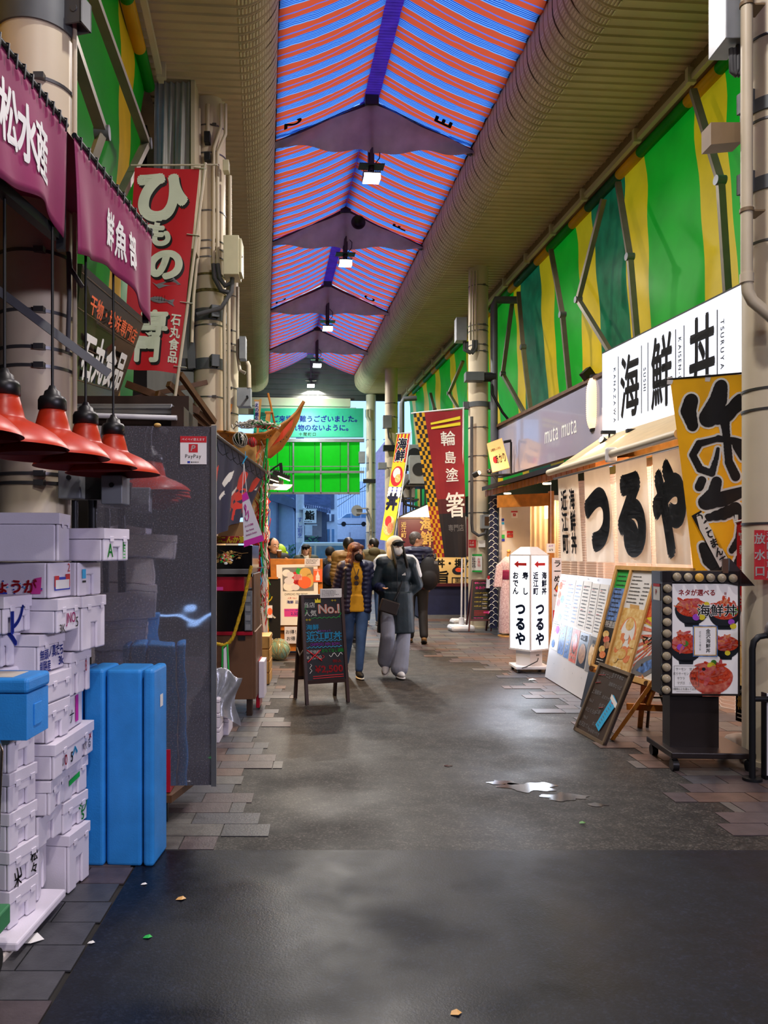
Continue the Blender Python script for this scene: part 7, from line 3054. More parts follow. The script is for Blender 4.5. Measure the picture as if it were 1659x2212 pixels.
# kimono on a stand
mat('kimono_print', 'b8909c', .7, var=.35, vs=40, col2='e6d4d8')
mat('obi_wine', '8a1c48', .6, var=.2, vs=20)
X, d = (1099 - CX) * 14.0 / F, 14.0
t = thing('kimono_stand', 'pink patterned kimono with wine red sash on a wooden stand by the entrance', 'kimono', cw(X, d), HD())
m = MB()
pr = [(.17, .06), (.18, .10), (.165, .5), (.15, .85), (.125, 1.02), (.13, 1.12), (.15, 1.24), (.14, 1.32), (.08, 1.38), (.05, 1.40)]
m.lathe(pr, n=30)
m.v = [(x, y * .7, z) for x, y, z in m.v]
m.build('robe', 'kimono_print', t)
for sg in (-1, 1):
    m = MB()
    m.hexa([(sg * .13, -.05, .86), (sg * .27, -.03, .86), (sg * .27, .05, .86), (sg * .13, .05, .86)], [(sg * .10, -.06, 1.34), (sg * .22, -.03, 1.24), (sg * .22, .05, 1.24), (sg * .10, .06, 1.34)])
    m.build('sleeve', 'kimono_print', t, bevel=.015)
m = MB()
m.lathe([(.13, 1.0), (.137, 1.02), (.140, 1.13), (.138, 1.16), (.13, 1.17)], n=30)
m.v = [(x, y * .74, z) for x, y, z in m.v]
m.build('sash', 'obi_wine', t)
m = MB()
m.cyl((0, 0, 1.36), (0, 0, 1.46), .035, n=16)
m.ell((0, 0, 1.49), .035)
m.cyl((0, 0, 0), (0, 0, .2), .015)
m.cyl((0, 0, 0), (0, 0, .02), .19, n=24)
m.build('stand', 'wood_pale', t)
# booth with maroon board
X, d = (935 - CX) * 17.6 / F, 17.6
q = local(X, d)
P = lambda a, b: (q(a, b)[0], q(a, b)[2])
mat('booth_maroon', '4c1420', .4, var=.06)
mat('booth_beige', 'd9b878', .5, var=.06, vs=3)
t = thing('food_booth', 'maroon and beige seafood bowl booth beyond the tall red banner', 'booth', cw(X, d), HD())
m = MB()
a, b = P(862, 1197), P(1030, 1119)
m.bx(a[0], b[0], .02, 1.4, a[1], b[1])
m.build('name_board', 'booth_maroon', t)
m = MB()
m.bx(a[0], b[0], .0, .02, b[1] - .02, b[1] + .02)
m.bx(a[0] - .02, a[0], 0, .03, a[1], b[1])
m.build('board_trim', 'wood_brown', t)
m = MB()
m.text('海鮮丼', (P(922, 0)[0], -.004, P(0, 1163)[1]), .32, vert=True, b=.03)
m.text('近江町', (P(872, 0)[0], -.004, P(0, 1145)[1]), .12, vert=True)
m.build('lettering', 'ink_gold', t)
m = MB()
a, b = P(903, 1267), P(1030, 1197)
m.bx(a[0], b[0], .05, 1.4, a[1], b[1])
m.bx(a[0], b[0], .03, .05, a[1], a[1] + .07, 1)
m.bx(a[0], b[0], .03, .05, b[1] - .04, b[1], 1)
m.build('menu_front', ['booth_beige', 'booth_maroon'], t)
m = MB()
m.text('海鮮丼・握り', (P(962, 0)[0], .045, P(0, 1217)[1]), .21, b=.03)
m.text('旨', (P(957, 0)[0], .045, P(0, 1246)[1]), .30, b=.03)
m.text('し', (P(925, 0)[0], .045, P(0, 1250)[1]), .22, b=.03)
c = P(996, 1255)
for (x0_, x1_, z0_, z1_) in ((-.2, .2, .06, .08), (-.2, .2, -.08, -.06), (-.2, -.18, -.08, .08), (.18, .2, -.08, .08)):
    m.rect(c[0] + x0_, c[0] + x1_, c[1] + z0_, c[1] + z1_, .045)
m.text('黒帆', (c[0], .044, c[1]), .14)
c = P(990, 1233)
m.disc(c[0], c[1], .13, .09, .046, 1)
m.disc(c[0] + .02, c[1] + .02, .08, .05, .044, 2)
m.build('menu_writing', ['ink_black', 'print_dark', 'roe_red'], t)
m = MB()
a, b = P(903, 1332), P(1030, 1267)
m.bx(a[0], b[0], .08, 1.4, 0.04, a[1] + .68)
m.build('counter', 'noren_navy', t)
m = MB()
m.bx(a[0] + .1, b[0] - .1, .02, .08, .0, .08)
m.build('kick_rail', 'galvanised', t)
m = MB()
a, b, c = P(862, 1120), P(932, 1086), P(1010, 1086)
m.hexa([(a[0], .0, a[1] + .02), (b[0], .8, b[1]), (b[0], .9, b[1]), (a[0], .1, a[1] + .02)], [(a[0], .0, a[1] + .05), (b[0], .8, b[1] + .03), (b[0], .9, b[1] + .03), (a[0], .1, a[1] + .05)])
m.poly([(a[0], .02, a[1] + .03), (b[0] + .3, .02, a[1] + .03), (b[0], .8, b[1])], 1)
m.build('canopy', ['dark_steel', 'white_plastic'], t)
area('booth_glow', cw(X - .3, 16.4, 2.6), cw(X, 17.6, 1.2), .5, 50, (1, .75, .5))
# wall units
for k, (px, py, w_, h_, dd) in enumerate(((905, 1015, .45, .7, 19.5), (895, 975, .5, .55, 21.0), (884, 1045, .3, .6, 20.0))):
    c = U(px, py + 30, dd)
    t = thing('air_unit', 'grey outdoor air unit among dark pipes, %s' % ['the nearest of three', 'the highest of three', 'the lowest left of three'][k], 'air conditioner', c, HD(), 'outdoor air units')
    m = MB()
    m.bx(-w_ / 2, w_ / 2, 0, .3, 0, h_)
    m.build('casing', 'box_grey', t, bevel=.01)
    m = MB()
    for xx in (-w_ * .4, w_ * .4):
        m.bx(xx - .02, xx + .02, .2, .24, -c.z, 0)
    m.build('support_frame', 'dark_steel', t)
    m = MB()
    m.cyl((0, -.005, h_ * .5), (0, -.02, h_ * .5), min(w_, h_) * .36, n=24)
    m.build('fan_guard', 'dark_steel', t)
    m = MB()
    m.tube([(-w_ / 2, .1, .1), (-w_ / 2 - .2, .1, -.2), (-w_ / 2 - .1, .1, -.5), (-w_ / 2 + .3, .1, -.6)], .03)
    m.bx(-w_ / 2 - .1, w_ / 2 + .1, .05, .9, -.06, -.02)
    m.build('pipes', 'black_plastic', t)
# red signs on the right edge column
t = thing('wall_sign', 'red vertical water outlet sign with white characters on the right edge column', 'sign', cw((1641 - CX) * 5.36 / F, 5.36, Zc(1252, 5.36)), HD(), 'red fire signs')
hS = 107 * 5.36 / F
m = MB()
m.bx(-.031, .031, 0, .012, 0, hS)
m.text('放水口', (0, -.003, hS / 2), .075, vert=True, sp=1.45, mi=1, b=.02)
m.build('plate', ['ink_red', 'ink_white'], t)
t = thing('wall_sign', 'wider red fire brigade sign cut by the right photo edge', 'sign', cw((1675 - CX) * 5.36 / F, 5.36, Zc(1253, 5.36)), HD(), 'red fire signs')
m = MB()
m.bx(-.068, .07, 0, .012, 0, hS)
m.text('︵消防隊専用︶'[1:6], (-.035, -.003, hS / 2), .056, vert=True, sp=1.15, mi=1, b=.02)
m.build('plate', ['ink_red', 'ink_white'], t)
# black rail and white panel at the right edge
X, d = (1625 - CX) * 5.19 / F, 5.19
t = thing('hand_rail', 'black tubular barrier with a round foot at the right photo edge', 'barrier', cw(X, d), HD())
m = MB()
zt = Zc(1376, 5.19)
m.tube([(0, 0, .02), (0, 0, zt - .08), (.01, 0, zt - .03), (.04, 0, zt), (.09, 0, zt + .01), (.6, 0, zt + .01)], .02, n=12)
m.tube([(0, 0, Zc(1510, 5.19)), (.6, 0, Zc(1510, 5.19))], .018, n=12)
m.build('tube', 'dark_steel', t)
m = MB()
m.cyl((0, 0, 0), (0, 0, .022), .06, n=24)
m.build('foot', 'dark_steel', t)
m = MB()
m.lathe([(0, .10), (.03, .10), (.045, .06), (.05, 0), (0, 0)], (.13, 0, zt), n=20)
m.build('cap', 'galvanised', t)
t = thing('notice_panel', 'white black-edged panel on the ground behind the black barrier', 'panel', cw(X + .12, d + .02), HD())
m = MB()
m.bx(-.02, .6, 0, .03, 0.03, Zc(1500, 5.19))
m.build('face', 'white_plastic', t)
m = MB()
m.bx(-.03, -.02, -.01, .04, 0, Zc(1498, 5.19))
m.bx(-.03, .6, -.01, .04, 0, .03)
m.build('edge', 'black_plastic', t)
# ---------------------------------------------------------------- far end of the arcade and the street outside
mat('market_green', '35b890', .4, var=.06, em=.0)
X, d = (675 - CX) * 27.2 / F, 27.2
q = local(X, d)
P = lambda a, b: (q(a, b)[0], q(a, b)[2])
t = thing('market_sign', 'long turquoise market sign with blue thank-you lettering at the far exit', 'sign', cw(X, d), HD())
a, b = P(548, 944), P(785, 882)
m = MB()
m.bx(a[0], b[0], 0, .12, a[1], b[1])
m.build('board', 'market_green', t)
m = MB()
m.text('ご来場有難うございました。', (P(684, 0)[0], -.005, P(0, 905)[1]), .235, b=.035, mi=0)
m.text('お忘れ物のないように。', (P(680, 0)[0], -.005, P(0, 924)[1]), .235, b=.035, mi=0)
m.text('十間町口', (P(664, 0)[0], -.005, P(0, 938)[1]), .13, sp=1.2, b=.02, mi=1)
m.text('近江町市場', (P(566, 0)[0], -.005, P(0, 936)[1]), .13, b=.02, mi=1)
m.disc(P(566, 0)[0], P(0, 908)[1], .26, .28, -.004, 2)
m.text('近', (P(566, 0)[0], -.008, P(0, 908)[1]), .3, mi=3)
mat('seal_green', '1f6a58', .5)
m.build('lettering', ['ink_blue', 'ink_black', 'seal_green', 'market_green'], t)
area('sign_wash', (1.3, 25.6, 6.2), U(690, 915, 27.2), .4, 60, (.8, 1, .95), .2)
mat('exit_green', '14d81a', .35, var=.03, trl=.6)
t = thing('exit_screen', 'bright plain green screen with grey rails under the far market sign', 'screen', cw(X, 27.4), HD())
q = local(X, 27.4)
P = lambda a, b: (q(a, b)[0], q(a, b)[2])
a, b = P(560, 1064), P(777, 952)
m = MB()
m.grid(lambda u, v: (a[0] + (b[0] - a[0]) * u, .03 * math.sin(u * 4), a[1] + (b[1] - a[1]) * v), 12, 10)
m.build('cloth', 'exit_green', t)
m = MB()
m.bx(a[0], b[0] + .15, -.16, -.05, P(0, 956)[1], P(0, 949)[1])
m.bx(a[0], b[0] + .15, -.16, -.1, P(0, 1023)[1], P(0, 1018)[1])
m.bx(a[0], b[0], -.12, -.09, P(0, 1009)[1], P(0, 1007.5)[1])
m.bx(a[0], b[0], -.08, .02, a[1] - .06, a[1] + .01)
m.build('cross_rail', 'galvanised', t)
for px in (634, 693, 752):
    m = MB()
    m.bx(P(px, 0)[0] - .025, P(px, 0)[0] + .025, -.12, -.08, a[1], b[1])
    m.build('upright', 'galvanised', t)
m = MB()
for px in (600, 626, 680, 735):
    m.bx(P(px, 0)[0] - .008, P(px, 0)[0] + .008, -.02, -.01, a[1], b[1])
m.build('seam', 'dark_steel', t)
# round mirror on the far post
c = U(771, 1103, 26.9)
t = thing('round_mirror', 'round traffic mirror seen from behind on the far right post', 'mirror', c, HD())
m = MB()
m.cyl((0, 0, 0), (0, .05, 0), .19, n=28)
m.build('disc', 'box_grey', t)
m = MB()
m.bx(-.02, .38, -.06, 0, .05, .09)
m.bx(-.02, .38, -.06, 0, -.12, -.08)
m.bx(.34, .38, -.06, .75, .05, .09)
m.bx(.34, .38, -.06, .75, -.12, -.08)
m.build('bracket', 'galvanised', t)
# ---- outside
mat('road_outside', '6a6e78', .6, var=.1)
mat('house_blue', '93a6c0', .8, var=.05)
mat('house_white', 'dce6f0', .7, var=.05)
mat('house_dark', '56627a', .7, var=.1)
mat('tile_roof', '55648a', .5, var=.2, vs=3)
mat('glass_blue', '6a9ac0', .1, var=.1)
mat('sheet_blue', 'd4e2f4', .5, var=.04)
mat('pole_concrete', 'b8bec8', .8)
q = local(0, 0)
Wd = lambda px, d: (px - CX) * d / F
Zd = lambda py, d: EYE + (CY - py) * d / F
m = MB()
m.bx(-40, 40, 31, 120, -.3, -.02)
struct(m.build('ground_outside', 'road_outside', rz=HD()))


def house(lab, x0p, x1p, ytp, d, dep, mt, name='building'):
    x0, x1 = Wd(x0p, d), Wd(x1p, d)
    t = thing(name, lab, 'building', cw((x0 + x1) / 2, d), HD())
    w_ = (x1 - x0) / 2
    m = MB()
    m.bx(-w_, w_, 0, dep, 0, Zd(ytp, d))
    m.build('wall', mt, t)
    return t, (x0 + x1) / 2, d


t, X, d = house('plain slate blue house wall at the left of the exit', 560, 633, 1075, 34, 6, 'house_blue')
q = local(X, d)
m = MB()
a, b = q(555, 1062), q(640, 1082)
m.hexa([(a[0], -.4, a[2] - .2), (b[0], -.4, b[2] - .35), (b[0], 6, b[2] - .35), (a[0], 6, a[2] - .2)], [(a[0], -.4, a[2] + .4), (b[0], -.4, b[2]), (b[0], 6, b[2]), (a[0], 6, a[2] + .4)])
m.build('roof_edge', 'house_dark', t)
m = MB()
p = q(600, 1100)
m.cyl((p[0], -.1, 0), (p[0], -.1, p[2] + .8), .06)
p = q(640, 1100)
m.cyl((p[0], .1, 0), (p[0], .1, p[2] + .8), .05)
m.build('rain_pipe', 'house_dark', t)
m = MB()
p = q(618, 1205)
m.bx(p[0] - .1, p[0] + .1, -.1, 0, p[2], p[2] + .5)
m.build('meter', 'white_paint', t)
# tiled roof house
t, X, d = house('dark house with a tiled roof hanging over the sushi sign', 640, 706, 1098, 37, 6, 'house_dark')
q = local(X, d)
m = MB()
for k in range(24):
    x0, x1 = q(604 + k * 4.6, 0)[0], q(604 + (k + .86) * 4.6, 0)[0]
    za, zb2 = q(0, 1058 + k * 1.5)[2], q(0, 1074 + k * 1.05)[2]
    m.hexa([(x0, -1.3, zb2 - .3), (x1, -1.3, zb2 - .3), (x1, 2.0, za + .4), (x0, 2.0, za + .4)], [(x0, -1.3, zb2 - .16), (x1, -1.3, zb2 - .16), (x1, 2.0, za + .54), (x0, 2.0, za + .54)])
for k in range(9):
    y = -1.3 + k * .36
    u = k / 9
    p0, p1 = q(604, 1074 - 16 * u), q(714, 1098 - 6 * u)
    m.bar((p0[0], y, p0[2] - .12 + .7 * u), (p1[0], y, p1[2] - .02 + .7 * u), .1, .08)
m.build('tiled_roof', 'tile_roof', t)
mat('wall_brownish', 'a09a9c', .8, var=.08)
m = MB()
a, b = q(662, 1160), q(695, 1098)
m.bx(a[0], b[0], -.4, 0, a[2], b[2])
m.build('bay', 'wall_brownish', t)
# white buildings
t, X, d = house('narrow white building with a dark upper window behind the tiled roof', 693, 729, 1040, 42, 6, 'house_white')
q = local(X, d)
for k, (a_, b_, c_, e_, mt) in enumerate(((698, 722, 1060, 1099, 'house_dark'), (705, 722, 1111, 1126, 'house_dark'), (707, 722, 1143, 1182, 'glass_blue'))):
    a, b = q(a_, e_), q(b_, c_)
    m = MB()
    m.bx(a[0], b[0], -.1, .0, a[2], b[2])
    o = m.build('window', mt, t)
    m = MB()
    m.bx((a[0] + b[0]) / 2 - .05, (a[0] + b[0]) / 2 + .05, -.13, -.1, a[2], b[2])
    m.build('window_bar', 'house_white', o)
t, X, d = house('wide pale ribbed building filling the back of the exit', 728, 900, 1040, 62, 8, 'sheet_blue')
q = local(X, d)
m = MB()
for k in range(34):
    x = q(730 + k * 5, 0)[0]
    m.bx(x - .05, x + .05, -.08, 0, 2, 8.0)
m.build('rib', 'house_white', t)
t, X, d = house('raised white parking deck with a low wall behind the exit', 728, 860, 1136, 50, 9, 'house_white', 'parking_deck')
q = local(X, d)
m = MB()
a, b = q(729, 1190), q(860, 1165)
m.bx(a[0], b[0], -.2, .0, .3, b[2])
m.build('dark_opening', 'house_dark', t)
m = MB()
for px in (755, 790, 830):
    m.cyl((q(px, 0)[0], -.3, 0), (q(px, 0)[0], -.3, Zd(1150, 50)), .06)
m.build('post', 'pole_concrete', t)
# pink house and rails seen through the right gap
mat('pink_wall', 'd4b0c0', .7)
t, X, d = house('mauve gabled house seen between the far columns', 812, 880, 985, 46, 5, 'pink_wall')
q = local(X, d)
m = MB()
a, b, c = q(806, 985), q(838, 945), q(885, 985)
m.prism([(a[0], a[2]), (c[0], c[2]), (b[0], b[2])], 0, 5)
m.build('gable', 'pink_wall', t)
m = MB()
for k in range(6):
    z = q(0, 960 + k * 22)[2]
    m.bx(q(812, 0)[0], q(850, 0)[0], -6.0, -5.95, z, z + .06)
for px in (815, 822, 830, 838):
    m.bx(q(px, 0)[0], q(px, 0)[0] + .06, -6.0, -5.95, 0, 9)
m.build('railing', 'pole_concrete', t)


def car(lab, px0, px1, yb, yt, d, zbase, mt, rz=0):
    x0, x1 = Wd(px0, d), Wd(px1, d)
    L_ = x1 - x0
    t = thing('car', lab, 'car', cw((x0 + x1) / 2, d, zbase), HD() + rz)
    h = (yb - yt) * d / F
    hl = L_ / 2
    m = MB()
    pr = [(-hl, .25 * h), (-hl, .50 * h), (-hl * .80, .60 * h), (-hl * .45, .92 * h), (-hl * .1, h), (hl * .75, .98 * h), (hl * .93, .85 * h), (hl, .5 * h), (hl, .22 * h), (hl * .9, .15 * h), (-hl * .92, .15 * h)]
    m.prism(pr[::-1], 0, 1.7)
    m.build('body', mt, t, bevel=.05, seg=3)
    m = MB()
    m.poly([(-hl * .72, -.012, .62 * h), (-hl * .18, -.012, .62 * h), (-hl * .18, -.012, .92 * h), (-hl * .42, -.012, .88 * h)])
    m.poly([(-hl * .13, -.012, .62 * h), (hl * .40, -.012, .62 * h), (hl * .40, -.012, .92 * h), (-hl * .13, -.012, .93 * h)])
    m.poly([(hl * .45, -.012, .62 * h), (hl * .88, -.012, .62 * h), (hl * .84, -.012, .84 * h), (hl * .74, -.012, .90 * h), (hl * .45, -.012, .92 * h)])
    m.build('windows', 'glass_blue', t)
    for s_ in (-.6, .6):
        m = MB()
        m.cyl((hl * s_, -.03, .17 * h), (hl * s_, .2, .17 * h), .17 * h, n=24)
        m.build('wheel', 'tyre_rubber', t)
    m = MB()
    m.bx(-hl - .01, -hl + .08, .1, .4, .42 * h, .5 * h)
    m.build('lamp', 'sheet_blue', t)
    return t


car('white car parked up on the raised deck behind the exit', 728, 800, 1137, 1107, 50, Zd(1137, 50), 'house_white')
mat('van_teal', '2f6c84', .3)
t = thing('van', 'white-roofed van with dark teal windows stopped across the exit', 'van', cw(Wd(690, 30.5), 30.5, 0), HD())
q = local(Wd(690, 30.5), 30.5)
m = MB()
x0, x1 = q(628, 0)[0], q(760, 0)[0]
zt = Zd(1171, 30.5)
m.prism([(x0, .3), (x1, .3), (x1, zt - .2), (x1 - .1, zt), (x0 + .45, zt), (x0 + .1, .95)], 0, 1.8)
m.build('body', 'house_white', t, bevel=.06, seg=3)
m = MB()
m.poly([(x0 + .32, -.015, .95), (x0 + .9, -.015, .95), (x0 + .9, -.015, zt - .14), (x0 + .52, -.015, zt - .14)])
m.rect(x0 + .98, x1 - .1, .95, zt - .14, -.015)
m.build('windows', 'glass_blue', t)
for xx in (x0 + .5, x1 - .5):
    m = MB()
    m.cyl((xx, -.03, .3), (xx, .22, .3), .3, n=24)
    m.build('wheel', 'tyre_rubber', t)
mat('tail_red', 'c01c2c', .3, em=.4, var=0)
m = MB()
m.bx(x0 + .02, x0 + .14, -.03, .1, .8, 1.2)
m.build('tail_lamp', 'tail_red', t)
# utility pole and sushi sign
d = 33
t = thing('utility_pole', 'grey utility pole wrapped with a white notice in front of the tiled house', 'pole', cw(Wd(648, d), d), HD())
m = MB()
m.cyl((0, 0, 0), (0, 0, 6.5), .17, n=20)
m.build('shaft', 'pole_concrete', t)
m = MB()
m.cyl((0, 0, Zd(1172, d)), (0, 0, Zd(1108, d)), .175, n=20)
m.build('wrap', 'white_paint', t)
m = MB()
m.text('すし割烹', (0, -.18, Zd(1140, d)), .22, vert=True)
m.build('lettering', 'ink_blue', t)
t = thing('sushi_sign', 'white square sushi sign with a black character on the utility pole', 'sign', cw(Wd(669, 32.6), 32.6, Zd(1130, 32.6)), HD())
h = 29 * 32.6 / F
m = MB()
m.bx(-.27, .27, 0, .15, 0, h)
m.build('box', 'white_paint', t, bevel=.02)
m = MB()
m.text('鮨', (0, -.006, h * .58), .40, b=.03)
m.scrib(-.22, .22, .03, .09, -.006, 1)
m.build('lettering', 'ink_black', t)
m = MB()
m.bx(-.2, .1, .02, .14, -.5, -.08)
m.bx(-.45, .3, .06, .5, h, h + .05)
m.bx(-.45, .3, .06, .1, -.1, -.05)
m.build('bracket', 'pole_concrete', t)
# shrubs beside the meter
mat('shrub_green', '3a6a50', .8, var=.3)
for px, py, dd, nm in ((642, 1195, 33.5, 'dark shrub at the foot of the utility pole'), (665, 1180, 34.5, 'dark leafy shrub under the sushi sign')):
    c = U(px, py, dd)
    t = thing('shrub', nm, 'shrub', (c.x, c.y, 0))
    m = MB()
    for k in range(220):
        a, r_, z = R.uniform(0, 2 * PI), .5 * math.sqrt(R.random()), R.uniform(.1, 1.0)
        z = z * c.z * 1.25
        p = Vector((r_ * math.cos(a), r_ * math.sin(a), z))
        n1 = Vector((R.uniform(-1, 1), R.uniform(-1, 1), R.uniform(-.5, 1))).normalized() * .10
        n2 = n1.orthogonal().normalized() * .05
        m.poly([p - n1, p + n2, p + n1, p - n2])
    m.build('foliage', 'shrub_green', t)
    m = MB()
    m.cyl((0, 0, 0), (0, 0, c.z), .04)
    m.build('stem', 'wood_brown', t)
# overhead wires outside
t = thing('overhead_wire', 'thin dark overhead wires crossing the sky outside the exit', 'wire', cw(Wd(760, 40), 40, 4))
O = cw(Wd(760, 40), 40, 4)
m = MB()
for (a, b, c, e) in ((728, 1080, 790, 1050), (728, 1095, 800, 1040), (730, 1068, 800, 1058)):
    m.tube([U(a, b, 40) - O, (U(a, b, 40) + U(c, e, 40)) / 2 - O - Vector((0, 0, .06)), U(c, e, 40) - O], .012, n=5)
m.build('wire', 'dark_steel', t)
# unseen dark walls added behind the viewer to keep the open sky out
mat('back_wall', '3a3430', .8, var=.2)
m = MB()
m.bx(-6, 9, -9.2, -9.0, 0, 9)
struct(m.build('wall_added_behind', 'back_wall'))
m = MB()
m.bx(-3.2, -3.0, -9, -8, 0, 8)
m.bx(4.6, 5.8, -9, -8, 0, 8)
struct(m.build('wall_added_corner', 'back_wall'))
# ---------------------------------------------------------------- people
mat('skin', 'd2a183', .5, var=.05)
mat('hair_black', '17120f', .45, var=.2, vs=30)
mat('hair_auburn', '5e2c18', .55, var=.45, vs=60, bump=.5, bs=90)
mat('hair_grey', '5c5654', .5, var=.35, vs=40)
mat('hair_blond', '9a7448', .5, var=.25, vs=30)
mat('puffer_plum', '2c2338', .5, var=.15, bump=.2, bs=30)
mat('puffer_blue', '1b2142', .5, var=.12)
mat('hoodie_yellow', 'd99a12', .75, var=.10, vs=6)
mat('jeans_blue', '2c4468', .75, var=.35, vs=5, col2='48658e')
mat('coat_teal', '16262e', .5, var=.2, vs=8, bump=.4, bs=12)
mat('sweat_grey', '8d8f9c', .8, var=.10)
mat('cap_black', '101014', .7)
mat('hood_cream', 'e3d6bc', .8, var=.05)
mat('coat_olive', '5d5436', .7, var=.12)
mat('puffer_tan', '8a6838', .55, var=.15)
mat('coat_green', '2c3426', .7, var=.15)
mat('jacket_lime', 'a2c81e', .6, var=.06)
mat('coat_dark', '16161c', .7, var=.15)
mat('shoe_white', 'cfcac6', .6)
mat('shoe_tan', '8a6a40', .7, var=.3, vs=30)
mat('lens_dark', '0a0a0c', .1)


def chain(m, pts, rs, n=12):
    for i in range(len(pts) - 1):
        m.cyl(pts[i], pts[i + 1], rs[i], rs[i + 1], n)
    for p, r in zip(pts, rs):
        m.ell(p, r, 12, 8)


def puff(m, pts, rs, step=.05, fl=.75):
    for i in range(len(pts) - 1):
        a, b = Vector(pts[i]), Vector(pts[i + 1])
        L = (b - a).length
        n = max(1, int(L / step))
        Mr = (b - a).to_track_quat('Z', 'Y').to_matrix()
        for k in range(n + 1):
            r = rs[i] + (rs[i + 1] - rs[i]) * k / n
            m.ell(a.lerp(b, k / n), (r, r, step * fl), 14, 8, M=Mr)


def hand(m, w, dv, sd, curl=.5, s=1.0):
    """wrist, pointing direction, thumb side"""
    w, dv, sd = Vector(w), Vector(dv).normalized(), Vector(sd).normalized()
    nn = dv.cross(sd)
    m.ell(w + dv * .045 * s, (.036 * s, .018 * s, .048 * s), 12, 8, M=Matrix((sd, nn, dv)).transposed())
    for k in range(4):
        b = w + dv * .082 * s + sd * (.026 - .0175 * k) * s
        ln = (.036, .042, .039, .030)[k] * s
        d1 = (dv * math.cos(curl) - nn * math.sin(curl)).normalized()
        d2 = (dv * math.cos(curl * 2.2) - nn * math.sin(curl * 2.2)).normalized()
        chain(m, [b, b + d1 * ln, b + d1 * ln + d2 * ln * .8], [.0095 * s, .0085 * s, .0075 * s], 8)
    b = w + dv * .02 * s + sd * .03 * s
    d1 = (dv * .7 + sd * .7 - nn * .3).normalized()
    chain(m, [b, b + d1 * .035 * s, b + (d1 + dv * .6).normalized() * .062 * s], [.012 * s, .010 * s, .008 * s], 8)


DEF = dict(hipL=(.09, 0, .90), kneeL=(.095, -.01, .48), ankL=(.10, .02, .085), hipR=(-.09, 0, .90), kneeR=(-.095, -.01, .48), ankR=(-.10, .02, .085),
           shL=(.165, 0, 1.345), elL=(.215, .02, 1.08), wrL=(.20, -.06, .86), shR=(-.165, 0, 1.345), elR=(-.215, .02, 1.08), wrR=(-.20, -.06, .86), head=(0, -.015, 1.525))


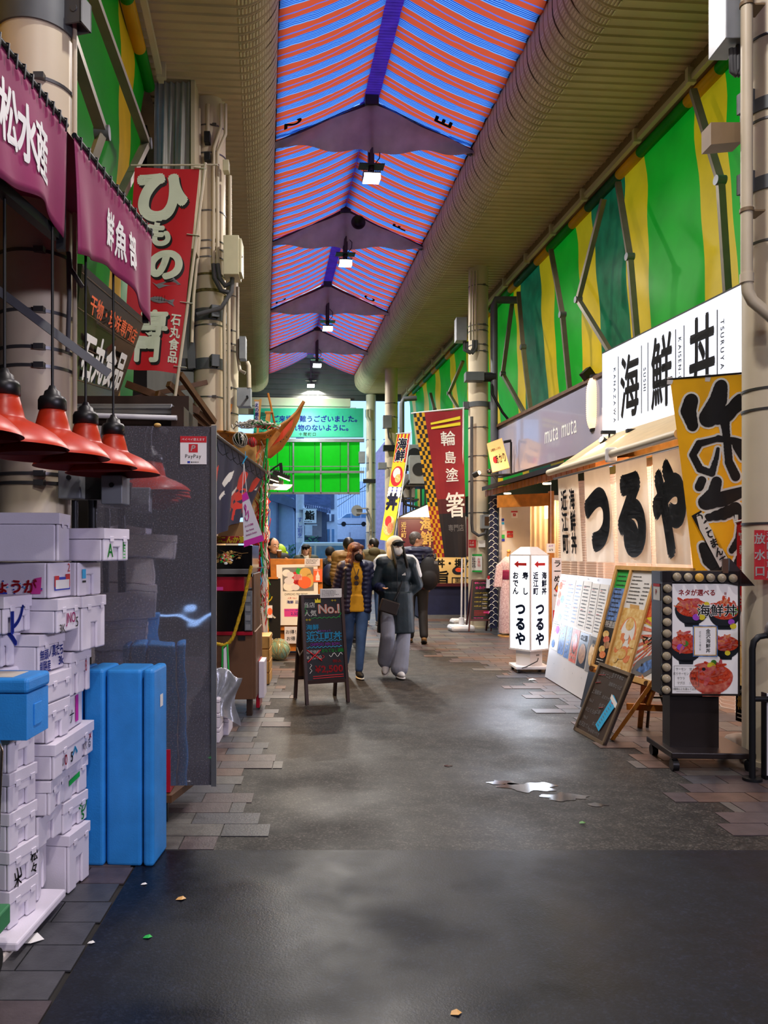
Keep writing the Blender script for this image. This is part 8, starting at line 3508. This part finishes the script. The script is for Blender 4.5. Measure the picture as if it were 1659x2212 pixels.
class Person:
    def __init__(s, label, px, d, H, yaw=0, hyaw=0, hp=0, face=True, **J):
        s.J = {k: Vector(v) for k, v in {**DEF, **J}.items()}
        s.k = H / 1.65
        s.t = thing('person', label, 'person', cw((px - CX) * d / F, d), HD() + math.radians(yaw), 'shoppers in the arcade')
        s.S = Matrix.Scale(s.k, 4)
        s.Hm = s.S @ Matrix.Translation(s.J['head']) @ Matrix.Rotation(math.radians(hyaw), 4, 'Z') @ Matrix.Rotation(math.radians(hp), 4, 'X')
        m = s.mb()
        J = s.J
        for a in 'LR':
            chain(m, [J['hip' + a], J['knee' + a], J['ank' + a]], [.075, .052, .036])
            chain(m, [J['sh' + a], J['el' + a], J['wr' + a]], [.046, .036, .026])
            v = (J['wr' + a] - J['el' + a])
            hand(m, J['wr' + a], v + Vector((0, -.05, 0)), Vector((0, -1, 0)) if a == 'L' else Vector((0, -1, 0)), .45)
        s.torso(m, 0, .86)
        chain(m, [(0, .01, 1.36), J['head'] + Vector((0, .015, -.08))], [.058, .052])
        m.M = s.Hm
        m.ell((0, .008, .015), (.073, .092, .100))
        m.ell((0, -.03, -.055), (.055, .058, .060))
        m.ell((0, -.093, -.018), (.011, .016, .022), 8, 6)
        for x in (-1, 1):
            m.ell((x * .075, .01, -.01), (.012, .020, .030), 8, 6)
        m.build('body', 'skin', s.t, remesh=.0085 * s.k, smooth=3)
        if face:
            m = s.hb()
            for x in (-1, 1):
                m.ell((x * .030, -.083, .010), (.014, .008, .006), 10, 6, 0)
                m.ell((x * .030, -.088, .010), (.006, .005, .006), 8, 6, 1)
                m.bar((x * .016, -.090, .030), (x * .046, -.082, .031), .006, .006, mi=1)
            m.ell((0, -.086, -.060), (.022, .007, .006), 10, 6, 2)
            mat('lip', 'a65a50', .5) if 'lip' not in M else None
            m.build('facial_features', ['ink_white', 'hair_black', 'lip'], s.t)

    def mb(s):
        m = MB()
        m.M = s.S
        return m

    def hb(s):
        m = MB()
        m.M = s.Hm
        return m

    def torso(s, m, f, hem, wide=0.0):
        m.ell((0, .0, 1.235), (.160 + f, .100 + f, .185))
        m.ell((0, .0, 1.06), (.138 + f, .092 + f, .17))
        m.ell((0, .01, .93), (.158 + f, .108 + f, .13))
        chain(m, [s.J['shR'], (0, .01, 1.36), s.J['shL']], [.055 + f, .066 + f * .7, .055 + f])
        if hem < .85:
            m.cyl((0, .005, 1.0), (0, 0, hem), .165 + f, .175 + f + wide, 22, True, None, .68, (1, 0, 0))

    def part(s, name, mt, fn, vox=.010, sm=3):
        m = s.mb()
        fn(m)
        return m.build(name, mt, s.t, remesh=vox * s.k, smooth=sm)

    def hpart(s, name, mt, fn, vox=.008, sm=2):
        m = s.hb()
        fn(m)
        return m.build(name, mt, s.t, remesh=vox * s.k if vox else 0, smooth=sm)

    def sleeves(s, m, r0=.066, r1=.052, sides='LR', pf=False):
        for a in sides:
            J = s.J
            w = J['el' + a].lerp(J['wr' + a], .93)
            (puff if pf else chain)(m, [J['sh' + a], J['el' + a], w], [r0, (r0 + r1) / 2, r1])

    def legs(s, m, r=(.090, .066, .056), flare=0.0):
        for a in 'LR':
            J = s.J
            chain(m, [J['hip' + a], J['knee' + a], J['knee' + a].lerp(J['ank' + a], .93)], [r[0], r[1], r[2] + flare], 16)
        m.ell((0, .01, .90), (.155, .112, .11))

    def shoes(s, mt, sole, dirs=None, w=.042):
        for i, a in enumerate('LR'):
            k = s.J['ank' + a]
            dv = Vector((dirs or {}).get(a, (0.02 if a == 'L' else -.02, -1, 0))).normalized()
            Mr = dv.to_track_quat('-Y', 'Z').to_matrix()
            m = s.mb()
            c = k + dv * .055 - Vector((0, 0, .035))
            m.ell(c, (w, .125, .042), 18, 10, M=Mr)
            m.ell(k - Vector((0, 0, .02)), (.043, .048, .05), 14, 8, M=Mr)
            o = m.build('shoe', mt, s.t, remesh=.008 * s.k, smooth=2)
            m = s.mb()
            m.ell(c - Mr @ Vector((0, 0, .032)), (w + .004, .13, .018), 18, 8, M=Mr)
            m.build('sole', sole, o)

    def puffs(s, m, z0, z1, f, step=.058):
        z = z0
        while z < z1:
            w = .165 if z > 1.12 or z < 1.0 else .152
            if z > 1.30:
                w = .14
            m.ell((0, .005, z), (w + f, .105 + f, step * .72), 22, 8)
            z += step

    def short_hair(s, mt, thick=.010, low=-.02):
        def fn(m):
            m.ell((0, .020, .030), (.078 + thick, .092 + thick, .088 + thick))
            m.ell((0, .055, -.02), (.066, .052, .060))
        return s.hpart('hair', mt, fn)


# woman in the yellow hoodie
p = Person('woman with auburn bob and black mask in a yellow hoodie and plum puffer jacket, walking', 769, 9.5, 1.60, 4, 34, 2, True,
           hipL=(.085, 0, .90), kneeL=(.05, -.10, .50), ankL=(.02, -.14, .085), kneeR=(-.09, .02, .50), ankR=(-.12, .20, .13), elR=(-.235, .04, 1.09), wrR=(-.225, -.05, .87), elL=(.24, -.01, 1.12), wrL=(.30, -.17, 1.10))
p.part('jeans', 'jeans_blue', lambda m: p.legs(m, (.094, .066, .05)))
p.part('hoodie', 'hoodie_yellow', lambda m: (p.torso(m, .012, .80), chain(m, [(-.085, .02, 1.385), (0, -.06, 1.36), (.085, .02, 1.385), (0, .085, 1.40), (-.085, .02, 1.385)], [.035] * 5)))


def vest(m, sg):
    for k in range(11):
        z = .82 + k * .055
        w = .17 if z < 1.02 else (.158 if z < 1.15 else .168)
        if z > 1.34:
            w = .13
        m.ell((sg * w * .66, .012, z), (w * .50, .136, .060), 18, 8)
        m.ell((sg * w * .30, .085, z), (w * .55, .045, .060), 14, 8)
    chain(m, [(sg * .075, .01, 1.385), (sg * .165, 0, 1.35)], [.062, .076])


p.part('jacket', 'puffer_plum', lambda m: (vest(m, -1), m.ell((-.118, .012, 1.09), (.085, .13, .31)), puff(m, [p.J['shR'], p.J['elR'], p.J['elR'].lerp(p.J['wrR'], .95)], [.080, .064, .054], .05, .98)), .009, 2)
p.part('jacket_side', 'puffer_blue', lambda m: (vest(m, 1), m.ell((.118, .012, 1.09), (.085, .13, .31)), puff(m, [p.J['shL'], p.J['elL'], p.J['elL'].lerp(p.J['wrL'], .92)], [.080, .064, .052], .05, .98)), .009, 2)
p.shoes('cap_black', 'hood_cream', {'L': (.12, -1, 0), 'R': (-.05, -1, -.35)})


def bob(m):
    rr = random.Random(3)
    m.ell((0, .022, .040), (.092, .102, .092))
    for k in range(34):
        a = -.45 + (PI + .9) * k / 33
        b = rr.uniform(-.02, .02)
        for z, o, rz_ in ((.0, .070, .09), (-.08, .086, .075), (-.15, .098 + b, .06)):
            m.ell((o * math.cos(a) * 1.02, .018 + o * .95 * math.sin(a), z + b), (.024, .024, rz_), 10, 8)
    m.ell((-.048, -.040, .055), (.046, .050, .040), 10, 8)
    m.ell((.035, -.035, .070), (.048, .050, .034), 10, 8)


p.hpart('hair', 'hair_auburn', bob, .006, 3)


def mask(m):
    m.prism([(-.05, -.01), (-.056, -.05), (-.035, -.10), (0, -.118), (.035, -.10), (.056, -.05), (.05, -.01), (0, .004)][::-1], -.118, -.045)


o = p.hpart('face_mask', 'cap_black', lambda m: (m.ell((0, -.050, -.05), (.059, .050, .060)), m.ell((0, -.094, -.042), (.012, .016, .042))), .007, 2)
m = p.mb()
for x in (-.13,):
    m.bar((x, -.10, 1.33), (x - .015, -.115, .98), .035, .02)
m.build('backpack_strap', 'cap_black', p.t)
W1 = p
t = thing('sunglasses', 'brown sunglasses hanging from the neck of the yellow hoodie', 'sunglasses', p.t.location + cw(.0, -.135, 1.165), HD())
m = MB()
for z in (.02, -.045):
    m.cyl((.0, -.02, z), (.0, -.028, z), .027, n=20)
m.tube([(-.0, -.02, .04), (-.02, .0, .10), (-.05, .03, .20)], .004, n=6)
m.tube([(.0, -.02, .04), (.02, .0, .09), (.03, .02, .12)], .006, n=6)
m.tube([(.02, -.02, .03), (.035, -.01, -.04)], .004, n=6)
m.build('frame', 'wood_dark', t)
# woman in the long dark coat
p = Person('woman with white hood, black cap and white mask in a long dark sports coat, walking', 855, 9.5, 1.66, -3, 24, -8, True,
           hipL=(.085, 0, .90), kneeL=(.09, -.04, .50), ankL=(.035, -.10, .085), kneeR=(-.10, -.16, .50), ankR=(-.115, .02, .17), elR=(-.245, -.02, 1.10), wrR=(-.09, -.03, .95), elL=(.255, .02, 1.09), wrL=(.11, .0, .96))
p.part('trousers', 'sweat_grey', lambda m: p.legs(m, (.098, .085, .085), .02))


def coat(m):
    p.torso(m, .040, .52, .01)
    p.sleeves(m, .082, .062)
    chain(m, [(-.05, -.02, 1.42), (0, -.055, 1.42), (.05, -.02, 1.42), (0, .06, 1.43)], [.045] * 4)


p.part('coat', 'coat_teal', coat, .010, 2)


def stripes(m):
    for sg, a in ((-1, 'R'), (1, 'L')):
        sh, el = p.J['sh' + a], p.J['el' + a]
        q1 = sh.lerp(el, .55)
        chain(m, [(sg * .075, -.012, 1.425), sh + Vector((sg * .018, -.012, .060)), sh + Vector((sg * .060, -.012, .015)), q1 + Vector((sg * .056, -.012, 0))], [.034, .044, .044, .040])


p.part('shoulder_stripe', 'ink_white', stripes, .009, 2)
m = p.mb()
for k in range(3):
    h = .014 + .010 * k
    x = .072 + .014 * k
    m.poly([(x, -.150, 1.205), (x + .011, -.150, 1.205), (x + .003, -.150, 1.205 + h), (x - .006, -.150, 1.205 + h - .008)])
m.tube([(.01, -.150, 1.38), (.012, -.160, 1.1), (.01, -.160, .8), (.01, -.15, .55)], .003, n=6, mi=1)
m.build('logo_and_zip', ['ink_white', 'cap_black'], p.t)
p.shoes('shoe_white', 'shoe_white', {'L': (.25, -1, 0), 'R': (-.12, -1, -.55)}, .046)
p.hpart('hood', 'hood_cream', lambda m: (m.ell((0, .020, .045), (.105, .110, .108)), m.ell((-.062, .008, -.05), (.048, .070, .11)), m.ell((.066, .035, -.06), (.042, .065, .10)), m.ell((0, .07, -.10), (.09, .06, .08))), .008, 2)
p.hpart('cap', 'cap_black', lambda m: (m.ell((0, -.040, .045), (.078, .078, .050)), m.ell((0, -.125, .050), (.066, .060, .013))), .007, 1)
p.hpart('hair', 'hair_black', lambda m: [m.ell((sg * .070, -.035 - .01 * k, .02 - .026 * k), (.017, .022, .05), 8, 6) for k in range(10) for sg in (-1, 1)], .008, 1)
p.hpart('face_mask', 'ink_white', lambda m: (m.ell((0, -.052, -.045), (.060, .050, .055)), m.ell((0, -.096, -.030), (.012, .012, .035))), .006, 2)
t = thing('crossbody_bag', 'dark brown crossbody bag with strap worn by the woman in the long coat', 'bag', p.t.location + cw(-.105, -.24, .80), HD() + .15)
m = MB()
m.M = Matrix.Rotation(math.radians(18), 4, 'Y') @ Matrix.Identity(4)
m.bx(-.12, .10, -.035, .04, -.03, .125)
mat('bag_brown', '241a16', .5, var=.1)
m.build('body', 'bag_brown', t, bevel=.015)
m = MB()
m.bar((.07, .03, .12), (.13, .06, .22), .03, .008)
m.bar((.13, .06, .22), (.20, .13, .40), .034, .006)
m.bar((.20, .13, .40), (.235, .17, .56), .034, .006)
m.build('strap', 'cap_black', t)
# back-view man in the navy puffer
p = Person('grey-haired man with glasses in a navy puffer jacket seen from behind', 900, 12.9, 1.82, 172, -75, 0, False,
           kneeL=(.10, -.02, .48), ankL=(.10, -.06, .085), kneeR=(-.09, .0, .48), ankR=(-.11, .14, .11))
p.part('trousers', 'coat_dark', lambda m: p.legs(m, (.095, .072, .062)))
p.part('jacket', 'puffer_blue', lambda m: (p.torso(m, .022, .86), p.puffs(m, .84, 1.40, .022), p.sleeves(m, .08, .06, 'LR', True)), .010, 1)
p.part('shirt_hem', 'board_wine', lambda m: m.cyl((0, .01, .90), (0, .01, .80), .172, .172, 20, True, None, .7, (1, 0, 0)))
p.shoes('shoe_tan', 'cap_black', {'R': (0, -1, -.3)})
p.short_hair('hair_grey', .004)
m = p.hb()
for sg in (-1, 1):
    m.tube([(sg * .078, .0, .012), (sg * .07, -.08, .014), (sg * .03, -.10, .012)], .0035, n=6)
m.build('glasses', 'cap_black', p.t)


def backpack(lab, P_, off, w, h, mt, rz):
    t = thing('backpack', lab, 'backpack', P_.t.location + off, rz)
    m = MB()
    m.ell((0, 0, h * .5), (w, w * .62, h * .52), 20, 14)
    m.ell((0, -w * .35, h * .36), (w * .75, w * .45, h * .28), 16, 10)
    m.build('body', mt, t, remesh=.012, smooth=2)
    m = MB()
    for sg in (-1, 1):
        m.tube([(sg * w * .55, w * .3, h * .95), (sg * w * .6, w * .7, h * 1.08), (sg * w * .65, w * 1.5, h * .95)], .018, n=8)
    m.tube([(-.04, 0, h), (0, 0, h * 1.10), (.04, 0, h)], .008, n=6)
    m.build('strap', 'cap_black', t)
    m = MB()
    m.bx(w * .45, w * .80, -w * .60, -w * .55, h * .80, h * .88)
    m.build('patch', 'ink_grey', t)
    return t


backpack('large black backpack on the man in the navy puffer jacket', p, cw(.17, -.24, .88), .17, .52, 'coat_dark', HD() - .1)
# olive coat
p = Person('dark-haired man in an olive hooded coat and jeans turning to the right', 806, 16.0, 1.76, 190, 62, 0, False, ankL=(.09, -.10, .10))
p.part('trousers', 'jeans_blue', lambda m: p.legs(m))
p.part('coat', 'coat_olive', lambda m: (p.torso(m, .035, .70), p.sleeves(m, .082, .065), m.ell((0, .10, 1.40), (.11, .07, .08))))
p.shoes('shoe_white', 'shoe_white')
p.short_hair('hair_black', .008)
# tan puffer
p = Person('person with short dark hair in a tan puffer coat, mostly behind the yellow hoodie', 752, 13.0, 1.72, 176, 20, 0, False)
p.part('trousers', 'coat_dark', lambda m: p.legs(m))
p.part('coat', 'puffer_tan', lambda m: (p.torso(m, .05, .74), p.puffs(m, .76, 1.40, .055, .075), p.sleeves(m, .095, .07, 'LR', True)), .012, 1)
p.shoes('cap_black', 'cap_black')
p.short_hair('hair_black', .012)
# beanie and backpack
p = Person('person in black coat, beanie and beige scarf seen from behind beside the menu stand', 713, 13.6, 1.57, 180, 0, 0, False)
p.part('trousers', 'coat_dark', lambda m: p.legs(m))
p.part('coat', 'coat_dark', lambda m: (p.torso(m, .04, .62), p.sleeves(m, .08, .062)))
p.part('scarf', 'puffer_tan', lambda m: chain(m, [(-.06, 0, 1.40), (0, -.06, 1.40), (.06, 0, 1.40), (0, .07, 1.40), (-.06, 0, 1.40)], [.045] * 5))
p.shoes('cap_black', 'cap_black')
p.hpart('beanie', 'cap_black', lambda m: m.ell((0, .012, .035), (.090, .105, .10)))
backpack('small dark backpack with handle on the person in the beanie', p, cw(0, -.20, .92), .14, .36, 'puffer_blue', HD())
# cap woman
p = Person('smiling woman with black cap and blond hair in a dark green coat near the van', 661, 15.0, 1.64, 12, -28, -6, True)
p.part('trousers', 'coat_dark', lambda m: p.legs(m))
p.part('coat', 'coat_green', lambda m: (p.torso(m, .035, .70), p.sleeves(m, .085, .062)))
p.part('hoodie', 'hood_cream', lambda m: (chain(m, [(-.07, .0, 1.42), (0, -.08, 1.37), (.07, .0, 1.42), (0, .08, 1.43), (-.07, 0, 1.42)], [.038] * 5), chain(m, [(0, -.11, 1.33), (0, -.125, 1.2)], [.04, .035])))
p.shoes('cap_black', 'cap_black')
p.hpart('hair', 'hair_blond', lambda m: [m.ell((sg * .075, .02, .03 - .045 * k), (.026, .055, .04), 10, 6) for k in range(5) for sg in (-1, 1)], .008, 1)
p.hpart('cap', 'cap_black', lambda m: (m.ell((0, -.005, .055), (.086, .098, .060)), m.ell((0, -.12, .050), (.066, .06, .012))), .007, 1)
p.hpart('sunglasses', 'lens_dark', lambda m: [m.ell((sg * .031, -.088, .012), (.027, .012, .017), 12, 8) for sg in (-1, 1)], 0, 0)
# man with the cup
p = Person('man with thinning dark hair holding a paper cup behind the menu stand', 591, 11.9, 1.70, 25, 8, 3, True, elL=(.20, -.10, 1.08), wrL=(.13, -.21, 1.27), elR=(-.21, .0, 1.08), wrR=(-.17, -.12, .90))
p.part('trousers', 'coat_dark', lambda m: p.legs(m))
p.part('coat', 'coat_dark', lambda m: (p.torso(m, .03, .72), p.sleeves(m, .078, .055), chain(m, [(-.07, .0, 1.40), (0, .07, 1.43), (.07, .0, 1.40)], [.035] * 3)))
p.shoes('cap_black', 'cap_black')
p.hpart('hair', 'hair_black', lambda m: (m.ell((0, .035, .040), (.080, .085, .082)), m.ell((0, .06, -.02), (.070, .05, .06)), [m.ell((sg * .066, .01, .03), (.018, .04, .045), 8, 6) for sg in (-1, 1)]))
c = U(603, 1199, 11.55)
t = thing('paper_cup', 'brown ribbed paper cup with white lid in the hand of the man', 'cup', c - Vector((0, 0, .04)), HD())
m = MB()
m.lathe([(0, 0), (.028, 0), (.036, .09), (.036, .10), (0, .10)], n=24)
m.build('cup', 'wood_brown', t)
m = MB()
m.lathe([(.039, .098), (.039, .106), (.034, .115), (0, .115)], n=24)
m.build('lid', 'white_plastic', t)
# lime jacket
p = Person('person in a lime green padded jacket behind the man with the cup', 602, 12.7, 1.84, -80, 0, 0, False, head=(0, -.22, 1.36))
p.part('trousers', 'coat_dark', lambda m: p.legs(m))
p.part('jacket', 'jacket_lime', lambda m: (p.torso(m, .035, .80), p.puffs(m, .82, 1.38, .03, .07), p.sleeves(m, .085, .062, 'LR', True)), .011, 1)
p.shoes('cap_black', 'cap_black')
p.short_hair('hair_black', .01)
# small litter on the ground
for lab, px, py, s_, mt in (('small brown dry leaf on the dark asphalt', 391, 1945, .022, 'wood_pale'), ('tiny white paper scrap on the dark asphalt', 311, 1913, .014, 'white_paper'), ('tiny green leaf scrap on the dark asphalt', 319, 2028, .018, 'ink_green'), ('small brown leaf at the bottom of the asphalt', 985, 2193, .02, 'wood_pale'), ('crumpled pink white paper beside the dirty foam lid', 66, 2036, .05, 'white_paper'), ('small white scrap at the edge of the pavement stones', 197, 2040, .014, 'white_paper'), ('small leaf on the asphalt below the bulb sign', 1258, 1780, .02, 'leaf_green'), ('white plastic scrap beside the lit stand', 1150, 1470, .05, 'white_paper')):
    c = G(px, py)
    t = thing('litter', lab, 'litter', (c.x, c.y, .006))
    m = MB()
    m.poly([(-s_, -.3 * s_, 0), (.2 * s_, -.8 * s_, .2 * s_), (s_, .1 * s_, .05 * s_), (.3 * s_, .8 * s_, .25 * s_), (-.6 * s_, .6 * s_, .1 * s_)])
    m.build('scrap', mt, t, solid=.001)
